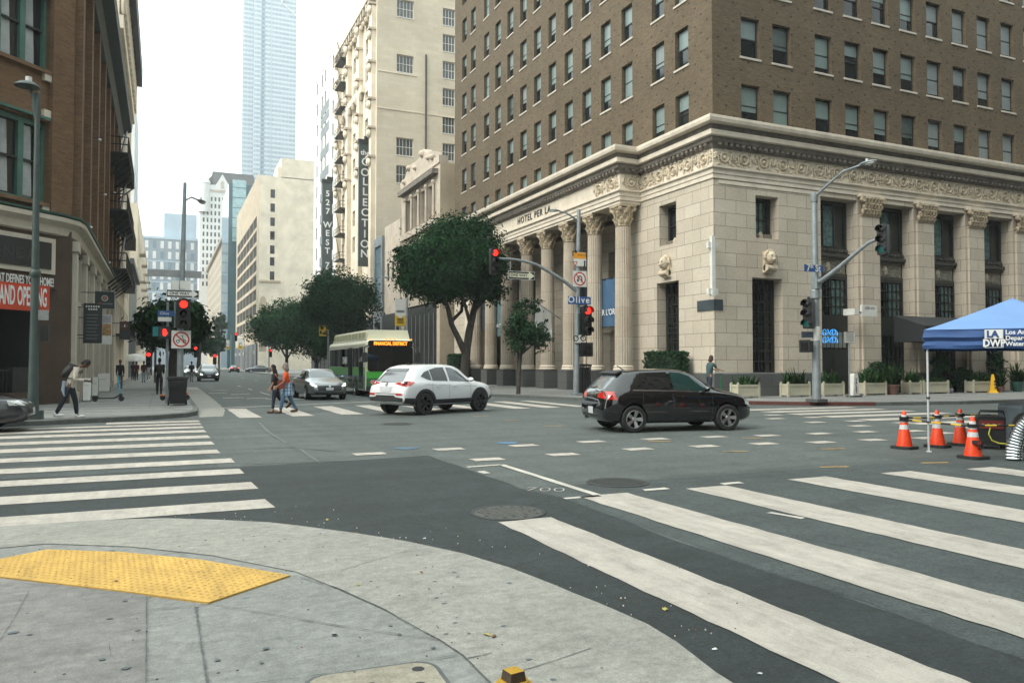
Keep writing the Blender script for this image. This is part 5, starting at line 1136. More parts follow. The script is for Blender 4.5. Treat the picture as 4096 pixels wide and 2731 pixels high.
def cut_wells(me, wells, dark):
    o = bpy.data.objects.new("body", me); COL.objects.link(o); me.materials.append(dark); tmp = []
    for (x, y, z, r, w) in wells:
        m = MB(); n = 26; s = 1 if y > 0 else -1; m.add([(x + r * math.cos(2 * math.pi * k / n), yy, z + r * math.sin(2 * math.pi * k / n)) for yy in (s * (abs(y) - .30), s * (abs(y) + .3)) for k in range(n)], [tuple(range(n)), tuple(range(n, 2 * n))] + [(k, (k + 1) % n, n + (k + 1) % n, n + k) for k in range(n)], dark)
        c = m.build("well"); md = o.modifiers.new("b", 'BOOLEAN'); md.object = c; md.operation = 'DIFFERENCE'; md.solver = 'EXACT'; md.material_mode = 'TRANSFER'; tmp.append(c)
    bpy.context.view_layer.update(); new = bpy.data.meshes.new_from_object(o.evaluated_get(bpy.context.evaluated_depsgraph_get()))
    for c in tmp + [o]: bpy.data.objects.remove(c)
    for p in new.polygons: p.use_smooth = True
    new.set_sharp_from_angle(angle=R_(38)); return new
AX = {'r': (Vector((0, -3, 0)), Vector((1, 0, 0)), Vector((0, 1, 0))), 'l': (Vector((0, 3, 0)), Vector((1, 0, 0)), Vector((0, -1, 0))), 'b': (Vector((-2, 0, 0)), Vector((0, 1, 0)), Vector((1, 0, 0))), 'f': (Vector((8, 0, 0)), Vector((0, 1, 0)), Vector((-1, 0, 0)))}
def dec(mb, bv, poly, ax, mat, off=.006, step=.09, O=None):
    """panel following the body: outline in the view from one side, laid just outside the bodywork"""
    o, A, d = AX[ax] if isinstance(ax, str) else ax
    b = bmesh.new(); top = ax == 't'
    f = b.faces.new([b.verts.new((p[0], p[1], 0)) for p in poly]); b.normal_update()
    lo = [min(p[k] for p in poly) for k in (0, 1)]; hi = [max(p[k] for p in poly) for k in (0, 1)]
    for k in (0, 1):
        n = int((hi[k] - lo[k]) / step)
        for i in range(1, n + 1):
            co = [0, 0, 0]; no = [0, 0, 0]; co[k] = lo[k] + (hi[k] - lo[k]) * i / (n + 1); no[k] = 1
            bmesh.ops.bisect_plane(b, geom=b.verts[:] + b.edges[:] + b.faces[:], plane_co=co, plane_no=no, dist=1e-5)
    vs = []; last = None
    for v in b.verts:
        p = o + A * v.co.x + Vector((0, 0, v.co.y)); hit, nn, _, _ = bv.ray_cast(p, d)
        if hit is None: hit = p + d * 2.5 if last is None else p + d * last; nn = -d
        last = (hit - p).dot(d); vs.append(tuple(hit + nn * off))
    b.verts.index_update(); fs = [[v.index for v in f.verts] for f in b.faces]; b.free()
    mb.add(vs, fs, mat, True)
def mir(p): return [(-a, b) for a, b in p]
def wheel_proto(r, w, rim, spokes=5, sw=.10, dish=.03, rr=.68):
    X = Matrix.Rotation(math.pi / 2, 4, 'X'); R0 = r * rr; m = MB()
    m.lathe([(R0, -w / 2), (r * .93, -w / 2), (r * .985, -w * .42), (r, -w * .3), (r, w * .3), (r * .985, w * .42), (r * .93, w / 2), (R0, w / 2)], TYRE, n=30, X=X)
    o = m.build("wheel", None); k = MB(); k.lathe([(R0, w / 2 - .005), (R0 * .94, w / 2 - .01), (R0 * .9, w / 2 - .07), (R0 * .9, -w / 2 + .02), (0, -w / 2 + .03)], rim if rim is RIMD else BLKP, n=26, X=X); k.lathe([(R0 * 1.0, w / 2 + .002), (R0 * .93, w / 2 + .004), (R0 * .9, w / 2 - .03)], rim, n=26, X=X)
    for i in range(spokes):
        a = 2 * math.pi * i / spokes; ca, sa = math.cos(a), math.sin(a)
        P = lambda u, v, d: X @ Vector((u * ca - v * sa, u * sa + v * ca, d))
        w0, w1 = sw * .55, sw; k.add([P(.03, -w0, w / 2 - dish), P(R0 * .95, -w1, w / 2 - .005), P(R0 * .95, w1, w / 2 - .005), P(.03, w0, w / 2 - dish), P(.03, -w0, w / 2 - .06), P(R0 * .95, -w1, w / 2 - .05), P(R0 * .95, w1, w / 2 - .05), P(.03, w0, w / 2 - .06)], [(0, 1, 2, 3), (0, 4, 5, 1), (3, 2, 6, 7), (1, 5, 6, 2)], rim)
    k.lathe([(0, w / 2 - .01), (.05, w / 2 - .012), (.065, w / 2 - .04)], rim, n=10, X=X); k.build("rim", o); return o
def vehicle(name, label, cat, st, mat, wheels, tr, tw, yw, rim, loc, rz, build, group=None, spokes=5, sw=.1, cut=True):
    t = thing(name, label, cat, loc, rz, group); me, bv = loft_body(st, mat)
    if cut: me = cut_wells(me, [(x, s * yw, tr, tr + .045, 0) for x in wheels for s in (-1, 1)], BLKP)
    body = link("body", me, t)
    wp = wheel_proto(tr, tw, rim, spokes, sw); first = True
    for x in wheels:
        for s in (-1, 1):
            o = wp if first else copy_tree(wp, parent=t); first = False; o.parent = t; o.location = (x, s * (yw - tw / 2 + .005), tr); o.rotation_euler = (0, 0, 0 if s < 0 else math.pi)
    def P(nm, *items, par=None, off=.006):
        m = MB()
        for ax, poly, mt in items: dec(m, bv, poly, ax, mt, off)
        return m.build(nm, par or t, fix=False)
    build(t, bv, P, body); return t
def oval(cx, cz, a, b, n=14): return [(cx + a * math.cos(2 * math.pi * k / n), cz + b * math.sin(2 * math.pi * k / n)) for k in range(n)]
def ring(cx, cz, r0, r1, a0, a1, n=16): return [(cx + r1 * math.cos(a0 + (a1 - a0) * k / n), cz + r1 * math.sin(a0 + (a1 - a0) * k / n)) for k in range(n + 1)] + [(cx + r0 * math.cos(a1 + (a0 - a1) * k / n), cz + r0 * math.sin(a1 + (a0 - a1) * k / n)) for k in range(n + 1)]
def strip(pts, w):
    out = []; 
    for sgn, seq in ((1, pts), (-1, pts[::-1])):
        for i, p in enumerate(seq):
            a = seq[max(i - 1, 0)]; b = seq[min(i + 1, len(seq) - 1)]; d = Vector((b[0] - a[0], b[1] - a[1])).normalized(); out.append((p[0] - d.y * w / 2, p[1] + d.x * w / 2))
    return out
def mirrors(t, x, y, z, mat, s=1.0):
    for sg in (-1, 1):
        m = MB(); m.ball((x, sg * (y + .1 * s), z), (.08 * s, .11 * s, .07 * s), mat, None, 10, 7); m.tube([(x + .02, sg * (y - .06), z - .04), (x, sg * (y + .05), z - .02)], .03, BLKP, 6); m.build("mirror", t)
# ------------------------------------------------------------------ black hatchback
HST = [(0, .36, .58, .70, .72, .60), (.03, .32, .66, .86, .81, .66), (.08, .28, .78, .985, .85, .68), (.2, .24, .88, 1.08, .885, .66), (.4, .22, .93, 1.26, .895, .63), (.58, .2, .95, 1.395, .895, .61), (.75, .2, .955, 1.43, .895, .61), (1.2, .2, .96, 1.465, .895, .61), (1.8, .2, .955, 1.47, .895, .61), (2.3, .2, .94, 1.435, .895, .61), (2.6, .2, .92, 1.35, .895, .61), (2.9, .2, .91, 1.19, .89, .62), (3.2, .2, .90, 1.03, .885, .67), (3.35, .2, .885, .975, .88, .70), (3.7, .2, .84, .91, .86, .68), (4.0, .22, .76, .83, .80, .6), (4.17, .26, .66, .72, .72, .52), (4.25, .3, .55, .6, .62, .45), (4.28, .36, .5, .53, .55, .4)]
def hatch_parts(t, bv, P, body):
    P("rear_window", ('b', [(-.60, 1.0), (.60, 1.0), (.515, 1.335), (-.515, 1.335)], cglass("sky_rear_glass", (.10, .115, .125), .06)))  # pale base colour of the glass stands in for mirrored sky
    for s in 'rl':
        P("quarter_window", (s, [(.74, 1.0), (1.03, .99), (1.0, 1.36), (.92, 1.35)], CG)); P("rear_door_window", (s, [(1.07, .99), (1.83, .97), (1.80, 1.395), (1.03, 1.37)], CG)); P("front_door_window", (s, [(1.9, .97), (2.93, .93), (2.74, 1.10), (2.45, 1.29), (2.2, 1.37), (1.88, 1.395)], CGT if s == 'r' else CG))
        P("door", (s, strip([(1.06, .97), (1.04, .62), (1.16, .42), (1.25, .27)], .012), BLKP), (s, strip([(1.865, .97), (1.87, .27)], .012), BLKP), (s, strip([(2.97, .92), (3.0, .6), (2.95, .27)], .012), BLKP), off=.003)
        P("belt_trim", (s, strip([(.78, .975), (1.9, .955), (2.95, .912)], .022), CHROME)); P("sill_trim", (s, strip([(1.1, .25), (2.95, .25)], .03), BLKP))
        m = MB()
        for x in (1.16, 2.0): hit = bv.ray_cast(Vector((x, -3 if s == 'r' else 3, .83)), Vector((0, 1 if s == 'r' else -1, 0)))[0]; m.rbox((x + .08, hit.y, .83), (.2, .05, .035), .012, carp, axis='z')
        m.build("door_handle", t)
    m = MB(); m.prism([(.42, 1.37), (.62, 1.43), (.62, 1.40), (.44, 1.335)], lambda a, b, d: (a, d, b), -.56, .56, BLKP); m.build("spoiler", t)
    for sg in (-1, 1):
        c45 = (Vector((-1.5, sg * 2.2, 0)), Vector((.75, .55 * sg, 0)).normalized(), Vector((.6, -.8 * sg, 0)).normalized())
        pl = [(.2, .80), (.52, .80), (.86, .74), (.78, .96), (.42, .95)]
        m = MB(); dec(m, bv, [(sg * .36, .80), (sg * .7, .79), (sg * .84, .76), (sg * .82, .95), (sg * .62, .945), (sg * .40, .90)], 'b', TAILR); dec(m, bv, [(.06, .78), (.36, .75), (.27, .93), (.13, .95), (.07, .95)], 'r' if sg < 0 else 'l', TAILR); m.build("tail_light", t, fix=False)
    P("number_plate", ('b', [(-.16, .42), (.16, .42), (.16, .58), (-.16, .58)], PLATE), off=.012); P("bumper_crease", ('b', strip([(-.7, .665), (.7, .665)], .014), CHROME), off=.008)
    P("rear_diffuser", ('b', [(-.62, .345), (.62, .345), (.6, .40), (-.6, .40)], BLKP)); P("rear_emblem", ('b', ring(0, .87, .045, .055, 0, math.pi * 1.99), CHROME), ('b', strip([(-.035, .9), (-.015, .865), (0, .885), (.015, .865), (.035, .9)], .008), CHROME), off=.01)
    m = MB(); m.tube([(.02, .1, 1.05), (-.01, -.1, 1.02), (.0, -.42, 1.06)], .014, BLKP, 6); m.build("wiper", t)
    P("windscreen", ('f', [(-.68, 1.0), (.68, 1.0), (.56, 1.40), (-.56, 1.40)], CG)); P("grille", ('f', [(-.45, .50), (.45, .50), (.45, .56), (-.45, .56)], BLKP))
    for sg in (-1, 1):
        m = MB(); dec(m, bv, [(sg * .5, .60), (sg * .72, .62), (sg * .76, .74), (sg * .55, .68)], 'f', HLAMP); dec(m, bv, [(3.98, .62), (4.2, .60), (4.12, .70), (3.95, .74)], 'r' if sg < 0 else 'l', HLAMP); m.build("headlight", t, fix=False)
    mirrors(t, 2.78, .87, 1.0, carp)
    m = MB(); m.tube([(.9, 0, 1.44), (.72, 0, 1.54)], .012, BLKP, 5); m.build("aerial", t)
    m = MB(); m.tube([(-.01, .45, .30), (.2, .45, .30)], .035, CHROME, 10); m.build("exhaust", t)
carp = carpaint("black_paint", (0.004, 0.005, 0.006), .06)
def by_wheels(pr, pf, xr, yw):
    """place a car by the ground points of its right-hand wheels"""
    d = pf - pr; a = math.atan2(d.y, d.x); c = Vector((pr.x, pr.y, 0)) - Matrix.Rotation(a, 3, 'Z') @ Vector((xr, -yw, 0)); return (c.x, c.y, 0), a
loc, rz = by_wheels(G(R6(1290, 1446)), G(R8(180, 1312)), .80, .86)
hb = vehicle("hatchback_car", "glossy black hatchback with lit sky in its rear window crossing the junction", "car", HST, carp, (.80, 3.43), .325, .22, .90, ALLOY, loc, rz, hatch_parts, spokes=5, sw=.05)
hb.scale = (.965, 1, 1.05)
for o in COL.objects:
    if o.parent == hb and o.name.startswith("wheel"): o.scale = (1 / .965, 1, 1 / 1.05); o.location.z = .325 / 1.05
# ------------------------------------------------------------------ white SUV
SST = [(0, .46, .70, .82, .76, .66), (.04, .40, .8, 1.0, .85, .72), (.12, .36, .95, 1.09, .89, .72), (.3, .32, 1.03, 1.25, .915, .70), (.52, .3, 1.07, 1.47, .925, .67), (.7, .29, 1.08, 1.58, .925, .655), (1.2, .28, 1.09, 1.655, .925, .65), (1.9, .28, 1.07, 1.665, .925, .65), (2.4, .28, 1.05, 1.635, .925, .65), (2.75, .28, 1.03, 1.53, .925, .645), (3.05, .28, 1.02, 1.36, .92, .65), (3.35, .28, 1.0, 1.17, .91, .70), (3.5, .28, .98, 1.1, .9, .72), (3.9, .3, .94, 1.03, .88, .72), (4.2, .32, .86, .95, .82, .65), (4.38, .36, .76, .84, .72, .55), (4.46, .42, .62, .7, .62, .45), (4.48, .48, .56, .62, .55, .4)]
wpaint = carpaint("white_paint", (0.72, 0.73, 0.74), .3)
def suv_parts(t, bv, P, body):
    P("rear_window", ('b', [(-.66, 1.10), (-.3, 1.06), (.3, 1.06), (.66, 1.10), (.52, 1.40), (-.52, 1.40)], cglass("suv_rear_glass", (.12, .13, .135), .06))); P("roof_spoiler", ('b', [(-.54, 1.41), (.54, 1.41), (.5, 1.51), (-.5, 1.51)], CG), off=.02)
    for s in 'rl':
        P("quarter_window", (s, [(.78, 1.26), (1.02, 1.16), (1.22, 1.12), (1.2, 1.46), (.98, 1.40)], CG)); P("rear_door_window", (s, [(1.26, 1.11), (1.98, 1.09), (1.93, 1.55), (1.55, 1.54), (1.23, 1.47)], CG)); P("front_door_window", (s, [(2.06, 1.09), (3.02, 1.06), (2.9, 1.17), (2.6, 1.40), (2.3, 1.53), (2.03, 1.55)], CGL if s == 'r' else CG))
        for x in (.9, 3.57): P("wheel_arch_trim", (s, ring(x, .36, .40, .50, R_(-8), R_(188)), BLKP), off=.012)
        P("sill_cladding", (s, [(1.32, .30), (3.15, .30), (3.15, .50), (1.34, .50)], BLKP), off=.014); P("corner_cladding", (s, [(.05, .42), (.5, .34), (.42, .56), (.06, .58)], BLKP), off=.012)
        P("door", (s, strip([(1.25, 1.08), (1.22, .8), (1.40, .52)], .012), GREYP), (s, strip([(2.02, 1.07), (2.02, .52)], .012), GREYP), (s, strip([(3.05, 1.03), (3.08, .8), (3.05, .52)], .012), GREYP), (s, strip([(.9, 1.0), (2.0, .95), (3.4, .9)], .01), GREYP), off=.003)
        m = MB()
        for x in (1.4, 2.2): hit = bv.ray_cast(Vector((x, -3 if s == 'r' else 3, .93)), Vector((0, 1 if s == 'r' else -1, 0)))[0]; m.rbox((x + .08, hit.y, .93), (.2, .05, .04), .012, wpaint, axis='z')
        m.build("door_handle", t)
    P("rear_bumper", ('b', [(-.78, .46), (.78, .46), (.8, .58), (.5, .60), (.42, .66), (-.42, .66), (-.5, .60), (-.8, .58)], BLKP), off=.02); P("number_plate", ('b', [(-.17, .77), (.17, .77), (.17, .92), (-.17, .92)], PLATE), off=.012); P("plate_recess", ('b', [(-.33, .93), (.33, .93), (.24, .75), (-.24, .75)], M("pale_recess", (.5, .51, .5), .5)), off=.006)
    P("bumper_shadow_line", ('b', strip([(-.5, .71), (.5, .71)], .02), BLKP), off=.008)
    ol = oval(0, 1.0, .075, .048); m = MB(); dec(m, bv, ring(0, 1.0, .045, .058, 0, 6.27), 'b', CHROME, .012); dec(m, bv, strip([(-.025, .97), (-.015, 1.03)], .012), 'b', CHROME, .012); dec(m, bv, strip([(.015, .97), (.025, 1.03)], .012), 'b', CHROME, .012); dec(m, bv, strip([(-.02, .995), (.02, 1.005)], .01), 'b', CHROME, .012); m.build("rear_emblem", t, fix=False)
    for sg in (-1, 1):
        m = MB(); dec(m, bv, [(sg * .34, 1.04), (sg * .62, .98), (sg * .86, .93), (sg * .84, 1.08), (sg * .7, 1.10)], 'b', TAILR); dec(m, bv, [(.05, .94), (.2, .95), (.48, 1.06), (.3, 1.12), (.06, 1.1)], 'r' if sg < 0 else 'l', TAILR); m.build("tail_light", t, fix=False)
        P("rear_reflector", ('b', [(sg * .5, .66), (sg * .78, .66), (sg * .8, .72), (sg * .52, .72)], TAILR), off=.024)
        m = MB(); dec(m, bv, [(sg * .5, .75), (sg * .74, .78), (sg * .78, .9), (sg * .55, .84)], 'f', HLAMP); dec(m, bv, [(4.1, .78), (4.33, .76), (4.25, .86), (4.05, .92)], 'r' if sg < 0 else 'l', M("clouded_headlamp", (.42, .38, .27), .2, coat=1)); m.build("headlight", t, fix=False)
    P("windscreen", ('f', [(-.74, 1.16), (.74, 1.16), (.6, 1.58), (-.6, 1.58)], CG)); P("grille", ('f', [(-.45, .55), (.45, .55), (.5, .72), (-.5, .72)], BLKP)); P("front_bumper", ('r', [(4.05, .40), (4.4, .46), (4.42, .58), (4.15, .55)], BLKP), ('l', [(4.05, .40), (4.4, .46), (4.42, .58), (4.15, .55)], BLKP), off=.012)
    mirrors(t, 2.95, .92, 1.13, wpaint, 1.1); m = MB(); m.prism([(.95, 1.63), (1.12, 1.64), (.93, 1.72)], lambda a, b, d: (a, d, b), -.02, .02, BLKP); m.build("aerial", t)
loc, rz = by_wheels(G(R4(1565, 1293)), G(R6(200, 1297)), .9, .88)
vehicle("suv_car", "white SUV with black wheel arches turning behind the black hatchback", "car", SST, wpaint, (.9, 3.57), .365, .235, .93, RIMD, loc, rz, suv_parts, spokes=6, sw=.05)
# ------------------------------------------------------------------ saloons
DST = [(0, .4, .7, .86, .74, .62), (.05, .33, .8, 1.0, .82, .68), (.2, .27, .88, 1.05, .88, .70), (.6, .22, .93, 1.09, .92, .70), (.85, .2, .95, 1.14, .93, .68), (1.2, .2, .95, 1.29, .93, .63), (1.6, .2, .95, 1.41, .93, .61), (2.1, .2, .95, 1.455, .93, .61), (2.6, .2, .94, 1.445, .93, .61), (2.95, .2, .92, 1.37, .93, .61), (3.3, .2, .9, 1.2, .925, .64), (3.65, .2, .88, 1.01, .92, .70), (3.8, .2, .87, .96, .91, .72), (4.3, .21, .81, .89, .88, .70), (4.6, .23, .74, .81, .82, .6), (4.78, .27, .64, .73, .74, .5), (4.86, .32, .54, .64, .66, .45), (4.88, .38, .5, .58, .6, .4)]
def sedan_parts(pm, lights=True, tails=TAILR, front=True):
    def go(t, bv, P, body):
        P("windscreen", ('f', [(-.76, 1.02), (.76, 1.02), (.58, 1.385), (-.58, 1.385)], CGL)); P("rear_window", ('b', [(-.66, 1.13), (.66, 1.13), (.55, 1.36), (-.55, 1.36)], CG))
        for s in 'rl':
            P("rear_door_window", (s, [(1.1, 1.0), (2.05, .985), (2.02, 1.365), (1.6, 1.33)], CG)); P("front_door_window", (s, [(2.12, .985), (3.35, .95), (3.0, 1.2), (2.65, 1.345), (2.1, 1.37)], CG)); P("door", (s, strip([(2.09, .96), (2.1, .28)], .014), BLKP), (s, strip([(3.2, .92), (3.15, .28)], .014), BLKP), off=.003); P("belt_trim", (s, strip([(1.1, .975), (3.4, .935)], .02), CHROME))
        P("grille", ('f', [(-.50, .44), (.50, .44), (.58, .60), (.55, .66), (-.55, .66), (-.58, .60)], BLKP), off=.012); P("lower_intake", ('f', [(-.7, .30), (.7, .30), (.6, .37), (-.6, .37)], BLKP), off=.01); P("chin_trim", ('f', strip([(-.74, .29), (-.4, .26), (.4, .26), (.74, .29)], .03), CHROME), off=.018)
        P("number_plate", ('f', [(-.17, .46), (.17, .46), (.17, .57), (-.17, .57)], PLATE), off=.03); P("front_emblem", ('f', ring(0, .62, .025, .04, 0, 6.27), CHROME), off=.03)
        P("tail_panel", ('b', [(-.2, .55), (.2, .55), (.2, .7), (-.2, .7)], PLATE), off=.012)
        for sg in (-1, 1):
            m = MB(); dec(m, bv, [(sg * .56, .62), (sg * .76, .66), (sg * .82, .76), (sg * .72, .75)], 'f', HLON if lights else HLAMP, .014); dec(m, bv, [(4.5, .66), (4.74, .66), (4.66, .76), (4.45, .78)], 'r' if sg < 0 else 'l', HLAMP, .012); m.build("headlight", t, fix=False)
            m = MB(); dec(m, bv, [(sg * .4, .82), (sg * .82, .80), (sg * .8, .95), (sg * .45, .93)], 'b', tails, .014); dec(m, bv, [(.05, .80), (.35, .84), (.3, .95), (.07, .95)], 'r' if sg < 0 else 'l', tails, .012); m.build("tail_light", t, fix=False)
        mirrors(t, 3.12, .93, 1.03, pm)
    return go
def sedan(name, label, col, loc, rz, lights=True, tails=TAILR, metal=.5, cut=True, cat="car", group=None):
    pm = carpaint(name + "_paint_" + str(len(MATS)), col, .3, metal); return vehicle(name, label, cat, DST, pm, (1.1, 3.93), .335, .22, .925, ALLOY, loc, rz, sedan_parts(pm, lights, tails), group, cut=cut)
def facing(fc, rz, L=4.88): return (fc[0] - L * math.cos(rz), fc[1] - L * math.sin(rz), 0)
a = R_(-88); sedan("sedan_car", "silver grey saloon with lit headlamps waiting beside the bus", (0.17, 0.185, 0.195), facing((7.05, 36.0), a), a, True)
sedan("sedan_car", "dark grey car nosing in at the left edge by the green lamp post", (0.035, 0.04, 0.045), facing((-2.98, 22.8), 0.0), 0.0, False)
g = G(S7(880, 1112)); a = R_(-90)
me_ = [(r[0], r[1] + .08, r[2] + .1, r[3] + .22, r[4], r[5]) for r in DST]
sv = carpaint("pale_suv_paint", (0.12, 0.15, 0.16), .3, .4)
vehicle("suv_car", "grey green SUV with one bright headlamp coming down the street by the left kerb", "car", me_, sv, (1.1, 3.93), .37, .23, .925, RIMD, facing((g.x, g.y), a), a, sedan_parts(sv, True))
for px, py, lab, col, fr, met in ((690, 1062, "pale silver car queuing behind the grey green SUV", (.45, .46, .46), True, .2), (525, 1052, "dark car parked at the left kerb behind the signal post", (.03, .035, .04), True, .3)):
    g = G(S7(px, py)); a = R_(-90) if fr else R_(90); sedan("sedan_car", lab, col, facing((g.x, g.y), a), a, True, metal=met)
g = G(S7(1150, 1018)); sedan("sedan_car", "black car with glowing red tail lights heading up the street", (.012, .013, .014), (g.x, g.y, 0), R_(90), False, TAILON)
g = G(S7(1100, 1000)); sedan("sedan_car", "white car partly hidden behind the black car with red tail lights", (.6, .61, .62), (g.x - 3.0, g.y + 3, 0), R_(90), False, TAILR, 0)
g = G(S7(1405, 1022)); sedan("sedan_car", "dark blue grey saloon seen side on, crossing the far end of the street", (.05, .06, .075), (g.x + 2.4, g.y + .9, 0), R_(180), False)
# ------------------------------------------------------------------ bus
CRB = carpaint("cream_bus_paint", (0.84, 0.83, 0.64), .3); GRB = carpaint("green_bus_paint", (0.075, 0.46, 0.055), .3); GRD = carpaint("dark_green_bus_paint", (0.03, 0.16, 0.045), .35); BLB = carpaint("blue_bus_paint", (0.05, 0.17, 0.36), .4); YGB = carpaint("lime_bus_paint", (.52, .60, .12), .35)
BX0, BX1, BYF = 9.35, 11.88, 38.6
bus = thing("city_bus", "green and cream city bus with FINANCIAL DISTRICT on its display", "bus", ((BX0 + BX1) / 2, BYF, 0)); BO = ((BX0 + BX1) / 2, BYF)
hw = (BX1 - BX0) / 2; BL = 9.5
m = MB()
def bus_ring(y, w, z0, z1): return [(-w, z0), (w, z0), (w, z1 - .22), (w - .06, z1 - .08), (w - .2, z1), (-w + .2, z1), (-w + .06, z1 - .08), (-w, z1 - .22)]
rings = [(-.02, hw - .1, .42, 2.80), (.03, hw - .04, .36, 2.88), (.12, hw, .32, 2.92), (BL - .1, hw, .32, 2.92), (BL, hw - .08, .4, 2.86)]
vs = []; 
for y, w, z0, z1 in rings: vs += [(x, y, z) for x, z in bus_ring(y, w, z0, z1)]
m.add(vs, [(i * 8 + j, i * 8 + (j + 1) % 8, (i + 1) * 8 + (j + 1) % 8, (i + 1) * 8 + j) for i in range(4) for j in range(8)] + [tuple(range(8)), tuple(range(32, 40))], CRB)
m.build("body", bus)
m = MB()
for y0, y1, z0, z1, mt in ((.15, 9.4, .34, .95, GRD), (.15, 9.4, .95, 1.05, BLB), (.15, 9.4, 1.05, 1.5, GRB)):
    for s in (-1, 1): m.bx((s * (hw + .004), y0, z0), (s * (hw - .02), y1, z1), mt)
m.bx((-hw + .04, -.035, .5), (hw - .04, .0, .95), GRD); m.bx((-hw + .04, -.04, .95), (hw - .04, .0, 1.3), GRB); m.bx((-hw - .006, 4.25, 1.5), (-hw + .02, 4.9, 2.5), YGB)
m.build("livery_band", bus)
m = MB(); m.rbox((0, -.045, 1.92), (2 * hw - .16, .04, 1.25), .12, CG, axis='y'); m.build("windscreen", bus)
m = MB(); m.rbox((0, -.05, 2.70), (2 * hw - .2, .06, .32), .1, M("display_black", (.008, .008, .008), .2), axis='y'); o = m.build("destination_display", bus)
m = MB(); LED = EM("orange_led", (1.0, .22, .02), 1.6); m.text("FINANCIAL DISTRICT", .235, LED, FR((0.0, -.086, 2.70)), .004, bold=.006, sx=.78); m.build("lettering", o)
m = MB(); m.prism([(-hw + .12, 2.9), (hw - .12, 2.9), (hw - .25, 3.42), (-hw + .25, 3.42)], lambda a, b, d: (a, d, b), .35, 8.8, CRB)
for k in range(10): m.bx((-hw + .13, .8 + k * .8, 3.0), (-hw + .22, 1.35 + k * .8, 3.3), M("pod_recess", (.42, .42, .27), .5))
m.build("roof_pod", bus)
for y0, y1, nm in ((.55, 1.45, "bus_door"), (3.0, 4.0, "bus_door")):
    m = MB(); m.bx((-hw - .012, y0, .42), (-hw + .03, y1, 2.55), BLKP); o = m.build(nm, bus); p = MB()
    for k in range(2): a = y0 + .06 + k * (y1 - y0) / 2; p.bx((-hw - .018, a, .6), (-hw - .008, a + (y1 - y0) / 2 - .1, 2.45), CG)
    p.build("door_glass", o)
for y0, y1 in ((1.55, 2.92), (4.95, 6.4), (6.5, 7.9), (8, 9.2)):
    m = MB(); m.bx((-hw - .01, y0, 1.52), (-hw + .02, y1, 2.5), CG); m.build("side_window", bus)
m = MB(); m.bx((-hw - .01, 4.05, 1.5), (-hw + .02, 5.6, 2.5), CG); o = m.build("side_window", bus); m = MB(); m.text("DASH", .52, LET, FR((-hw - .014, 4.85, 1.85), -math.pi / 2), .003, bold=.02, sx=.85); m.build("lettering", o)
for s in (-1, 1):
    m = MB(); m.tube([(s * (hw - .08), -.02, 2.6), (s * (hw + .12), -.22, 2.5), (s * (hw + .12), -.24, 2.15)], .03, BLKP, 6); m.rbox((s * (hw + .12), -.26, 2.0), (.26, .12, .5), .06, BLKP, axis='y'); m.build("mirror", bus)
    m = MB(); m.rbox((s * .85, -.05, .78), (.32, .05, .16), .05, HLAMP, axis='y'); m.build("headlight", bus)
m = MB()
for x in (-1.1, -.22, 0, .22, 1.1): m.rbox((x, -.02, 2.93), (.1, .06, .05), .02, EM("amber_marker", (1, .3, .03), .8), axis='y')
m.build("marker_light", bus)
m = MB(); m.bx((-hw + .03, -.1, .34), (hw - .03, .02, .55), BLKP); m.build("bumper", bus)
wp = wheel_proto(.46, .28, ALLOY, 8, .03, .06, .6); fst = True
for y in (2.25, 7.3):
    for s in (-1, 1):
        o = wp if fst else copy_tree(wp, parent=bus); fst = False; o.parent = bus; o.location = (s * (hw - .12), y, .46); o.rotation_euler = (0, 0, -math.pi / 2 if s < 0 else math.pi / 2)
m = MB()
for y in (2.25, 7.3):
    for s in (-1, 1): X = Matrix.Translation((s * (hw + .008), y, .46)) @ Matrix.Rotation(math.pi / 2, 4, 'Y'); m.lathe([(0, 0), (.6, .0)], BLKP, n=26, X=X)
m.build("wheel_arch", bus)
# ================================================================== TREES AND PLANTS
FOL = foliage("ficus_leaves", (0.006, 0.027, 0.010), (0.022, 0.088, 0.024)); FOL2 = foliage("street_tree_leaves", (0.011, 0.032, 0.015), (0.042, 0.105, 0.042)); FOL3 = foliage("fern_leaves", (0.012, 0.035, 0.013), (0.05, 0.11, 0.03))
BARK = M("grey_bark", (0.055, 0.048, 0.04), 0.9, var=.35, scale=4, bmp=.6)
def leaves(mb, lumps, n, size, mat, seed, hollow=.45, clump=.32, flat=.3):
    q = random.Random(seed); vol = [a[1] * a[2] * a[3] for a in lumps]; tot = sum(vol); vs = []; fs = []
    for (c, rx, ry, rz), v in zip(lumps, vol):
        k = max(6, int(n * v / tot / 26)); per = max(1, int(n * v / tot / k))
        for _ in range(k):
            d = Vector((q.gauss(0, 1), q.gauss(0, 1), q.gauss(0, 1) * .9 + .15)).normalized(); r = q.uniform(hollow, 1.0) ** .7
            p = Vector((c[0] + d.x * rx * r, c[1] + d.y * ry * r, c[2] + d.z * rz * r))
            if noise.noise(p * .9 + Vector((seed, 0, 0))) < -.22: continue
            cs = clump * q.uniform(.7, 1.4) * min(rx, 2.2)
            for _ in range(per):
                g = p + Vector((q.gauss(0, cs * .55), q.gauss(0, cs * .55), q.gauss(0, cs * .4)))
                nn = (d + Vector((q.gauss(0, .6), q.gauss(0, .6), q.gauss(0, .6) + .3))).normalized(); a = nn.orthogonal().normalized(); a.rotate(Matrix.Rotation(q.uniform(0, 6.28), 3, nn)); b = nn.cross(a); s = size * q.uniform(.6, 1.3); o = len(vs)
                vs += [tuple(g - a * s), tuple(g - b * s * .45 + nn * s * .12), tuple(g + a * s), tuple(g + b * s * .45 + nn * s * .12)]; fs.append((o, o + 1, o + 2, o + 3))
    mb.add(vs, fs, mat)
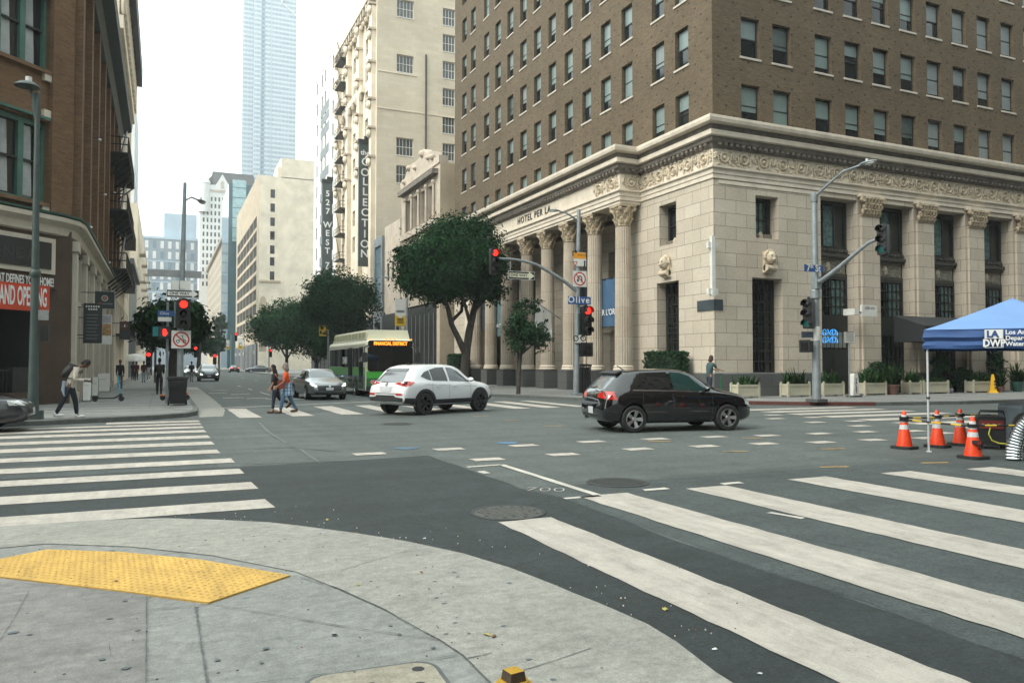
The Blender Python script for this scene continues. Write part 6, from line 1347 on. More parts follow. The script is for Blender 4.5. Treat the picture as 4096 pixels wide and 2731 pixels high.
def tree(name, label, loc, trunks, lumps, n, size, mat, seed, group, cat="tree", hollow=.45, clump=.32):
    t = thing(name, label, cat, loc, 0, group)
    m = MB()
    for pts, rs in trunks: m.tube(pts, rs, BARK, 9)
    m.build("trunk", t); c = MB(); leaves(c, lumps, n, size, mat, seed, hollow, clump); o = c.build("crown", t, fix=False); return t
b = G(D(1065, 890), .15); TG = "street trees along the hotel side"
def rel(px, py, base, dy=0.0):
    p = PY(D(px, py), base.y + dy); return (p.x - base.x, dy, p.z - .15)
r = lambda x, y, d=0: rel(x, y, b, d)
tree("street_tree", "big round topped tree with forking bare trunk in front of the hotel porch", (b.x, b.y, .15), [
    ([(0, 0, -.1), (.05, 0, 1.0), r(1072, 800), r(1078, 760), r(1090, 705, .3), r(1108, 650, .5), r(1110, 600, .6)], [.42, .3, .27, .25, .2, .14, .05]),
    ([r(1070, 815), r(1052, 775), r(1037, 745), r(1030, 712, -.3), r(1010, 650, -.6), r(1000, 600, -.6)], [.24, .19, .17, .15, .11, .04]),
    ([r(1040, 735), r(1060, 715, .4), r(1062, 690, .8), r(1060, 620, 1.2)], [.12, .11, .1, .04]), ([r(1080, 745), r(1068, 700, -.5), r(1055, 640, -.9)], [.13, .1, .04]), ([r(1085, 720), r(1120, 680, .2), r(1140, 640, .2)], [.12, .09, .03]), ([r(1026, 700), r(985, 672, -.3), r(960, 640, -.5)], [.1, .08, .03])],
    [(r(1045, 600), 3.0, 2.9, 2.3), (r(965, 615, -.3), 1.5, 1.7, 1.6), (r(1115, 620, .3), 1.5, 1.8, 1.7), (r(1060, 545), 2.3, 2.2, 1.2), (r(985, 645), 1.9, 1.8, 1.3), (r(1120, 665, -.2), 1.25, 1.4, 1.1), (r(1045, 655, .2), 2.3, 2.2, 1.1), (r(930, 585), .7, .9, .7), (r(1010, 665, -.6), 1.2, 1.2, .8)], 80000, .12, FOL, 1, TG, hollow=.35)
b2 = G(D(1190, 905), .15); r = lambda x, y, d=0: rel(x, y, b2, d)
tree("street_tree", "small slender young tree on the hotel pavement beside the signal pole", (b2.x, b2.y, .15), [([(0, 0, -.1), r(1192, 860), r(1196, 815), r(1205, 780, .1), r(1208, 720)], [.12, .1, .09, .06, .02]), ([r(1196, 815), r(1225, 790, -.2), r(1245, 760, -.2)], [.05, .04, .015]), ([r(1196, 820), r(1180, 790, .2), r(1175, 750, .2)], [.05, .04, .015])],
    [(r(1205, 760), 1.0, .95, 1.0), (r(1212, 712), .75, .7, .75), (r(1240, 775), .65, .7, .75), (r(1185, 740), .55, .7, .8), (r(1190, 800), .6, .6, .45), (r(1250, 735), .35, .4, .45)], 7500, .085, FOL2, 2, TG, hollow=.1, clump=.3)
def far_tree(label, px, py, X, w, h, n, seed, grp, size=.15, mat=None, Y=None, cat="tree"):
    p = PX(D(px, py), X) if Y is None else PY(D(px, py), Y); dep = proj(p)[2]; k = 3090 / 1.7415 / dep; W_, H_ = w / k / 2, h / k / 2; z = p.z - .15; q = random.Random(seed)
    l = [((0, 0, z), W_ * .8, W_ * .8, H_ * .85)] + [((q.uniform(-.5, .5) * W_, q.uniform(-.5, .5) * W_, z + q.uniform(-.35, .45) * H_), W_ * .5, W_ * .55, H_ * .5) for _ in range(6)] + [((sx * W_ * .62, 0, z - .1 * H_), W_ * .38, W_ * .4, H_ * .5) for sx in (-1, 1)]
    tree("street_tree", label, (p.x, p.y, .15), [([(0, 0, -.1), (.1, 0, z - H_ * .9), (0, .1, z - .2 * H_), (.1, 0, z + .3 * H_)], [.3, .22, .18, .05]), ([(.05, 0, z - H_ * 1.05), (W_ * .4, .2, z - .2 * H_)], [.15, .05]), ([(.05, 0, z - H_ * 1.0), (-W_ * .4, -.2, z - .1 * H_)], [.15, .05])], l, n, size, mat or FOL, seed, grp, cat, .35)
far_tree("wide round tree behind the bus", 786, 694, 16.6, 186, 182, 36000, 3, TG, .17)
far_tree("broad dark tree farther along the kerb, left of the tree behind the bus", 658, 748, 16.8, 180, 150, 34000, 4, TG, .21)
far_tree("dark low crowned tree half hidden between the two broad trees", 726, 770, 17.2, 165, 130, 20000, 5, TG, .2)
LG = "street trees on the left pavement"
far_tree("dark round tree behind the signal post on the left pavement", 395, 745, .5, 170, 125, 20000, 6, LG, .2)
far_tree("smaller bushy tree just beyond the dark round tree", 455, 780, 1.0, 80, 80, 5000, 7, LG, .3, Y=130)
far_tree("distant tree over the parked cars at the end of the street", 492, 790, 6, 50, 70, 3500, 8, LG, .45, Y=190)
far_tree("pale thin tree before the tan building far away", 503, 745, 12, 36, 60, 2000, 9, LG, .5, FOL2, Y=230)
far_tree("dark tree low beneath the signs on the left pavement", 345, 775, -1.6, 70, 90, 4000, 10, LG, .25)
# clipped hedges by the hotel wall
def hedge(label, x0, x1, y0, y1, z0, z1, seed):
    t = thing("clipped_hedge", label, "hedge", ((x0 + x1) / 2, (y0 + y1) / 2, .15)); c = MB(); q = random.Random(seed); vs = []; fs = []; ax, ay, az = (x1 - x0) / 2, (y1 - y0) / 2, z1 - z0
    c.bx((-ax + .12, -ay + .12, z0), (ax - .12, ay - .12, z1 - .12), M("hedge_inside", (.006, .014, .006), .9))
    for _ in range(int(5200 * max(1, ay))):
        f = q.random(); x, y, z = q.uniform(-ax, ax), q.uniform(-ay, ay), q.uniform(z0, z1)
        if f < .35: x = q.choice((-ax, ax))
        elif f < .7: y = q.choice((-ay, ay))
        else: z = z1
        g = Vector((x + q.gauss(0, .04), y + q.gauss(0, .04), z + q.gauss(0, .04))); nn = Vector((q.gauss(0, 1), q.gauss(0, 1), q.gauss(0, 1))).normalized(); a = nn.orthogonal().normalized() * .055; b_ = nn.cross(a) * .7; o = len(vs); vs += [tuple(g - a), tuple(g - b_), tuple(g + a), tuple(g + b_)]; fs.append((o, o + 1, o + 2, o + 3))
    c.add(vs, fs, FOL2); c.build("leaves", t, fix=False)
p = PX(R6(1400, 1000), XH - .7); p2 = PX(R6(1615, 1000), XH - .7)
hedge("clipped dark green hedge under the tall barred window at the hotel corner", XH - 1.1, XH - .3, p2.y, p.y, 0, 2.05, 1)
p = PX(R6(30, 980), 21); hedge("dark green bush beside the trunk of the big street tree", 20.4, 21.4, p.y - 2.4, p.y, 0, 2.2, 2)
# planters
PLC = M("cream_planter_paint", (0.43, 0.41, 0.31), .6, var=.12, scale=2); SOIL = M("potting_soil", (.02, .016, .012), .95)
TERRA = M("terracotta", (0.14, 0.075, 0.055), .7, var=.25); LIL = M("lilac_glaze", (.22, .2, .3), .3, var=.3, scale=5); GPOT = M("green_glaze", (.03, .09, .075), .3, var=.3)
def fern(m, w, d, z, n, seed, h=.5):
    q = random.Random(seed); vs = []; fs = []
    for _ in range(n):
        x, y = q.uniform(-w, w), q.uniform(-d, d); a = q.uniform(0, 6.28); L = h * q.uniform(.6, 1.4); dx, dy = math.cos(a), math.sin(a); px, py = -dy * .035, dx * .035; prev = None; out = q.uniform(.3, .9)
        for k in range(5):
            t = k / 4; c = (x + dx * L * out * t, y + dy * L * out * t, z + L * (t * 1.3 - .9 * t * t * out)); s = (1 - t) * 1.2 + .25; i = len(vs); vs += [(c[0] - px * s, c[1] - py * s, c[2]), (c[0] + px * s, c[1] + py * s, c[2])]
            if prev is not None: fs.append((prev, prev + 1, i + 1, i))
            prev = i
    m.add(vs, fs, FOL3)
def planter(label, px0, px1, seed, Y=27.3, h=.62, fh=.5, n=90):
    a, c = PY(R8(px0, 1100), Y), PY(R8(px1, 1100), Y); w = c.x - a.x; t = thing("planter_box", label, "planter", ((a.x + c.x) / 2, Y, .15), 0, "cream planters along the hotel wall"); m = MB(); d = .55
    m.bx((-w / 2 + .04, -d / 2 + .04, .07), (w / 2 - .04, d / 2 - .04, h - .06), PLC)
    for sx in (-1, 1):
        for sy in (-1, 1): m.bx((sx * (w / 2), sy * d / 2, 0), (sx * (w / 2 - .1), sy * (d / 2 - .1), h + .02), PLC); m.ball((sx * (w / 2 - .05), sy * (d / 2 - .05), h + .04), (.05, .05, .04), PLC, None, 7, 4)
    for z0, z1 in ((.08, .18), (h - .12, h - .02)):
        m.bx((-w / 2 + .1, -d / 2 + .015, z0), (w / 2 - .1, -d / 2 + .06, z1), PLC); m.bx((-w / 2 + .015, -d / 2 + .1, z0), (-w / 2 + .06, d / 2 - .1, z1), PLC)
    m.build("box", t); s = MB(); s.bx((-w / 2 + .06, -d / 2 + .06, h - .08), (w / 2 - .06, d / 2 - .06, h - .05), SOIL); s.build("soil", t); f = MB(); fern(f, w * .4, .2, h - .06, n, seed, fh); f.build("fern", t, fix=False)
for px0, px1, lab, sd_, fh in ((193, 320, "cream planter with a stubby palm at the hotel corner", 1, .42), (478, 607, "cream planter with wide drooping fern left of the blue street sign pole", 2, .6), (680, 800, "cream planter with a fern directly right of the street sign pole", 3, .55), (915, 1040, "cream planter with a bushy fern right of the VALET sign", 4, .6), (1172, 1240, "narrow cream planter between the terracotta pot and the tent pole", 5, .55), (1248, 1395, "long cream planter behind the white tent pole", 6, .25), (1535, 1650, "cream planter left of the yellow floor cone", 7, .5)):
    planter(lab, px0, px1, sd_, fh=fh)
def pot(label, px, w, h, mat, seed, fh, prof=None, name="plant_pot", n=60, Y=27.2):
    c = PY(R8(px, 1110), Y); t = thing(name, label, "plant pot", (c.x, Y, .15)); m = MB(); r_ = w / 2; m.lathe(prof(r_, h) if prof else [(0, 0), (r_ * .68, 0), (r_ * .9, h * .82), (r_, h * .83), (r_, h), (r_ * .88, h), (r_ * .85, h * .9)], mat, n=20); m.build("pot", t); s = MB(); s.lathe([(0, h * .9), (r_ * .86, h * .9)], SOIL, n=14); s.build("soil", t)
    if fh: f = MB(); fern(f, r_ * .5, r_ * .5, h * .9, n, seed, fh); f.build("fern", t, fix=False)
pot("wide terracotta pot with a dark bush between two cream planters", 1096, .72, .5, TERRA, 11, .9, n=130)
pot("round lilac glazed pot right of the long planter", 1424, .36, .3, LIL, 12, .3, lambda r_, h: [(0, 0), (r_ * .6, 0), (r_, h * .5), (r_ * .7, h), (r_ * .6, h)], n=30)
pot("small brown pot right of the yellow floor cone", 1715, .42, .32, TERRA, 13, .7, n=80); pot("green glazed pot at the right edge by the dark entrance", 1810, .66, .55, GPOT, 14, .9, n=130)
for px, h, s_, lab in ((1370, 1.9, 21, "tall clipped topiary against the dark awning behind the tent pole"), (1690, 2.0, 22, "tall topiary in the shade below the blue tent"), (1000, 1.5, 23, "loose dark shrub in front of the second tall bay"), (1500, 1.3, 24, "low bushy shrub between lilac pot and yellow cone")):
    c = PY(R8(px, 1110), 27.9); tree("potted_shrub", lab, (c.x, 27.9, .15), [([(0, 0, 0), (0, 0, h * .7)], [.05, .03])], [((0, 0, h * .62), .55, .4, h * .42), ((.1, 0, h * .9), .4, .3, h * .2), ((-.2, 0, h * .4), .45, .3, h * .3)], 2600, .07, FOL2, s_, "potted shrubs by the hotel wall", "shrub")
# ================================================================== STREET FURNITURE
GALV = M("galvanised_steel", (0.25, 0.28, 0.29), 0.5, .4, var=.18, scale=3); GPOLE = M("green_grey_pole", (0.045, 0.068, 0.062), 0.55, var=.25, scale=2.5); SIGB = M("signal_black", (0.010, 0.011, 0.011), .5, var=.2); SBLUE = M("street_sign_blue", (0.018, 0.075, 0.24), .45, var=.1); SWHITE = M("sign_white", (.62, .62, .58), .5, var=.1, scale=4); SBACK = M("sign_back", (.30, .31, .31), .45, .5, var=.15); SRED = M("sign_red", (.42, .03, .02), .5, var=.15); SORG = M("sign_orange", (.72, .30, .02), .5, var=.1); STEXT = M("sign_black_text", (.015, .015, .015), .6)
REDL = EM("red_signal_light", (1.0, .018, .010), 1.6); GRNL = EM("green_signal_light", (.003, .07, .06), .25); OFFL = M("unlit_lens", (.012, .012, .012), .2)
def signal(parent, p, rz, lit, s=1.0, housing=(.34, .24, 1.06)):
    """three-lens head centred at p, lenses towards the heading rz (rz = 0 looks along -y)"""
    w, d, h = [q * s for q in housing]; m = MB(); m.rbox((0, 0, 0), (w, d, h), .05 * s, SIGB, axis='y')
    for k in range(3): m.rbox((0, -d / 2 - .012, h * (.33 - .33 * k)), (w * .92, .03, h * .31), .04 * s, SIGB, axis='y')
    m.tube([(0, 0, h / 2), (0, 0, h / 2 + .06 * s)], .05 * s, SIGB, 8); o = m.build("signal_head", parent, p, rz)
    for k in range(3):
        z = h * (.33 - .33 * k); X = Matrix.Translation((0, -d / 2 - .03, z)) @ Matrix.Rotation(math.pi / 2, 4, 'X'); l = MB(); rr = .128 * s
        l.lathe([(rr, 0), (rr * .8, .025), (rr * .4, .04), (0, .045)], lit.get(k, OFFL), n=18, X=X); l.build("lens", o)
        v = MB(); v.lathe([(rr * 1.08, -.02), (rr * 1.12, .20 * s), (rr * 1.05, .20 * s), (rr * 1.0, 0)], SIGB, n=14, X=X, a0=R_(-25), a1=R_(205)); v.build("visor", o)
    return o
def plate(parent, name, p, w, h, rz, face, items=(), border=None, r_=.02, t=.012):
    """flat sign facing the heading rz; items: ('text', str, size, x, y, mat, kw) | ('poly', pts, mat)"""
    m = MB(); m.rbox((0, 0, 0), (w, t, h), r_, SBACK if border is None else border, axis='y'); b = .012 if border is None else .02
    m.rbox((0, -t / 2 - .001, 0), (w - 2 * b, .003, h - 2 * b), r_ * .7, face, axis='y')
    for k, it in enumerate(items):
        y = -t / 2 - .0045 - .0012 * k
        if it[0] == 'text': m.text(it[1], it[2], it[5], Matrix.Translation((it[3], y, it[4])) @ Matrix.Rotation(math.pi / 2, 4, 'X'), .0008, **(it[6] if len(it) > 6 else {}))
        else: m.prism(it[1], lambda a, c, d: (a, d, c), y, y - .0012, it[2])
    return m.build(name, parent, p, rz)
def arrow(cx, cz, w, h, head, mat): return ('poly', [(cx - w / 2, cz - h / 2), (cx + w / 2 - head, cz - h / 2), (cx + w / 2 - head, cz - h), (cx + w / 2, cz), (cx + w / 2 - head, cz + h), (cx + w / 2 - head, cz + h / 2), (cx - w / 2, cz + h / 2)], mat)
def circ(cx, cz, r_, mat, n=20): return ('poly', [(cx + r_ * math.cos(2 * math.pi * k / n), cz + r_ * math.sin(2 * math.pi * k / n)) for k in range(n)], mat)
def bar(x0, z0, x1, z1, w, mat):
    d = Vector((x1 - x0, z1 - z0)).normalized(); n = Vector((-d.y, d.x)) * w / 2; return ('poly', [(x0 + n.x, z0 + n.y), (x1 + n.x, z1 + n.y), (x1 - n.x, z1 - n.y), (x0 - n.x, z0 - n.y)], mat)
def oneway(parent, p, w, h, rz, face=SWHITE):
    plate(parent, "one_way_sign", p, w, h, rz, STEXT, (arrow(.01, 0, w * .93, h * .52, h * .75, face), ('text', "ONE WAY", h * .46, -w * .1, 0.0, STEXT, dict(bold=.004, sx=1.05))), SWHITE)
def no_sign(parent, name, p, s, rz, glyph):
    r_ = s * .43; plate(parent, name, p, s, s, rz, SWHITE, [circ(0, 0, r_, SRED), circ(0, 0, r_ * .8, SWHITE)] + glyph(r_) + [bar(-r_ * .62, r_ * .62, r_ * .62, -r_ * .62, r_ * .17, SRED)])
def ped(parent, p, rz, hand=False, s=1.0):
    m = MB(); m.rbox((0, 0, 0), (.42 * s, .22, .42 * s), .04, SIGB, axis='y'); m.prism([(-.22 * s, -.2 * s), (.22 * s, -.2 * s), (.22 * s, .24 * s), (-.22 * s, .24 * s)], lambda a, b, d: (a, d, b), -.14, -.11, SIGB); o = m.build("pedestrian_signal", parent, p, rz)
    l = MB(); l.prism([(-.15 * s, -.15 * s), (.15 * s, -.15 * s), (.15 * s, .15 * s), (-.15 * s, .15 * s)], lambda a, b, d: (a, d, b), -.145, -.141, OFFL)
    if hand:
        for i, (x, z) in enumerate(((-.05, .13), (-.018, .145), (.014, .14), (.044, .12))): l.tube([(x * s, -.15, -.02), (x * s, -.15, z * s)], .014 * s, REDL, 6)
        l.rbox((0, -.15, -.05 * s), (.115 * s, .012, .12 * s), .03 * s, REDL, axis='y'); l.tube([(.05 * s, -.15, -.06 * s), (.1 * s, -.15, .02 * s)], .014 * s, REDL, 6)
    l.build("lens", o); return o
def cobra(parent, p, d, s=1.0, mat=GALV):
    """street-lamp head at p pointing along the unit vector d"""
    a = math.atan2(d[1], d[0]); m = MB(); X = Matrix.Translation(p) @ Matrix.Rotation(a, 4, 'Z'); m.ball((.3 * s, 0, .02), (.36 * s, .15 * s, .07 * s), mat, X, 12, 7); m.ball((.38 * s, 0, -.03), (.22 * s, .12 * s, .05 * s), SWHITE, X, 10, 5); m.tube([(.25 * s, 0, .08), (.25 * s, 0, .17)], .045 * s, SWHITE, 8, X=X); m.build("lamp_head", parent)
def glyph_uturn(r_): return [('poly', ring(.0, r_ * .08, r_ * .22, r_ * .4, 0, math.pi, 8), STEXT), bar(r_ * .31, r_ * .1, r_ * .31, -r_ * .45, r_ * .18, STEXT), bar(-r_ * .31, r_ * .1, -r_ * .31, -r_ * .2, r_ * .18, STEXT), ('poly', [(-r_ * .56, -r_ * .15), (-r_ * .06, -r_ * .15), (-r_ * .31, -r_ * .5)], STEXT)]
def glyph_wheels(r_): return [('poly', ring(-r_ * .38, -r_ * .25, r_ * .15, r_ * .24, 0, 6.28, 10), STEXT), ('poly', ring(r_ * .38, -r_ * .25, r_ * .15, r_ * .24, 0, 6.28, 10), STEXT), bar(-r_ * .38, -r_ * .2, r_ * .2, r_ * .2, .02, STEXT), bar(r_ * .38, -r_ * .25, r_ * .1, r_ * .5, .02, STEXT), bar(-r_ * .1, r_ * .5, r_ * .3, r_ * .45, .02, STEXT)]
def scooter(label, loc, rz, mat, stem, group=None, tilt=0):
    t = thing("kick_scooter", label, "scooter", loc, rz, group); m = MB(); m.rbox((.42, 0, .13), (.62, .16, .05), .03, BLKP, axis='z'); m.tube([(.7, 0, .14), (.86, 0, .22), (.9, 0, .3)], .035, BLKP, 8); m.build("deck", t)
    m = MB(); m.tube([(.9, 0, .26), (.80, 0, 1.08)], .028, stem, 8); m.build("stem", t); m = MB(); m.tube([(.79, -.24, 1.09), (.79, .24, 1.09)], .018, BLKP, 8); m.build("handlebar", t)
    for x, nm in ((.0, 1), (.95, 0)): w = MB(); w.lathe([(.05, -.02), (.085, -.025), (.105, -.012), (.105, .012), (.085, .025), (.05, .02), (.0, .02), (0, -.02)], TYRE, n=18, X=Matrix.Translation((x, 0, .105)) @ Matrix.Rotation(math.pi / 2, 4, 'X')); w.build("wheel", t)
    m = MB(); m.ball((.0, 0, .2), (.13, .05, .05), mat, None, 9, 6); m.ball((.92, 0, .26), (.08, .05, .07), mat, None, 9, 6); m.build("mudguard", t); return t
# --- left corner: signal post with its signs (local origin at the foot)
f0 = G(S7(572, 1350), .15); LP = lambda x, y, dy=0.0: (lambda p: (p.x - f0.x, dy, p.z - .15))(PY(S7(x, y), f0.y + dy))
t = thing("signal_pole", "grey signal pole with red light, ONE WAY arrow and prohibition sign on the left corner", "traffic signal", (f0.x, f0.y, .15))
L1 = lambda x, y: (lambda p: (p.x - f0.x, 0, p.z - .15))(PY(R1(x, y), f0.y))
m = MB(); top = L1(1133, 1120); m.tube([(0, 0, 0), (0, 0, 3), (.04, 0, 5), top], [.13, .105, .095, .06], GALV, 14); m.rbox((0, 0, .15), (.42, .42, .3), .05, GALV); m.build("pole", t)
m = MB(); a0, a1 = L1(1140, 1225), L1(1228, 1178); m.tube([a0, (a0[0] * .6 + a1[0] * .4, .5, a1[2] - .12), (a1[0], 1.6, a1[2])], .035, GALV, 8); m.build("lamp_arm", t); cobra(t, (a1[0], 1.6, a1[2]), (.4, .9), .9)
signal(t, LP(611, 408, -.28), 0, {0: REDL}, 1.06, (.46, .24, 1.02)); a, c = LP(430, 150, -.3), LP(775, 240, -.3); oneway(t, ((a[0] + c[0]) / 2, -.3, (a[2] + c[2]) / 2), c[0] - a[0], a[2] - c[2] + .02, 0)
p = LP(587, 673, -.2); no_sign(t, "prohibition_sign", p, .68, 0, glyph_wheels)
a, c = LP(235, -28, .2), LP(800, 30, .2); m = MB(); m.bx((a[0], .18, c[2] - .02), (c[0], .22, a[2] + .12), SBACK); m.build("guide_sign", t)
for x0, x1, y0, y1 in ((492, 560, 55, 150), (575, 685, 60, 150)): a, c = LP(x0, y0, -.1), LP(x1, y1, -.1); m = MB(); m.bx((a[0], -.11, c[2]), (c[0], -.09, a[2]), SWHITE); m.build("back_plate", t)
t2_ = thing("sign_post", "thin post with blue street name plate and red hand signal on the left corner", "sign post", (f0.x - .45, f0.y + .9, .15)); g0_ = (f0.x - .45, f0.y + .9)
Q = lambda x, y: (lambda p: (p.x - g0_[0], -.12, p.z - .15))(PY(S7(x, y), g0_[1] - .12))
m = MB(); m.tube([(0, 0, 0), (0, 0, Q(400, 280)[2])], .05, GALV, 10); m.tube([(.25, 0, Q(400, 545)[2]), (.25, 0, Q(400, 270)[2])], .03, GALV, 8); m.build("post", t2_)
a, c = Q(343, 370), Q(515, 432); plate(t2_, "street_name_sign", ((a[0] + c[0]) / 2, -.12, (a[2] + c[2]) / 2), c[0] - a[0], a[2] - c[2], 0, SBLUE, (('text', "Olive", .15, -.05, 0, SWHITE, {}),), SBLUE)
a, c = Q(343, 436), Q(488, 488); plate(t2_, "notice_sign", ((a[0] + c[0]) / 2, -.12, (a[2] + c[2]) / 2), c[0] - a[0], a[2] - c[2], 0, SWHITE); ped(t2_, (lambda p: (p[0], -.15, p[2]))(Q(415, 605)), 0, True, 1.0)
m = MB(); a = Q(325, 568); m.bx((a[0] - .12, .1, a[2] - .25), (a[0] + .12, .12, a[2] + .12), M("teal_sign", (.01, .2, .2), .5)); m.build("teal_sign", t2_)
# litter bin and scooters
BIN = M("bin_black", (.012, .013, .013), .6, var=.2, scale=4); g = G(S7(548, 1362), .15); t = thing("litter_bin", "black wheeled litter bin in front of the left signal pole", "bin", (g.x, g.y, .15)); m = MB()
m.add([(x * a, y * a * .95, z) for z, a in ((.08, .26), (.95, .33)) for x, y in ((-1, -1), (1, -1), (1, 1), (-1, 1))], [(3, 2, 1, 0), (4, 5, 6, 7), (0, 1, 5, 4), (1, 2, 6, 5), (2, 3, 7, 6), (3, 0, 4, 7)], BIN)
for k in range(6): m.bx((-.3 + k * .1, -.34, .2), (-.27 + k * .1, -.26, .85), BIN)
m.build("body", t); m = MB(); m.rbox((0, 0, 1.0), (.72, .70, .08), .06, BIN); m.bx((-.2, .30, 1.0), (.2, .42, 1.05), BIN); m.build("lid", t)
for s_ in (-1, 1): m = MB(); m.lathe([(0, -.03), (.12, -.03), (.13, 0), (.12, .03), (0, .03)], TYRE, n=14, X=Matrix.Translation((s_ * .3, .26, .13)) @ Matrix.Rotation(math.pi / 2, 4, 'Y')); m.build("wheel", t)
# --- green-grey lamp post at the left edge
f0 = PY(D(75, 960), 24.75); t = thing("street_lamp", "tall green grey lamp post with curved arm at the left edge", "street lamp", (f0.x, 24.75, .15)); E1 = lambda x, y: (lambda p: (p.x - f0.x, 0, p.z - .15))(PY(R1(x, y), 24.75))
m = MB(); k1 = E1(228, 740); m.tube([(0, 0, 0), (0, 0, .5), (0, 0, 3.2), (k1[0], 0, k1[2]), E1(232, 575)], [.17, .13, .10, .068, .06], GPOLE, 16); m.rbox((0, 0, .12), (.5, .5, .24), .12, GPOLE); m.lathe([(.12, 3.9), (.14, 3.95), (.14, 4.05), (.11, 4.1)], GPOLE, n=14); m.tube([E1(232, 575), (E1(232, 560))], [.06, .02], GPOLE, 8); m.build("pole", t)
m = MB(); m.tube([k1, E1(212, 660), E1(205, 590), E1(185, 545)], [.07, .06, .055, .05], GPOLE, 10); m.build("lamp_arm", t)
m = MB(); p = E1(165, 520); m.lathe([(.02, .1), (.2, .06), (.3, -.02), (.31, -.05), (.2, -.07), (0, -.09)], GPOLE, p, 16); m.tube([(p[0] + .04, 0, p[2] + .05), (p[0] + .04, 0, p[2] + .22)], .08, SWHITE, 10); m.build("lamp_head", t)
m = MB(); a = E1(225, 1560); z = a[2] - 1.1; m.bx((.09, -.05, 2.72), (.34, -.02, 3.0), SBACK); m.rbox((.25, .05, 2.35), (.2, .2, .45), .03, SIGB, axis='y'); m.build("mounted_box", t)
# --- pole with the blue 7th St sign, right
f0 = G(R8(665, 1150), .15); RP = lambda x, y, dy=0.0: (lambda p: (p.x - f0.x, dy, p.z - .15))(PY(R8(x, y), f0.y + dy)); RX = lambda mp, x, y: (lambda p: (0, p.y - f0.y, p.z - .15))(PX(mp(x, y), f0.x))
t = thing("signal_pole", "grey pole with the blue 7th St plate and a rising signal arm, right of centre", "traffic signal", (f0.x, f0.y, .15)); topz = PY(R7(728, 1215), f0.y).z - .15
m = MB(); m.tube([(0, 0, 0), (0, 0, 3), (0, 0, topz)], [.17, .15, .11], GALV, 16); m.rbox((0, 0, .06), (.62, .62, .12), .06, M("base_plate", (.08, .08, .075), .7)); m.lathe([(.2, 4.15), (.2, 4.45), (.16, 4.5)], GALV, n=14); m.lathe([(.14, topz - .35), (.15, topz - .3), (.15, topz), (0, topz + .05)], GALV, n=12); m.lathe([(.155, 2.45), (.157, 2.46), (.157, 3.0), (.15, 3.02)], SWHITE, n=14); m.build("pole", t)
m = MB(); q0, q1, q2 = RX(R7, 800, 1160), RX(R7, 900, 1075), RX(R7, 1010, 1035); m.tube([(0, 0, topz - .15), q0, q1, q2], [.055, .05, .045, .04], GALV, 8); m.build("lamp_arm", t); cobra(t, q2, (0.02, -1), 1.05)
m = MB(); q = [RX(R8, *c) for c in ((690, 462), (780, 395), (880, 310), (960, 245), (1030, 215))]; m.tube([(0, 0, q[0][2])] + q, [.10, .095, .085, .075, .065, .06], GALV, 10); m.rbox((0, -.05, q[0][2] - .05), (.3, .3, .5), .05, GALV); m.build("mast_arm", t)
signal(t, (-.05, q[-1][1] - .15, q[-1][2] - .1), R_(-72), {2: GRNL}, 1.05); signal(t, (-.42, -.05, RP(600, 648)[2]), R_(-72), {2: GRNL}, 1.12); m = MB(); z = RP(600, 648)[2]; m.tube([(-.4, 0, z - .5), (0, 0, z - .5)], .035, SIGB, 6); m.tube([(-.4, 0, z + .5), (0, 0, z + .5)], .035, SIGB, 6); m.build("bracket", t)
a, c = RP(590, 365, -.25), RP(708, 415, -.25); plate(t, "street_name_sign", ((a[0] + c[0]) / 2, -.25, (a[2] + c[2]) / 2), c[0] - a[0], a[2] - c[2] - .02, R_(4), SBLUE, (('text', "7", .40, -.32, 0, SWHITE, dict(bold=.012)), ('text', "th", .2, -.13, .07, SWHITE, dict(bold=.008)), ('text', "St", .38, .22, 0, SWHITE, dict(bold=.012))), SBLUE)
p = RP(608, 835, 0); ped(t, (p[0] - .0, 0, p[2]), R_(-80), False, 1.1); m = MB(); p = RP(612, 767, -.05); m.bx((p[0] - .3, -.06, p[2] - .12), (p[0] + .3, -.03, p[2] + .12), M("small_blue_plate", (.05, .07, .1), .5)); m.build("small_plate", t)
# --- pole in front of the porch columns with the Olive plate
f0 = PY(T6(410, 1530), 32.6); f0 = Vector((f0.x, 32.6, .15)); CP = lambda x, y, dy=0.0, mp=T6: (lambda p: (p.x - f0.x, dy, p.z - .15))(PY(mp(x, y), f0.y + dy))
t = thing("signal_pole", "grey pole with the blue Olive plate, red signal and curved arm before the porch columns", "traffic signal", (f0.x, f0.y, .15)); topz = CP(435, 38)[2]; xt = CP(433, 40)[0]
m = MB(); m.tube([(0, 0, 0), (xt * .3, 0, 3.0), (xt, 0, topz)], [.15, .13, .085], GALV, 14); m.rbox((0, 0, .06), (.5, .5, .12), .05, GALV); m.build("pole", t); m = MB(); z = CP(420, 1000)[2]; m.tube([(xt * .45, 0, CP(0, 1190)[2]), (xt * .62, 0, CP(0, 860)[2])], .136, GPOLE, 14); m.build("pole_sleeve", t)
m = MB(); m.tube([CP(428, 135), CP(380, 95), CP(330, 65), CP(275, 50)], [.05, .045, .04, .035], GALV, 8); m.build("lamp_arm", t); cobra(t, CP(275, 50), (-1, 0), .8)
m = MB(); q = [CP(*c, 0, R6) for c in ((885, 462), (800, 395), (700, 330), (600, 275), (500, 248), (420, 237), (325, 233))]; m.tube([(xt * .6, 0, q[0][2] - .05)] + q, [.1, .095, .085, .08, .07, .06, .055, .05], GALV, 10); m.build("mast_arm", t)
signal(t, CP(305, 255, -.15, R6), 0, {0: REDL}, 1.1); a, c = CP(405, 318, -.1, R6), CP(592, 385, -.1, R6); oneway(t, ((a[0] + c[0]) / 2, -.1, (a[2] + c[2]) / 2), c[0] - a[0], a[2] - c[2], 0, M("cream_sign_face", (.60, .58, .43), .5)); m = MB(); 
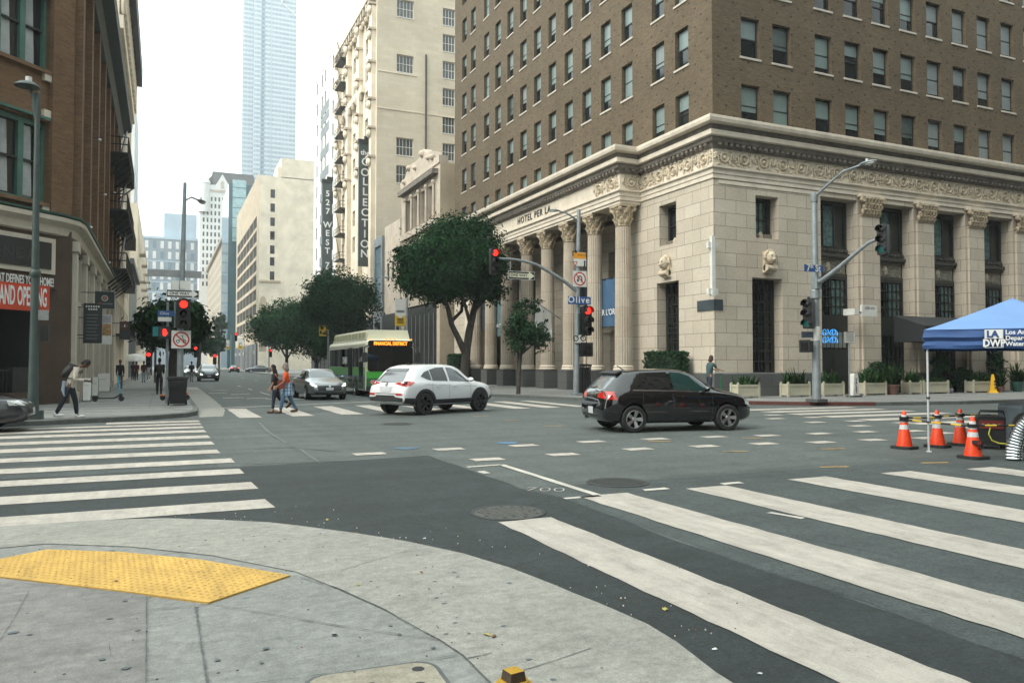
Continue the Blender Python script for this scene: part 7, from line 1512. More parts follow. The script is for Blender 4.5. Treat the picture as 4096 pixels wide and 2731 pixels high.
for x in (420, 540): m.tube([CP(x, 250, 0, R6), CP(x, 320, -.06, R6)], .018, GALV, 6)
m.build("sign_hanger", t)
a, c = CP(387, 376, -.14), CP(492, 497, -.14); h = a[2] - c[2]; w = c[0] - a[0]; plate(t, "turning_vehicles_sign", ((a[0] + c[0]) / 2, -.14, (a[2] + c[2]) / 2), w, h, 0, SWHITE, (('poly', [(-w / 2 + .02, .03), (w / 2 - .02, .03), (w / 2 - .02, h / 2 - .02), (-w / 2 + .02, h / 2 - .02)], SORG), ('text', "TURNING", .15, .14, .42, STEXT, dict(sx=.9)), ('text', "VEHICLES", .15, .14, .2, STEXT, dict(sx=.85)), bar(-.38, .14, -.38, .38, .06, STEXT), bar(-.38, .36, -.22, .36, .06, STEXT), ('poly', [(-.25, .46), (-.12, .36), (-.25, .26)], STEXT), ('poly', [(-.4, -.12), (-.12, -.12), (-.26, -.38)], SRED), ('poly', [(-.34, -.155), (-.18, -.155), (-.26, -.3)], SWHITE), circ(.26, -.1, .05, STEXT, 10), bar(.26, -.12, .25, -.32, .07, STEXT), bar(.25, -.3, .18, -.48, .04, STEXT), bar(.25, -.3, .34, -.48, .04, STEXT), bar(-.02, -.4, .06, -.4, .03, STEXT)))
no_sign(t, "no_u_turn_sign", CP(440, 594, -.14), .78, 0, glyph_uturn); a, c = CP(346, 732, -.2), CP(528, 802, -.2); plate(t, "street_name_sign", ((a[0] + c[0]) / 2, -.2, (a[2] + c[2]) / 2), c[0] - a[0], a[2] - c[2], 0, SBLUE, (('text', "Olive", .44, -.04, .02, SWHITE, dict(bold=.008, space=1.25)),), SBLUE)
signal(t, CP(490, 930, -.15), 0, {0: REDL}, 1.35); m = MB(); 
for y in (850, 1010): m.tube([CP(425, y), CP(480, y)], .035, SIGB, 6)
m.build("bracket", t); a, c = CP(400, 1041, -.15), CP(476, 1108, -.15); plate(t, "bicycle_sign", ((a[0] + c[0]) / 2, -.15, (a[2] + c[2]) / 2), c[0] - a[0], a[2] - c[2], 0, SWHITE, (('poly', ring(-.2, .02, .1, .15, 0, 6.28, 12), STEXT), ('poly', ring(.2, .02, .1, .15, 0, 6.28, 12), STEXT), bar(-.2, .02, -.05, .22, .03, STEXT), bar(-.05, .22, .18, .2, .03, STEXT), bar(.2, .02, .12, .26, .03, STEXT), bar(0, 0, .14, .2, .03, STEXT), bar(-.25, -.25, .25, -.25, .05, STEXT)))
ped(t, CP(487, 1165, -.1), 0, False, 1.5)
# tree-guard style bin beside it
c = PY(T6(462, 1540), 33.2); t = thing("litter_bin", "dark slatted litter bin at the foot of the Olive signal pole", "bin", (c.x, 33.2, .15)); m = MB()
for k in range(18): a = 2 * math.pi * k / 18; m.bx((-.03, -.012, .05), (.03, .012, 1.4), IRON, X=Matrix.Rotation(a, 4, 'Z') @ Matrix.Translation((0, .42, 0)))
m.lathe([(.40, 0), (.44, .03), (.44, .12), (.4, .14)], IRON, n=20); m.build("slats", t); m = MB(); m.lathe([(.3, 1.42), (.46, 1.4), (.47, 1.5), (.3, 1.52), (.28, 1.42)], IRON, n=20); m.build("rim", t); m = MB(); m.lathe([(0, .1), (.37, .1), (.37, 1.35), (.35, 1.35)], M("bin_liner", (.008, .009, .009), .8), n=18); m.build("liner", t)
# --- lamp posts with yellow and white banners along the hotel side, farther signals
YB_ = M("banner_yellow", (.60, .38, .02), .7, var=.1); WB_ = M("banner_white", (.60, .60, .58), .7, var=.08)
def banner_post(label, px, pyb, pole_px, X, mp, top, bot, full=True, arm=True):
    p = PX(mp(pole_px, (top + bot) / 2), X); t = thing("banner_post", label, "lamp post", (p.x, p.y, .15), 0, "lamp posts with banners along the street"); P_ = lambda x, y: (lambda q: (q.x - p.x, 0, q.z - .15))(PY(mp(x, y), p.y)); zt_ = P_(0, top)[2]; zb_ = P_(0, bot)[2]; w = abs(P_(pyb, 0)[0] - P_(px, 0)[0]); x0 = P_(px, 0)[0]
    m = MB(); m.tube([(0, 0, 0), (0, 0, zt_ + 1.6)], [.12, .08], GALV, 10); m.build("pole", t); m = MB(); h = zt_ - zb_; zm = zb_ + h * .42
    if full: m.bx((x0, -.02, zm), (x0 + w, .02, zt_), WB_); m.prism([(x0, zm), (x0 + w, zm), (x0 + w / 2, zm - w * .35)], lambda a, b, d: (a, d, b), -.026, .026, WB_); m.bx((x0, -.02, zb_), (x0 + w, .02, zm), YB_)
    else: m.bx((x0, -.02, zb_), (x0 + w, .02, zt_), YB_)
    for k in range(4): m.bx((x0 + w * .2, -.03, zb_ + h * (.10 + .05 * k)), (x0 + w * .8, -.021, zb_ + h * (.125 + .05 * k)), STEXT)
    if full:
        for k in range(2): m.bx((x0 + w * .12, -.03, zm + h * (.08 + .05 * k)), (x0 + w * .88, -.021, zm + h * (.105 + .05 * k)), STEXT)
    m.build("banner", t); m = MB()
    for z in (zt_, zb_): m.tube([(0, 0, z), (x0, 0, z)], .02, GALV, 6)
    m.build("banner_arm", t)
    if arm: m = MB(); m.tube([(0, 0, zt_ + 1.4), (-.8, 0, zt_ + 1.7), (-1.3, 0, zt_ + 1.6)], .04, GALV, 6); m.build("lamp_arm", t); cobra(t, (-1.3, 0, zt_ + 1.6), (-1, 0), .9)
banner_post("post with white and yellow banner left of the big street tree", 1335, 1418, 1425, 17.0, R4, 335, 565); banner_post("post with plain yellow banner over the bus roof line", 742, 800, 810, 16.9, R4, 545, 662, False, False)
banner_post("post with small yellow tipped banner before the banded cream block", 110, 147, 150, 17, R4, 690, 776, True, False); banner_post("post with tiny yellow tipped banner at the foot of the dark glass block", 14, 43, 46, 17, R4, 706, 780, True, False)
g = PX(R4(345, 940), 16.2); t = thing("signal_pole", "small distant signal pole with two red lights and a blue plate on the right kerb", "traffic signal", (g.x, g.y, .15)); P_ = lambda x, y, d=0.0: (lambda q: (q.x - g.x, d, q.z - .15))(PY(R4(x, y), g.y)); m = MB(); m.tube([(0, 0, 0), P_(345, 720)], .1, GALV, 8); m.build("pole", t); m = MB(); m.tube([P_(345, 755), P_(250, 705), P_(170, 680), P_(100, 668)], [.09, .08, .07, .06], GALV, 8); m.build("mast_arm", t); signal(t, P_(85, 680, -.1), 0, {0: REDL}, 1.35); signal(t, P_(357, 808, -.1), 0, {0: REDL}, 1.3); a, c = P_(330, 714), P_(376, 740); plate(t, "street_name_sign", ((a[0] + c[0]) / 2, -.2, (a[2] + c[2]) / 2), c[0] - a[0], a[2] - c[2], 0, SBLUE, (), SBLUE)
for px, py, Y, lab in ((738, 772, 95, "distant signal arm with a red light over the left lane"), (938, 850, 98, "distant red signal by the dark trees at the street end"), (247, 840, 70, "small red signal above the white sunshade on the left")):
    p = PY(S7(px, py), Y); t = thing("signal_pole", lab, "traffic signal", (p.x + .5, Y, .1)); m = MB(); m.tube([(0, 0, 0), (0, 0, p.z + 1)], .09, GPOLE, 8); m.build("pole", t); m = MB(); m.tube([(0, 0, p.z + .6), (-.5, 0, p.z + .6)], .05, GPOLE, 6); m.build("mast_arm", t); signal(t, (-.5, -.1, p.z - .45), 0, {0: REDL}, 1.2)
# --- hotel pavement things
p = PY(R8(852, 1150), 25.4); t = thing("sign_post", "thin post with small white parking notice right of the 7th St pole", "sign post", (p.x, 25.4, .15)); z = PY(R8(852, 755), 25.4).z - .15; m = MB(); m.tube([(0, 0, 0), (0, 0, z)], .03, GALV, 8); m.build("post", t); a, c = PY(R8(825, 750), 25.4), PY(R8(887, 815), 25.4); plate(t, "notice_sign", (0, -.05, (a.z + c.z) / 2 - .15), c.x - a.x, a.z - c.z, 0, SWHITE, [('poly', [(-.24, .2 - .09 * k), (.24, .2 - .09 * k), (.24, .235 - .09 * k), (-.24, .235 - .09 * k)], SBACK) for k in range(5)])
p = PY(R8(880, 1150), 26.0); t = thing("valet_sign", "narrow white pylon reading VALET on the hotel pavement", "sign", (p.x, 26.0, .15)); m = MB(); m.prism([(-.2, .06), (.2, .06), (.13, .98), (.1, 1.08), (-.1, 1.08), (-.13, .98)], lambda a, b, d: (a, d, b), -.12, .12, SWHITE); m.build("panel", t); m = MB(); m.rbox((0, 0, .035), (.55, .45, .07), .05, BLKP); m.build("foot", t); m = MB(); [m.text(ch, .17, STEXT, FR((0, -.125, .80 - k * .145)), .002, bold=.004) for k, ch in enumerate("VALET")]; m.build("lettering", t)
p = PY(R8(1670, 1120), 26.6); t = thing("floor_cone", "yellow four sided wet floor cone on the hotel pavement", "warning cone", (p.x, 26.6, .15)); m = MB(); YC_ = M("cone_yellow", (.62, .36, .01), .5); m.lathe([(.30, .0), (.29, .06), (.22, .1), (.08, .92), (.06, .98), (0, .98)], YC_, n=4, smooth=False); m.build("body", t); m = MB(); [m.bx((-.1 + .012 * k, -.2 + .03 * k, .25 + .16 * k), (.1 - .012 * k, -.165 + .03 * k, .33 + .16 * k), STEXT) for k in range(3)]; m.build("warning_print", t)
a, c = PY(R8(918, 597), YH - .9), PY(R8(1005, 667), YH - .9); t = thing("projecting_sign", "small white sign with thin script standing out from the hotel pilaster", "sign", ((a.x + c.x) / 2, YH - .9, c.z)); w, h = c.x - a.x, a.z - c.z; plate(t, "panel", (0, 0, h / 2), w, h, 0, SWHITE, (('text', "cafe ora", .26, 0, .15, STEXT, dict(sx=.8)),), SWHITE, t=.12); m = MB(); m.bx((-w / 2 - .32, .1, h * .15), (-w / 2 - .05, .8, h * .7), SWHITE); m.bx((-w / 2 - .1, -.03, h * .3), (-w / 2, .03, h * .4), IRON); m.build("bracket", t)
NEON = EM("blue_neon", (.05, .33, .75), .6); a = PY(R8(735, 778), YH + .45); t = thing("neon_sign", "blue neon script in the transom window behind the 7th St pole", "neon sign", (a.x, YH + .45, a.z)); m = MB(); q = random.Random(6)
for y in (.22, -.16):
    x = -.62
    for ch in range(4): m.tube([(x + .30 * tt / 8 + .08 * math.sin(tt * 1.5), 0, y + .15 * math.sin(tt * .9 + ch * 1.7)) for tt in range(9)], .018, NEON, 5); x += .32
m.build("neon_tube", t)
t = thing("corner_antenna", "white vertical antenna bar on brackets at the hotel corner", "antenna", (XH - .35, YH - .35, 5.0)); P_ = lambda x, y: PY(R8(x, y), YH - .35).z - 5.0; m = MB(); m.bx((-.09, -.09, P_(0, 545)), (.09, .09, P_(0, 200)), SWHITE); m.build("bar", t)
for y in (250, 515): m = MB(); m.bx((-.24, -.02, P_(0, y) - .15), (.3, .14, P_(0, y) + .13), SWHITE); m.build("bracket", t)
t = thing("corner_plaque", "dark blue grey plaque wrapped on the hotel corner", "plaque", (XH, YH, 4.0)); z0, z1 = PY(R8(0, 625), YH).z - 4, PY(R8(0, 562), YH).z - 4; m = MB(); PLQ = M("dark_plaque", (.05, .065, .075), .4, var=.2); m.bx((-.03, -.03, z0), (.5, -.003, z1), PLQ); m.bx((-.03, -.003, z0), (-.003, 1.2, z1), PLQ); m.build("plaque", t)
BBL = M("blue_banner", (0.045, 0.105, 0.19), .75, var=.12, scale=1.5)
def hbanner(label, X, pl, pr, mp, zt_, zb_, mat, txt, sz, brk=True):
    a, c = PX(mp(pl, zt_), X), PX(mp(pr, zt_), X); zz0 = PX(mp(pl, zb_), X).z; t = thing("wall_banner", label, "banner", (X, (a.y + c.y) / 2, zz0), -math.pi / 2); w = a.y - c.y; h = a.z - zz0; m = MB(); n = 8
    m.add([(-w / 2 + w * i / n, .03 * math.sin(i * 1.3), z) for z in (0, h) for i in range(n + 1)], [(i, i + 1, n + 2 + i, n + 1 + i) for i in range(n)], mat, True); m.add([(-w / 2 + w * i / n, .02 + .03 * math.sin(i * 1.3), z) for z in (0, h) for i in range(n + 1)], [(i, i + 1, n + 2 + i, n + 1 + i) for i in range(n)], mat, True); m.build("cloth", t); m = MB()
    for z in (0.02, h - .02): m.tube([(-w / 2 - .35, 0, z), (w / 2 + .2, 0, z)], .035, IRON, 6); m.ball((-w / 2 - .35, 0, z), .09, IRON, None, 7, 5)
    m.build("rod", t)
    if txt: m = MB(); m.text(txt, sz, LET, FR((0.05, -.06, h * .30)), .003, bold=.004); m.build("lettering", t)
hbanner("blue cloth banner with white lettering between the two nearest porch columns", 22.5, 1053, 1150, R6, 380, 716, BBL, "PER L'ORA", .46); hbanner("pale teal narrow banner deep in the porch behind the young tree", 22.6, 318, 362, R6, 530, 780, M("teal_banner", (.10, .17, .19), .8), "PER L'A", .34, False); hbanner("dark narrow banner at the far end of the porch", 22.6, 213, 250, R6, 530, 735, M("dark_banner", (.02, .025, .035), .8), None, 0)
hbanner("dark banner hanging behind the Olive signal pole", 23.2, 898, 958, R6, 395, 560, M("dark_banner", (.02, .025, .035), .8), None, 0)
p = PX(R6(770, 655), XC - .2); t = thing("flag_pole", "slanted flag pole with a draped white flag on the porch", "flag", tuple(p)); e = PY(R6(585, 525), p.y - .6) - p; m = MB(); m.tube([(0, 0, 0), tuple(e)], .03, GALV, 6); m.build("pole", t); m = MB(); vs = []
for i in range(9):
    f = .35 + .6 * i / 8; b_ = e * f
    for j in range(6): vs.append((b_.x + .1 * math.sin(i * 1.4) * j / 5, b_.y + .12 * math.cos(i * 1.7 + j) * j / 5, b_.z - j * .36))
m.add(vs, [(i * 6 + j, i * 6 + j + 1, i * 6 + j + 7, i * 6 + j + 6) for i in range(8) for j in range(5)], WB_, True); m.build("cloth", t)
t = thing("entrance_awning", "dark box awning over the hotel side entrance behind the tent", "awning", (38.2, YH, 3)); a, c = PY(R8(1278, 715), YH - 1.8), PY(R8(1500, 690), YH - 1.8); m = MB(); m.bx((a.x - 38.2, -1.8, -.2), (a.x + 6 - 38.2, -.05, a.z - 3), M("awning_cloth", (.012, .015, .016), .8)); m.prism([(-1.8, a.z - 3), (-.05, a.z - 3), (-.05, a.z - 2.4)], lambda p_, q_, d: (d, p_, q_), a.x - 38.2, a.x + 6 - 38.2, M("awning_cloth", (.012, .015, .016), .8)); m.build("canopy", t)
# --- cones, striped bars, canopy tent and the works gear
CON = M("cone_orange", (.74, .052, .005), .45, var=.15, scale=5); REFL = M("reflective_band", (.55, .55, .54), .35, var=.12, scale=9); RUB = M("cone_rubber", (.016, .018, .017), .7, var=.2)
def cone(label, mp, x, y, dwp=False, scuff=False):
    g = G(mp(x, y)); t = thing("traffic_cone", label, "traffic cone", (g.x, g.y, 0), random.uniform(-.2, .2), "orange cones round the tent"); m = MB(); H_ = .74; rr = lambda z: .155 - .125 * z / H_; m.lathe([(rr(.05) + .0, .05), (rr(H_ * .98), H_ * .98), (.022, H_), (.0, H_)], CON, n=24); m.build("body", t)
    m = MB(); m.rbox((0, 0, .028), (.42, .42, .056), .10, RUB); m.build("base", t)
    for z0, z1 in ((.385, .47), (.52, .66)): m = MB(); m.lathe([(rr(z0) + .003, z0), (rr(z1) + .003, z1)], REFL, n=24); m.build("reflective_band", t)
    if dwp: m = MB(); m.bx((-.09, -.166, .26), (.09, -.05, .33), STEXT); m.text("LA", .07, CON, FR((-.05, -.1675, .295)), .001, bold=.003); m.text("DWP", .085, STEXT, FR((0, -.166, .205)), .001, bold=.004); m.build("stencil", t)
    return g
cg = [cone("orange cone standing leftmost by the tent pole", T8, 220, 1375), cone("orange cone with a scuffed collar just right of the tent pole", T8, 515, 1362), cone("orange cone third from the tent pole, behind the stencilled one", T8, 722, 1345), cone("orange cone with a black lettered stencil, nearest the camera", T8, 835, 1465, True), cone("orange cone by the generator, partly hidden at the right", T8, 1085, 1340)]
BK_ = M("bar_black", (.012, .012, .012), .5); BY_ = M("bar_yellow", (.62, .42, .03), .5)
def sbar(label, a, b):
    t = thing("barrier_bar", label, "barrier bar", tuple(a), 0, "striped bars between the cones"); d = Vector(b) - Vector(a); n = max(4, int(d.length / .22)); m = MB()
    for k in range(n): m.tube([d * (k / n), d * ((k + 1) / n)], .017, BY_ if k % 2 else BK_, 8, caps=False, smooth=True)
    m.build("bar", t); m = MB(); m.lathe([(.07, -.03), (.085, -.03), (.085, .03), (.07, .03), (.07, -.03)], BK_, n=14); m.build("end_ring", t)
cz = lambda g, z=.60: Vector((g.x, g.y, z))
sbar("striped bar running right from the leftmost cone to the stencilled cone", cz(cg[0], .57), cz(cg[3], .565)); e = Vector((1, -.36, 0)).normalized(); sbar("striped bar running right from the stencilled cone out of the frame", cz(cg[3], .58), cz(cg[3], .57) + e * 2.2); sbar("striped bar from the leftmost cone back to the scuffed cone", cz(cg[0], .60), cz(cg[1], .59)); sbar("striped bar between the scuffed cone and the third cone", cz(cg[1], .61), cz(cg[2], .60)); sbar("striped bar between the third cone and the cone by the generator", cz(cg[2], .62), cz(cg[4], .61))
tp = G(R8(1305, 1435)); dx = Vector((.607, -.795, 0)).normalized(); ang = math.atan2(dx.y, dx.x)
TB = M("tent_blue_cloth", (0.026, 0.075, 0.215), .7, var=.1, scale=1.5); TBR = M("tent_roof_cloth", (0.125, 0.235, 0.45), .75, var=.06, scale=1.2); POLE_ = M("tent_pole_white", (.55, .56, .57), .4, .3)
t = thing("canopy_tent", "blue pop up canopy tent with a boxed white logo at the right edge", "tent", (tp.x, tp.y, 0), ang); VB, VT = PY(R8(1330, 850), tp.y).z, PY(R8(1330, 742), tp.y).z; TW = 3.0
m = MB()
for x, y in ((0, 0), (TW, 0), (TW, TW), (0, TW)): m.tube([(x, y, 0), (x, y, VT)], .02, POLE_, 8); m.box((x, y, .01), (.09, .09, .02), POLE_); m.tube([(x, y, 1.0), (x, y, 1.04)], .032, BLKP, 8)
m.build("pole", t)
m = MB(); ex = .06; n = 12; pk = VT + .66; vs = []; q = random.Random(3)
for i in range(n + 1):
    for j in range(n + 1):
        x, y = i / n, j / n; e_ = min(x, 1 - x, y, 1 - y) * 2; vs.append((-ex + (TW + 2 * ex) * x, -ex + (TW + 2 * ex) * y, VT + (pk - VT) * (e_ ** 1.08)))
m.add(vs, [(i * (n + 1) + j, (i + 1) * (n + 1) + j, (i + 1) * (n + 1) + j + 1, i * (n + 1) + j + 1) for i in range(n) for j in range(n)], TBR, True); m.build("roof", t, fix=True, ang=60)
m = MB(); k = 40; loop = []
for s_ in range(4):
    for i in range(k): f = i / k; loop.append([(-ex + (TW + 2 * ex) * f, -ex), (TW + ex, -ex + (TW + 2 * ex) * f), (TW + ex - (TW + 2 * ex) * f, TW + ex), (-ex, TW + ex - (TW + 2 * ex) * f)][s_])
zs = [VB, VB + (VT - VB) * .2, VB + (VT - VB) * .4, VB + (VT - VB) * .6, VB + (VT - VB) * .8, VT]; vs = []
for r_i, z in enumerate(zs):
    for i, (x, y) in enumerate(loop): o_ = .028 * math.sin(r_i * 2.4 + .3 * math.sin(i * .35)) + .006 * math.sin(i * .8); cx_, cy_ = x - TW / 2, y - TW / 2; mm = 1 + o_ / 1.5; vs.append((TW / 2 + cx_ * mm, TW / 2 + cy_ * mm, z + .006 * math.sin(i * .5)))
L_ = len(loop); m.add(vs, [(r_i * L_ + i, r_i * L_ + (i + 1) % L_, (r_i + 1) * L_ + (i + 1) % L_, (r_i + 1) * L_ + i) for r_i in range(5) for i in range(L_)], TB, True); m.build("valance", t)
xl = lambda x: (PY(R8(x, 800), tp.y) - Vector((tp.x, tp.y, 0))).xy.length
def tx(px):                                       # distance along the front edge of the tent
    d = ray(R8(px, 800)); A = Vector((tp.x, tp.y)); # solve EYE + d*s = A + dx*u
    den = d.x * dx.y - d.y * dx.x; s_ = (A.x * dx.y - A.y * dx.x) / den; q_ = Vector((d.x * s_, d.y * s_)) - A; return q_.dot(dx.xy)
x0, x1 = tx(1620), tx(1727); m = MB(); h = VT - VB; y_ = -ex - .05; m.bx((x0, y_, VB + h * .5), (x1, y_ + .02, VB + h * .93), LET); [m.text(c_, h * .46, TB, FR((x0 + (x1 - x0) * f_, y_ - .006, VB + h * .71)), .003, bold=.008) for c_, f_ in (("L", .25), ("A", .55))]; m.text("DWP", h * .52, LET, FR(((x0 + x1) / 2, y_, VB + h * .26)), .001, bold=.006, sx=.82)
for k_, s_ in enumerate(("Los Angeles", "Department of", "Water & Power")): m.text(s_, h * .30, LET, FR((x1 + .03, y_, VB + h * (.80 - .29 * k_))), .001, 'LEFT', bold=.003)
for z in (VB + h * .04, VB + h * .93): m.bx((x0, y_, z), (x1, y_ + .01, z + .008), LET)
for x in (x0, x1 - .008): m.bx((x, y_, VB + h * .04), (x + .008, y_ + .01, VB + h * .93), LET)
m.build("lettering", t)
GENB = M("generator_black", (.014, .016, .017), .5, var=.2); g = G(T8(1030, 1378)); t = thing("generator", "black portable generator with red panel behind the cones", "generator", (g.x + .1, g.y + .15, 0), ang); m = MB(); m.rbox((.02, 0, .36), (.6, .5, .55), .1, GENB, axis='y'); 
for x in (-.2, .22): m.rbox((x, 0, .05), (.12, .4, .1), .03, GENB)
m.tube([(-.22, -.2, .64), (-.18, -.2, .74), (.2, -.2, .74), (.24, -.2, .64)], .025, GENB, 8); m.build("housing", t); m = MB(); m.rbox((0, -.26, .48), (.42, .03, .16), .03, M("generator_red", (.16, .022, .015), .5), axis='y')
for k in range(4): m.ball((-.14 + .09 * k, -.28, .48), (.025, .015, .025), GREYP, None, 7, 5)
m.build("control_panel", t); m = MB(); m.tube([(-.02, -.27, .42), (-.05, -.33, .3), (.0, -.34, .18), (.12, -.34, .13), (.4, -.36, .12)], .013, M("yellow_cable", (.5, .5, .05), .5), 6); m.build("cable", t)
g = G(T8(1150, 1478)); t = thing("duct_hose", "ribbed silver ventilation duct curving up at the right edge", "duct", (g.x + .06, g.y - .05, 0), ang); FOIL = M("silver_foil", (.52, .54, .55), .2, 1.0, var=.1, scale=10); m = MB(); pts = []; rs = []
for k in range(61):
    f = k / 60; a = f * math.pi * .62; cx_, cz_ = .0 + .62 * (1 - math.cos(a)), 0.03 + .80 * math.sin(a) * (1 if f < .8 else 1); pts.append((cx_ * .9, .05 * math.sin(a), max(.03, cz_ - .0))); rs.append(.115 if k % 2 else .132)
m.tube(pts, rs, FOIL, 18, smooth=False); m.build("hose", t)
t = thing("grey_blower_unit", "grey boxy blower unit behind the silver duct at the frame edge", "machine", (g.x + 1.75, g.y + .85, 0), -.41); m = MB(); m.rbox((.3, 0, .5), (1.1, .7, .8), .08, M("blower_grey", (.09, .115, .13), .5, var=.2), axis='y'); m.build("housing", t); m = MB(); m.lathe([(.22, -.02), (.26, -.02), (.26, .02), (.0, .02)], BLKP, n=18, X=Matrix.Translation((-.2, -.37, .5)) @ Matrix.Rotation(math.pi / 2, 4, 'X')); m.build("fan_grille", t); m = MB(); m.bx((.1, -.37, .62), (.34, -.352, .8), M("warning_yellow", (.4, .26, .02), .5)); m.build("warning_plate", t)
m = MB()
for sx in (-.15, .75): m.tube([(sx, -.2, .1), (sx, -.2, .0)], .06, BLKP, 8)
m.build("foot", t)
# --- left pavement: A-boards, hanging signs, sunshade, scooters
def aboard(label, x0, x1, y0, y1, mp=T4, arts=3):
    a = G(mp((x0 + x1) / 2, y1 + 25), .15); c0, c1 = PY(mp(x0, y0), a.y), PY(mp(x1, y1), a.y); t = thing("a_board", label, "sandwich board", (a.x, a.y, .15)); w, h = c1.x - c0.x, c0.z - .15; m = MB()
    for s_ in (-1, 1): m.add([(-w / 2, s_ * .25, .05), (w / 2, s_ * .25, .05), (w / 2, s_ * .03, h), (-w / 2, s_ * .03, h), (-w / 2, s_ * .22, .05), (w / 2, s_ * .22, .05), (w / 2, 0, h), (-w / 2, 0, h)], [(0, 1, 2, 3), (4, 5, 6, 7), (0, 1, 5, 4), (2, 3, 7, 6), (0, 3, 7, 4), (1, 2, 6, 5)], SWHITE)
    for x in (-w / 2, w / 2): m.tube([(x, -.25, 0), (x, 0, h)], .02, BLKP, 5)
    m.build("board", t); m = MB(); q = random.Random(x0)
    for k in range(arts): m.bx((-w * .32, -.235 + .2 * (.25 + k * .2), h * (.25 + .2 * k)), (w * q.uniform(.0, .3), -.225 + .2 * (.25 + k * .2), h * (.30 + .2 * k)), M("board_print", (.4, .36, .22), .7))
    m.build("print", t)
aboard("white sandwich board nearest the bent walking person", 815, 893, 1010, 1210); aboard("white sandwich board in the middle of the three shop boards", 905, 962, 1000, 1180); aboard("large white sandwich board farthest along the shop front", 955, 1078, 962, 1120)
def hang(label, Y, mp, x0, x1, y0, y1, face, items, name="hanging_sign", edge=None):
    a, c = PY(mp(x0, y0), Y), PY(mp(x1, y1), Y); t = thing(name, label, "hanging sign", ((a.x + c.x) / 2, Y, c.z)); w, h = c.x - a.x, a.z - c.z; plate(t, "panel", (0, 0, h / 2), w, h, 0, face, items(w, h), edge or face, t=.08); m = MB(); m.tube([(-w / 2, 0, h * .9), (XL - (a.x + c.x) / 2, 0, h * .9)], .02, IRON, 6); m.tube([(-w / 2, 0, h * .2), (XL - (a.x + c.x) / 2, 0, h * .2)], .02, IRON, 6); m.build("bracket", t); return t
MB_ = M("menu_black", (.013, .017, .019), .5); MUT = M("chalk_text", (.16, .18, .18), .8)
hang("tall black menu board with rows of pale lines on the shop front", 36.5, T4, 820, 998, 275, 668, MB_, lambda w, h: [('poly', [(-w * .38 + w * .13 * j, h * .40), (-w * .30 + w * .13 * j, h * .40), (-w * .30 + w * .13 * j, h * .44), (-w * .38 + w * .13 * j, h * .44)], SWHITE) for j in range(6)] + [('poly', [(-w * .25 + w * .13 * j, h * .33), (-w * .16 + w * .13 * j, h * .33), (-w * .16 + w * .13 * j, h * .37), (-w * .25 + w * .13 * j, h * .37)], SWHITE) for j in range(4)] + [('poly', [(-w * .34, h * (.2 - .085 * k)), (w * (.3 - .05 * (k % 3)), h * (.2 - .085 * k)), (w * (.3 - .05 * (k % 3)), h * (.22 - .085 * k)), (-w * .34, h * (.22 - .085 * k))], MUT) for k in range(8)])
hang("square black shop sign with an orange dot in a pale ring", 38.5, T4, 928, 1126, 155, 335, MB_, lambda w, h: [circ(0, h * .10, h * .17, M("pale_ring", (.4, .43, .43), .5)), circ(0, h * .10, h * .12, MB_), circ(0, h * .10, h * .085, M("orange_dot", (.4, .11, .03), .5)), ('poly', [(-w * .12, -h * .24), (w * .38, -h * .24), (w * .38, -h * .18), (-w * .12, -h * .18)], MUT), ('poly', [(-w * .32, -h * .25), (-w * .14, -h * .25), (-w * .14, -h * .17), (-w * .32, -h * .17)], M("orange_dot", (.4, .11, .03), .5))], edge=M("pale_edge", (.3, .36, .36), .5))
hang("coloured food poster with white lower half right of the black menu", 37.5, T4, 1000, 1094, 390, 680, SWHITE, lambda w, h: [('poly', [(-w * .45, -h * .2), (w * .45, -h * .2), (w * .45, h * .2), (-w * .45, h * .2)], M("food_print", (.33, .2, .09), .6, var=.6, scale=12)), ('poly', [(-w * .45, h * .22), (w * .45, h * .22), (w * .45, h * .48), (-w * .45, h * .48)], SBACK)])
hang("round dark red sign over a small black plate farther down the shops", 44, T5, 285, 405, 480, 690, MB_, lambda w, h: [circ(0, h * .26, w * .48, M("dark_red_disc", (.05, .015, .012), .5)), bar(-w * .3, h * .22, w * .3, h * .26, .04, MUT), bar(0, h * .18, 0, h * .34, .05, SWHITE)])
g = G(T5(455, 1150), .15); t = thing("market_umbrella", "white sunshade over the pavement with people beneath", "sunshade", (g.x, g.y, .15)); a, c = PY(T5(335, 940), g.y), PY(T5(612, 940), g.y); z = a.z - .15; w = (c.x - a.x) / 2; zt_ = PY(T5(470, 855), g.y).z - .15; m = MB(); m.tube([(0, 0, 0), (0, 0, zt_)], .03, POLE_, 8); m.build("pole", t); m = MB(); m.lathe([(w, z - .0), (w * .8, z + (zt_ - z) * .62), (w * .45, z + (zt_ - z) * .92), (0, zt_), (.0, zt_ - .03), (w * .78, z + (zt_ - z) * .5), (w * .98, z - .02)], WB_, n=8); m.build("canopy", t)
LB_ = M("scooter_blue", (.08, .42, .62), .5); g = G(T5(140, 1412), .15); scooter("white and blue stemmed kick scooter parked by the shop boards", (g.x - .45, g.y + .3, .15), R_(0), BLKP, LB_)
g = G(T5(800, 1395), .15); scooter("kick scooter half hidden behind the black wheeled bin", (g.x - .05, g.y - .15, .15), R_(6), M("orange_scooter", (.4, .1, .02), .5), GALV)
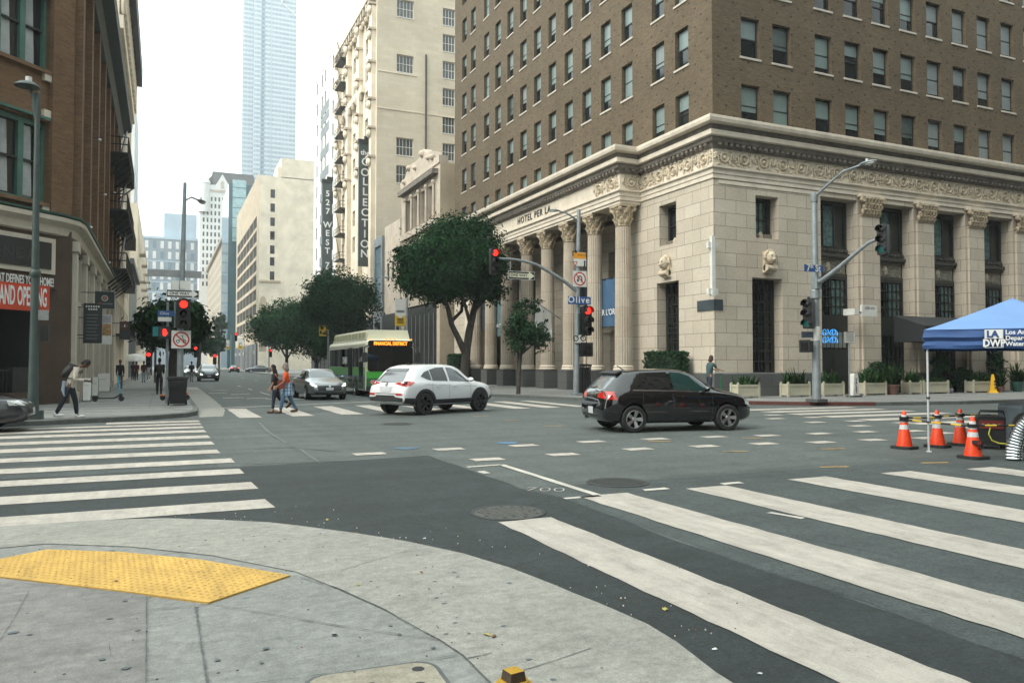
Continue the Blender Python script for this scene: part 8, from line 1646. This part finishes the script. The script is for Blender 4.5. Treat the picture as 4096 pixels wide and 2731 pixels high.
# --- foreground: manholes, vault lid, hydrant, litter
def manhole(label, c, r_, holes, mat, z=.006):
    t = thing("manhole_cover", label, "manhole cover", (c.x, c.y, z)); m = MB(); m.lathe([(r_ * 1.09, 0), (r_ * 1.08, .006), (r_ * 1.0, .007), (r_ * .99, .002)], M("manhole_frame", (.028, .033, .033), .6, var=.3, scale=9), n=44); m.build("frame", t); m = MB(); m.lathe([(r_ * .985, .0), (r_ * .98, .005), (0, .0055)], mat, n=40)
    for k in range(-6, 7):
        for j in range(-6, 7):
            x, y = k * r_ / 6.6, j * r_ / 6.6
            if math.hypot(x, y) < r_ * .9: m.box((x, y, .0068), (r_ * .085, r_ * .085, .003), mat, .6)
    for k in range(holes): a = 2 * math.pi * k / holes; rr = r_ * (.62 if k % 2 else .86); m.lathe([(.022, .0092), (0, .0093)], STEXT, (rr * math.cos(a), rr * math.sin(a), 0), 10)
    m.build("lid", t)
IRN = M("worn_cast_iron", (.085, .088, .08), .55, .2, var=.3, scale=14); IRN2 = M("worn_cast_iron_dark", (.038, .042, .040), .6, .2, var=.35, scale=14)
manhole("round pierced manhole cover in the dark asphalt at the head of the nearest stripe", G(S2(1735, 759)), .385, 18, IRN, .008); manhole("round manhole cover beside the painted 700", G(S3(97, 598)), .40, 0, IRN2, .008); manhole("worn manhole cover behind the white SUV", G(S2(985, 161)), .42, 0, IRN2)
VL = concrete("vault_concrete", (.40, .37, .29), .35, .3); cs = [G(S5(*c), .04) for c in ((45, 1005), (100, 966), (620, 893), (700, 896), (755, 925), (845, 1011))]
U_ = (cs[2] - cs[1]).xy.normalized(); a_ = math.atan2(U_.y, U_.x); wv = (cs[2] - cs[1]).xy.length + .16; dv = .75; ctr = (cs[1].xy + cs[2].xy) / 2 + Vector((U_.y, -U_.x)) * dv / 2 + U_ * .02
t = thing("vault_lid", "pale rounded concrete utility lid with a dark pull slot at the bottom edge", "utility cover", (ctr.x, ctr.y, .022), a_); m = MB(); m.prism(rrect(wv + .05, dv + .05, .13, 6), lambda a, b, d: (a, b, d), 0, .009, GRV); m.build("rim", t); m = MB(); m.prism(rrect(wv, dv, .115, 6), lambda a, b, d: (a, b, d), .0, .013, VL); m.prism(rrect(wv - .07, dv - .07, .09, 6), lambda a, b, d: (a, b, d), .013, .017, VL); m.build("lid", t); m = MB(); m.rbox((-.03, .13, .018), (.03, .10, .003), .01, STEXT); m.lathe([(.035, .018), (0, .0185)], STEXT, (wv * .36, dv * .36, 0), 10); m.lathe([(.03, .018), (0, .0185)], STEXT, (wv * .3, dv * .1, 0), 10); m.build("pull_slot", t)
hp_ = G(S5(1182, 948), .80); HYY = paint("hydrant_yellow", (.60, .34, .015), .30, (.09, .05, .02)); HRU = M("hydrant_rust", (.06, .04, .022), .75, var=.4, scale=30)
t = thing("fire_hydrant", "top of a yellow fire hydrant with chipped square nut at the bottom edge", "fire hydrant", (hp_.x, hp_.y, .02), .15); m = MB(); m.lathe([(.17, 0), (.17, .04), (.12, .06), (.11, .40), (.115, .52), (.15, .54), (.15, .58), (.125, .60)], HYY, n=24); m.build("barrel", t); m = MB(); m.lathe([(.125, .60), (.135, .62), (.12, .67), (.085, .715), (.055, .735), (.055, .745), (.042, .75), (.042, .758), (0, .758)], HYY, n=24); m.build("bonnet", t)
m = MB(); vs = [(sx * (.026 - .004 * (z > .77)), sy * (.026 - .004 * (z > .77)), z) for z in (.755, .785) for sx, sy in ((-1, -1), (1, -1), (1, 1), (-1, 1))]; m.add(vs, [(0, 1, 5, 4), (1, 2, 6, 5), (2, 3, 7, 6), (3, 0, 4, 7)], HRU); m.add([(v[0], v[1], .785) for v in vs[4:]], [(0, 1, 2, 3)], HYY); m.build("top_nut", t)
for a in (0, 2.1, 4.2): m = MB(); m.tube([(.1 * math.cos(a), .1 * math.sin(a), .46), (.18 * math.cos(a), .18 * math.sin(a), .46)], .05, HYY, 12); m.build("outlet", t)
LF = [M("dry_leaf", (.19, .085, .03), .8, var=.3), M("yellow_leaf", (.36, .31, .07), .8, var=.2), M("paper_scrap", (.62, .62, .6), .8)]
def scrap(name, label, cat, mp, x, y, s, mat, z0, grp, seed):
    g = G(mp(x, y), z0); q = random.Random(seed); t = thing(name, label, cat, (g.x, g.y, z0 + .002), q.uniform(0, 6), grp); m = MB(); n = 8
    vs = [(s * math.cos(2 * math.pi * k / n) * q.uniform(.75, 1.1), s * .55 * math.sin(2 * math.pi * k / n) * q.uniform(.6, 1.1), q.uniform(0, .35) * s) for k in range(n)] + [(0, 0, .01)]; m.add(vs, [(k, (k + 1) % n, n) for k in range(n)], mat); o = m.build("blade", t)
for k, (mp, x, y, s, mi, lab) in enumerate(((S5, 1035, 745, .030, 1, "small yellow leaf in the pair nearest the hydrant"), (S5, 1072, 755, .030, 0, "small brown leaf in the pair nearest the hydrant"), (S5, 300, 188, .05, 0, "brown leaf lying along the pavement edge"), (S5, 148, 110, .045, 1, "yellow leaf on dark asphalt near the pavement edge"), (S5, 2020, 606, .035, 1, "yellow leaf on asphalt by the nearest stripe"), (S5, 320, 470, .022, 1, "yellow green leaf by the curved pavement joint"), (S5, 672, 400, .022, 0, "tiny brown leaf in the middle of the ramp"), (S4, 778, 545, .028, 0, "dark leaf lying on the yellow tactile plate"))):
    scrap("fallen_leaf", lab, "leaf", mp, x, y, s, LF[mi], .034 if mp is S4 else (.027 if y > 200 and x < 1600 else .005), "fallen leaves", k)
for k, (mp, x, y, lab) in enumerate(((S6, 265, 1175, "white paper scrap on the asphalt below the nearest stripe"), (S6, 570, 1340, "tiny white scrap near the bottom edge between the stripes"), (S5, 690, 213, "white scrap on dark asphalt near the middle of the pavement curve"))):
    scrap("paper_scrap", lab, "litter", mp, x, y, .022, LF[2], .005, None, 30 + k)
m = MB(); q = random.Random(9)                      # grit and flecks in the gutter
for _ in range(110):
    u = q.random(); i = q.randrange(2, 14); a, b_ = Vector(KN[i]), Vector(KN[i + 1]); p = a + (b_ - a) * u; d = (b_ - a).normalized(); nn = Vector((-d.y, d.x)); p = p + nn * abs(q.gauss(0, .35)) + nn * .03; s = q.uniform(.003, .008); m.box((p.x, p.y, .012), (s, s * q.uniform(.5, 1.5), .008), LF[2] if q.random() < .6 else LF[0], q.uniform(0, 3))
for _ in range(90): m.box((q.uniform(-1.2, 2.0), q.uniform(3.5, 8), .036), (q.uniform(.006, .016), q.uniform(.004, .008), .004), STEXT if q.random() < .6 else LF[0], q.uniform(0, 3))
tag(m.build("gutter_grit"), kind="stuff")
# ================================================================== PEOPLE
SKD = M("brown_skin", (0.11, 0.055, 0.03), .55); SKL = M("tan_skin", (0.36, 0.19, 0.115), .55); EYEM = M("eye_dark", (.01, .01, .01), .3); LIP = M("lip", (.16, .06, .05), .5)
def skin_mesh(chains, mat, sub=1):
    """one continuous surface grown round connected joints: chains of (point, radius); a shared point joins them"""
    vs = []; es = []; rad = []; idx = {}
    for ch in chains:
        prev = None
        for p, r_ in ch:
            k = tuple(round(c, 4) for c in p)
            if k not in idx: idx[k] = len(vs); vs.append(p); rad.append(r_)
            i = idx[k]
            if prev is not None and prev != i: es.append((prev, i))
            prev = i
    me = bpy.data.meshes.new("figure"); me.from_pydata([tuple(v) for v in vs], es, []); o = bpy.data.objects.new("figure", me); COL.objects.link(o)
    o.modifiers.new("s", 'SKIN'); o.modifiers.new("u", 'SUBSURF').levels = sub
    for i, r_ in enumerate(rad):
        sv_ = me.skin_vertices[0].data[i]; sv_.radius = (r_, r_) if not isinstance(r_, tuple) else r_; sv_.use_root = i == 0
    o.modifiers["u"].render_levels = sub; bpy.context.view_layer.update(); new = bpy.data.meshes.new_from_object(o.evaluated_get(bpy.context.evaluated_depsgraph_get())); bpy.data.objects.remove(o); return new
def person(label, loc, rz, pose, top, legs, shoe, skin, hair, hlen=0.0, h=1.72, sleeve=.5, cuff=1.0, bag=None, group=None, wide=1.0, extra=None, shoulder=1.0):
    """pose in degrees, seen from the side (forward positive): lean, head, and per side (thigh, knee, arm, elbow)"""
    t = thing("person", label, "person", loc, rz, group); s = h / 1.75; A = lambda a: R_(a)
    lean, hd = pose['lean'], pose['head']
    up = lambda a, L: Vector((math.sin(A(a)) * L, 0, math.cos(A(a)) * L)); dn = lambda a, L: Vector((math.sin(A(a)) * L, 0, -math.cos(A(a)) * L))
    hip = Vector((0, 0, 0)); waist = hip + up(lean * .5, .17 * s); chest = waist + up(lean * .9, .22 * s); nk = chest + up(lean * 1.05, .15 * s); hb = nk + up(lean + hd * .6, .07 * s); head = hb + up(lean + hd, .115 * s)
    L = {}
    for sd, y in (('L', 1), ('R', -1)):
        th, kn, ar, el = pose[sd]; hj = hip + Vector((0, y * .085 * s * wide, -.03)); k = hj + dn(th, .42 * s); an = k + dn(th - kn, .40 * s); toe = an + Vector((math.cos(A(pose.get('toe' + sd, 0))) * .17 * s, y * .015, math.sin(A(pose.get('toe' + sd, 0))) * .17 * s - .035)); heel = an + Vector((-.035, 0, -.045))
        sh = chest + up(lean, .09 * s) + Vector((0, y * .165 * s * wide * shoulder, 0)); out = pose.get('out' + sd, .025); e = sh + dn(ar, .29 * s) + Vector((0, y * out, 0)); wr = e + dn(ar + el, .25 * s) + Vector((0, y * pose.get('in' + sd, 0), 0)); hv = (wr - e).normalized(); hand = wr + hv * .07 * s
        L[sd] = dict(hip=hj, knee=k, ank=an, toe=toe, heel=heel, sh=sh, el=e, wr=wr, hand=hand, hv=hv, y=y)
    lowest = min(min(q['toe'].z, q['heel'].z) for q in L.values()) - .03
    dz = Vector((0, 0, -lowest)); 
    for q in L.values():
        for k in ('hip', 'knee', 'ank', 'toe', 'heel', 'sh', 'el', 'wr', 'hand'): q[k] = q[k] + dz
    hip, waist, chest, nk, hb, head = [p + dz for p in (hip, waist, chest, nk, hb, head)]
    ch = [[(hip, .088 * s * wide), (waist, .085 * s * wide), (chest, .10 * s * wide), (nk, .055 * s), (hb, .05 * s), (head - Vector((0, 0, .02)), .07 * s)]]
    for q in L.values():
        ch.append([(hip, .088 * s * wide), (q['hip'], .07 * s * wide), (q['knee'], .05 * s), (q['ank'], .035 * s), (q['toe'], .03 * s)]); ch.append([(chest, .10 * s * wide), (q['sh'], .05 * s), (q['el'], .038 * s), (q['wr'], .026 * s), (q['hand'], (.036 * s, .018 * s))])
    m = MB(); me = skin_mesh(ch, skin); m.mesh(me, skin, None, True)
    hr = Matrix.Rotation(A(lean + hd), 3, 'Y'); hc = lambda x, y, z: tuple(head + hr @ Vector((x * s, y * s, z * s)))
    m.ball(hc(.005, 0, .01), (.092 * s, .073 * s, .115 * s), skin, None, 14, 10, hr); m.ball(hc(.03, 0, -.06), (.055 * s, .05 * s, .055 * s), skin, None, 10, 7, hr); m.ball(hc(.096, 0, -.005), (.02 * s, .014 * s, .026 * s), skin, None, 8, 6, hr)
    for y in (-1, 1): m.ball(hc(.08, y * .032, .018), (.012 * s, .015 * s, .009 * s), EYEM, None, 7, 5, hr); m.ball(hc(-.005, y * .075, 0), (.018 * s, .012 * s, .03 * s), skin, None, 7, 5, hr)
    m.ball(hc(.083, 0, -.052), (.012 * s, .024 * s, .008 * s), LIP, None, 8, 5, hr)
    for q in L.values():                                       # hands: four unequal fingers curled a little, thumb from the side of the palm
        v = q['hv']; a = Vector((0, 1, 0)); side = (a - v * a.dot(v)).normalized(); pn = v.cross(side); 
        for i, (off_, ln) in enumerate(((-.027, .068), (-.009, .078), (.009, .074), (.026, .058))):
            p0 = q['hand'] + side * off_ * s; p1 = p0 + (v * .6 - pn * .12 * q['y']) * ln * s; p2 = p1 + (v * .45 - pn * .4 * q['y']) * ln * s * .8; m.tube([p0, p1, p2], [.0095 * s, .0085 * s, .006 * s], skin, 6)
        fw = Vector((1, 0, 0)); sd_ = (fw - v * fw.dot(v)).normalized(); p0 = q['wr'] + v * .03 * s; m.tube([p0, p0 + (sd_ * .6 + v * .5) * .05 * s, p0 + (sd_ * .6 + v * 1.2) * .06 * s], [.011 * s, .010 * s, .007 * s], skin, 6)
    m.build("body", t, fix=False)
    sh_ = [[(hip - Vector((0, 0, .11)), .135 * s * wide), (hip, .135 * s * wide), (waist, .128 * s * wide), (chest, .145 * s * wide), (nk - (nk - chest) * .25, .085 * s)]]
    for q in L.values():
        e = q['sh'] + (q['el'] - q['sh']) * min(1, sleeve * 2) if sleeve <= .5 else q['el']; c_ = [(chest, .145 * s * wide), (q['sh'], .075 * s), (e, .062 * s)]
        if sleeve > .5: c_.append((q['el'] + (q['wr'] - q['el']) * (sleeve - .5) * 2, .045 * s))
        sh_.append(c_)
    g = MB(); g.mesh(skin_mesh(sh_, top), top, None, True); g.build("shirt", t, fix=False)
    tr_ = [[(hip + Vector((0, 0, .05)), .118 * s * wide), (hip, .12 * s * wide)]]
    for q in L.values(): tr_.append([(hip, .12 * s * wide), (q['hip'], .098 * s * wide), (q['knee'], .07 * s * (1.1 if cuff > .9 else 1)), (q['knee'] + (q['ank'] - q['knee']) * cuff, .055 * s)])
    g = MB(); g.mesh(skin_mesh(tr_, legs), legs, None, True); g.build("trousers", t, fix=False)
    for q in L.values():
        g = MB(); d = (q['toe'] - q['heel']).normalized(); rr = Matrix.Rotation(-math.asin(max(-1, min(1, d.z))), 3, 'Y'); c = (q['toe'] + q['heel']) / 2 + Vector((.01, 0, 0)); g.ball(tuple(c), (.135 * s, .05 * s, .048 * s), shoe, None, 12, 7, rr); g.ball(tuple(q['ank'] + Vector((-.01, 0, -.01))), (.055 * s, .045 * s, .055 * s), shoe, None, 9, 6); g.build("shoe", t, fix=False)
    g = MB(); g.ball(hc(-.018, 0, .032), (.098 * s, .083 * s, .108 * s), hair, None, 14, 9, hr); g.ball(hc(-.05, 0, -.02), (.058 * s, .075 * s, .09 * s), hair, None, 12, 8, hr)
    if hlen: g.ball(hc(-.06, 0, -.08 - hlen * .4), (.062 * s, .095 * s, .08 + hlen * .5), hair, None, 12, 8, hr); [g.ball(hc(-.01, y * .07, -.05 - hlen * .3), (.05 * s, .03 * s, .07 + hlen * .4), hair, None, 9, 6, hr) for y in (-1, 1)]
    g.build("hair", t, fix=False)
    if extra: extra(t, L, dict(hip=hip, waist=waist, chest=chest, nk=nk, head=head, s=s))
    return t
CL = lambda n, c, v=.15: M(n, c, .85, var=v, scale=7)
BLKC = CL("black_cloth", (.010, .010, .011)); DENIM = CL("blue_denim", (.055, .115, .19), .25); DKDEN = CL("dark_denim", (.018, .027, .042), .25); ORT = CL("orange_shirt", (.66, .085, .015)); WHC = CL("cream_jacket", (.52, .48, .41)); NAVY = CL("navy_cloth", (.012, .016, .026)); TEALS = CL("teal_shirt", (.035, .075, .075)); GREYH = CL("grey_hair", (.19, .17, .155), .3); BLKH = CL("black_hair", (.008, .007, .007)); BRH = CL("brown_hair", (.045, .026, .016)); WSHOE = CL("white_shoe", (.6, .6, .58)); BRSH = CL("brown_sandal", (.085, .045, .025)); MAR = CL("maroon_cloth", (.06, .012, .012)); GRY = CL("grey_cloth", (.16, .165, .17)); PALE = CL("pale_blue_shirt", (.35, .37, .47))
# the two women on the far crossing, walking left
def plaid():
    m, t, b = newmat("plaid_shirt"); v = t.nodes.new("ShaderNodeTexCoord").outputs["Object"]; sp = t.nodes.new("ShaderNodeSeparateXYZ"); t.links.new(v, sp.inputs[0])
    f = [math_(t, 'GREATER_THAN', math_(t, 'FRACT', math_(t, 'MULTIPLY', sp.outputs[k], 9.0)), .55) for k in (0, 2)]; c = mixc(t, f[0], (.42, .5, .56), (.10, .2, .33)); c = mixc(t, math_(t, 'MULTIPLY', f[1], .6), c, (.07, .16, .28)); t.links.new(c, b.inputs["Base Color"]); b.inputs["Roughness"].default_value = .9; return m
PLD = plaid(); BAGM = M("brown_leather", (.14, .03, .018), .5, var=.25)
def orange_extra(t, L, B):
    g = MB(); q = random.Random(2)
    g.lathe([(.135, .0), (.15, -.08), (.165, -.25), (.17, -.42), (.155, -.42), (.14, -.2)], PLD, tuple(B['waist'] + Vector((-.03, 0, -.02))), 14); g.tube([B['waist'] + Vector((.13, -.05, 0)), B['waist'] + Vector((.15, -.09, -.2)), B['waist'] + Vector((.10, -.12, -.55))], [.05, .055, .03], PLD, 7); g.build("tied_shirt", t)
    g = MB(); g.rbox(tuple(B['hip'] + Vector((.16, .17, .10))), (.26, .09, .30), .06, BAGM, axis='y'); g.tube([B['hip'] + Vector((.10, .17, .25)), B['chest'] + Vector((.02, .10, .12)), B['chest'] + Vector((-.05, -.05, .16)), B['hip'] + Vector((-.10, .14, .2))], .014, BAGM, 6); g.build("shoulder_bag", t)
w1 = G(R4(370, 1278)); w2 = G(R4(462, 1278)); CG_ = "people crossing the street"
person("person in an orange T-shirt with plaid shirt round the waist, crossing the street", (w2.x + .08, w2.y, 0), R_(170), dict(lean=4, head=2, L=(18, 8, 14, 40), R=(-20, 8, -22, 78), toeR=-8, outR=.12, inR=-.1), ORT, DENIM, BRSH, SKL, GREYH, .05, 1.70, .4, .97, extra=orange_extra, wide=1.05)
person("person in a loose black top and cropped dark jeans, crossing beside the orange shirt", (w1.x + .12, w1.y + .1, 0), R_(172), dict(lean=8, head=4, L=(10, 6, 8, 16), R=(-18, 52, 6, 22), toeR=-50), BLKC, DKDEN, BRSH, SKL, BLKH, .26, 1.62, .5, .86, wide=1.38)
# man with phone on the left pavement
def phone_extra(t, L, B):
    h = (L['L']['hand'] + L['R']['hand']) / 2 + Vector((.06, 0, .03)); g = MB(); g.box(tuple(h), (.012, .075, .15), BLKP); g.build("phone", t)
    g = MB(); c = B['chest'] + Vector((-.20, 0, .03)); g.ball(tuple(c), (.13, .17, .25), M("grey_backpack", (.035, .036, .036), .7), None, 12, 8, Matrix.Rotation(R_(40), 3, 'Y')); 
    for y in (-.12, .12): g.tube([c + Vector((.02, y, .22)), B['nk'] + Vector((-.02, y, .02)), B['chest'] + Vector((.13, y, .02)), B['waist'] + Vector((.08, y, .02)), c + Vector((.0, y, -.2))], .017, M("grey_backpack", (.03, .03, .03)), 6)
    g.build("backpack", t); g = MB(); c = B['hip'] + Vector((-.12, -.1, .12)); g.tube([c, c + Vector((-.03, -.02, -.25)), c + Vector((.02, -.05, -.42))], [.05, .05, .02], M("pale_cloth", (.3, .36, .45), .9), 7); g.build("tied_jacket", t)
mp = G(T4(735, 1395), .15)
person("person in a cream jacket and dark trousers with backpack, bent over a phone", (-2.36, 24.95, .15), R_(-8), dict(lean=30, head=34, L=(16, 10, -2, 82), R=(-20, 6, -8, 92), inL=-.1, inR=-.1, toeR=0), WHC, NAVY, WSHOE, SKD, BLKH, 0, 1.78, .95, .98, extra=phone_extra)
# scooter rider near the hotel corner
rp = PY(R8(70, 1000), 26.0); SCG = M("green_scooter_paint", (.01, .22, .07), .35)
scooter("green kick scooter ridden past the hotel corner", (rp.x - .42, 26.0, .15), 0.0, M("white_plastic", (.6, .6, .6), .4), SCG)
person("person in a teal shirt riding a green kick scooter by the hotel corner", (rp.x - .15, 26.0, .29), 0.0, dict(lean=10, head=0, L=(6, 8, 48, 26), R=(-6, 8, 44, 30)), TEALS, DKDEN, BLKC, SKL, BRH, .02, 1.72, .4, 1.0, wide=1.05)
# walkers on the left pavement
PG = "people on the left pavement"; STAND = dict(lean=2, head=2, L=(6, 4, 4, 12), R=(-6, 6, -6, 14)); WALK = dict(lean=3, head=4, L=(16, 10, -14, 18), R=(-18, 14, 16, 18))
def walker(px, py, lab, rz, pose, top, legs, shoe, sk, hr, **k): g = G(T5(px, py), .15); return person(lab, (g.x, g.y, .15), rz, pose, top, legs, shoe, sk, hr, group=PG, **k)
walker(745, 1325, "person all in black walking away behind the dark litter bin", R_(90), dict(lean=3, head=8, L=(5, 3, 24, 40), R=(-5, 5, 24, 40)), BLKC, BLKC, BLKC, SKD, BLKH, h=1.8, sleeve=.95)
walker(290, 1258, "person in an open dark jacket over a white shirt facing the camera by the shop", R_(-90), WALK, CL("dark_jacket", (.02, .026, .024)), CL("grey_trousers", (.09, .10, .11)), BLKC, SKD, BLKH, h=1.78, sleeve=.95)
walker(480, 1168, "person in dark maroon clothes beneath the white sunshade", R_(90), WALK, MAR, BLKC, BLKC, SKD, BLKH, h=1.75, sleeve=.9)
walker(565, 1188, "person in maroon top and pale jeans right of the sunshade pole", R_(90), STAND, MAR, CL("pale_jeans", (.22, .29, .36)), BLKC, SKD, BLKH, h=1.75, sleeve=.9)
walker(620, 1172, "person in a pale blue shirt and shorts walking near the sunshade", R_(90), WALK, PALE, CL("pale_shorts", (.3, .3, .3)), WSHOE, SKD, BLKH, h=1.68, cuff=.35)
walker(440, 1160, "person in black at the left end of the group by the sunshade", R_(90), STAND, BLKC, BLKC, BLKC, SKD, BLKH, h=1.72)
walker(1120, 1185, "person in dark top and pale trousers at the kerb beside the oncoming car", R_(90), STAND, BLKC, GRY, BLKC, SKD, BLKH, h=1.72)
# ================================================================== HAZE
hm = bpy.data.materials.new("haze_air"); hm.use_nodes = True; hn = hm.node_tree; hn.nodes.remove(hn.nodes["Principled BSDF"]); pv = hn.nodes.new("ShaderNodeVolumePrincipled")
pv.inputs["Color"].default_value = (.93, .97, 1.0, 1); pv.inputs["Density"].default_value = 0.0005; pv.inputs["Anisotropy"].default_value = .2; hn.links.new(pv.outputs[0], hn.nodes["Material Output"].inputs["Volume"])
m = MB(); m.bx((-720, -310, -1.2), (720, 1110, 352), hm); tag(m.build("haze"), kind="stuff")
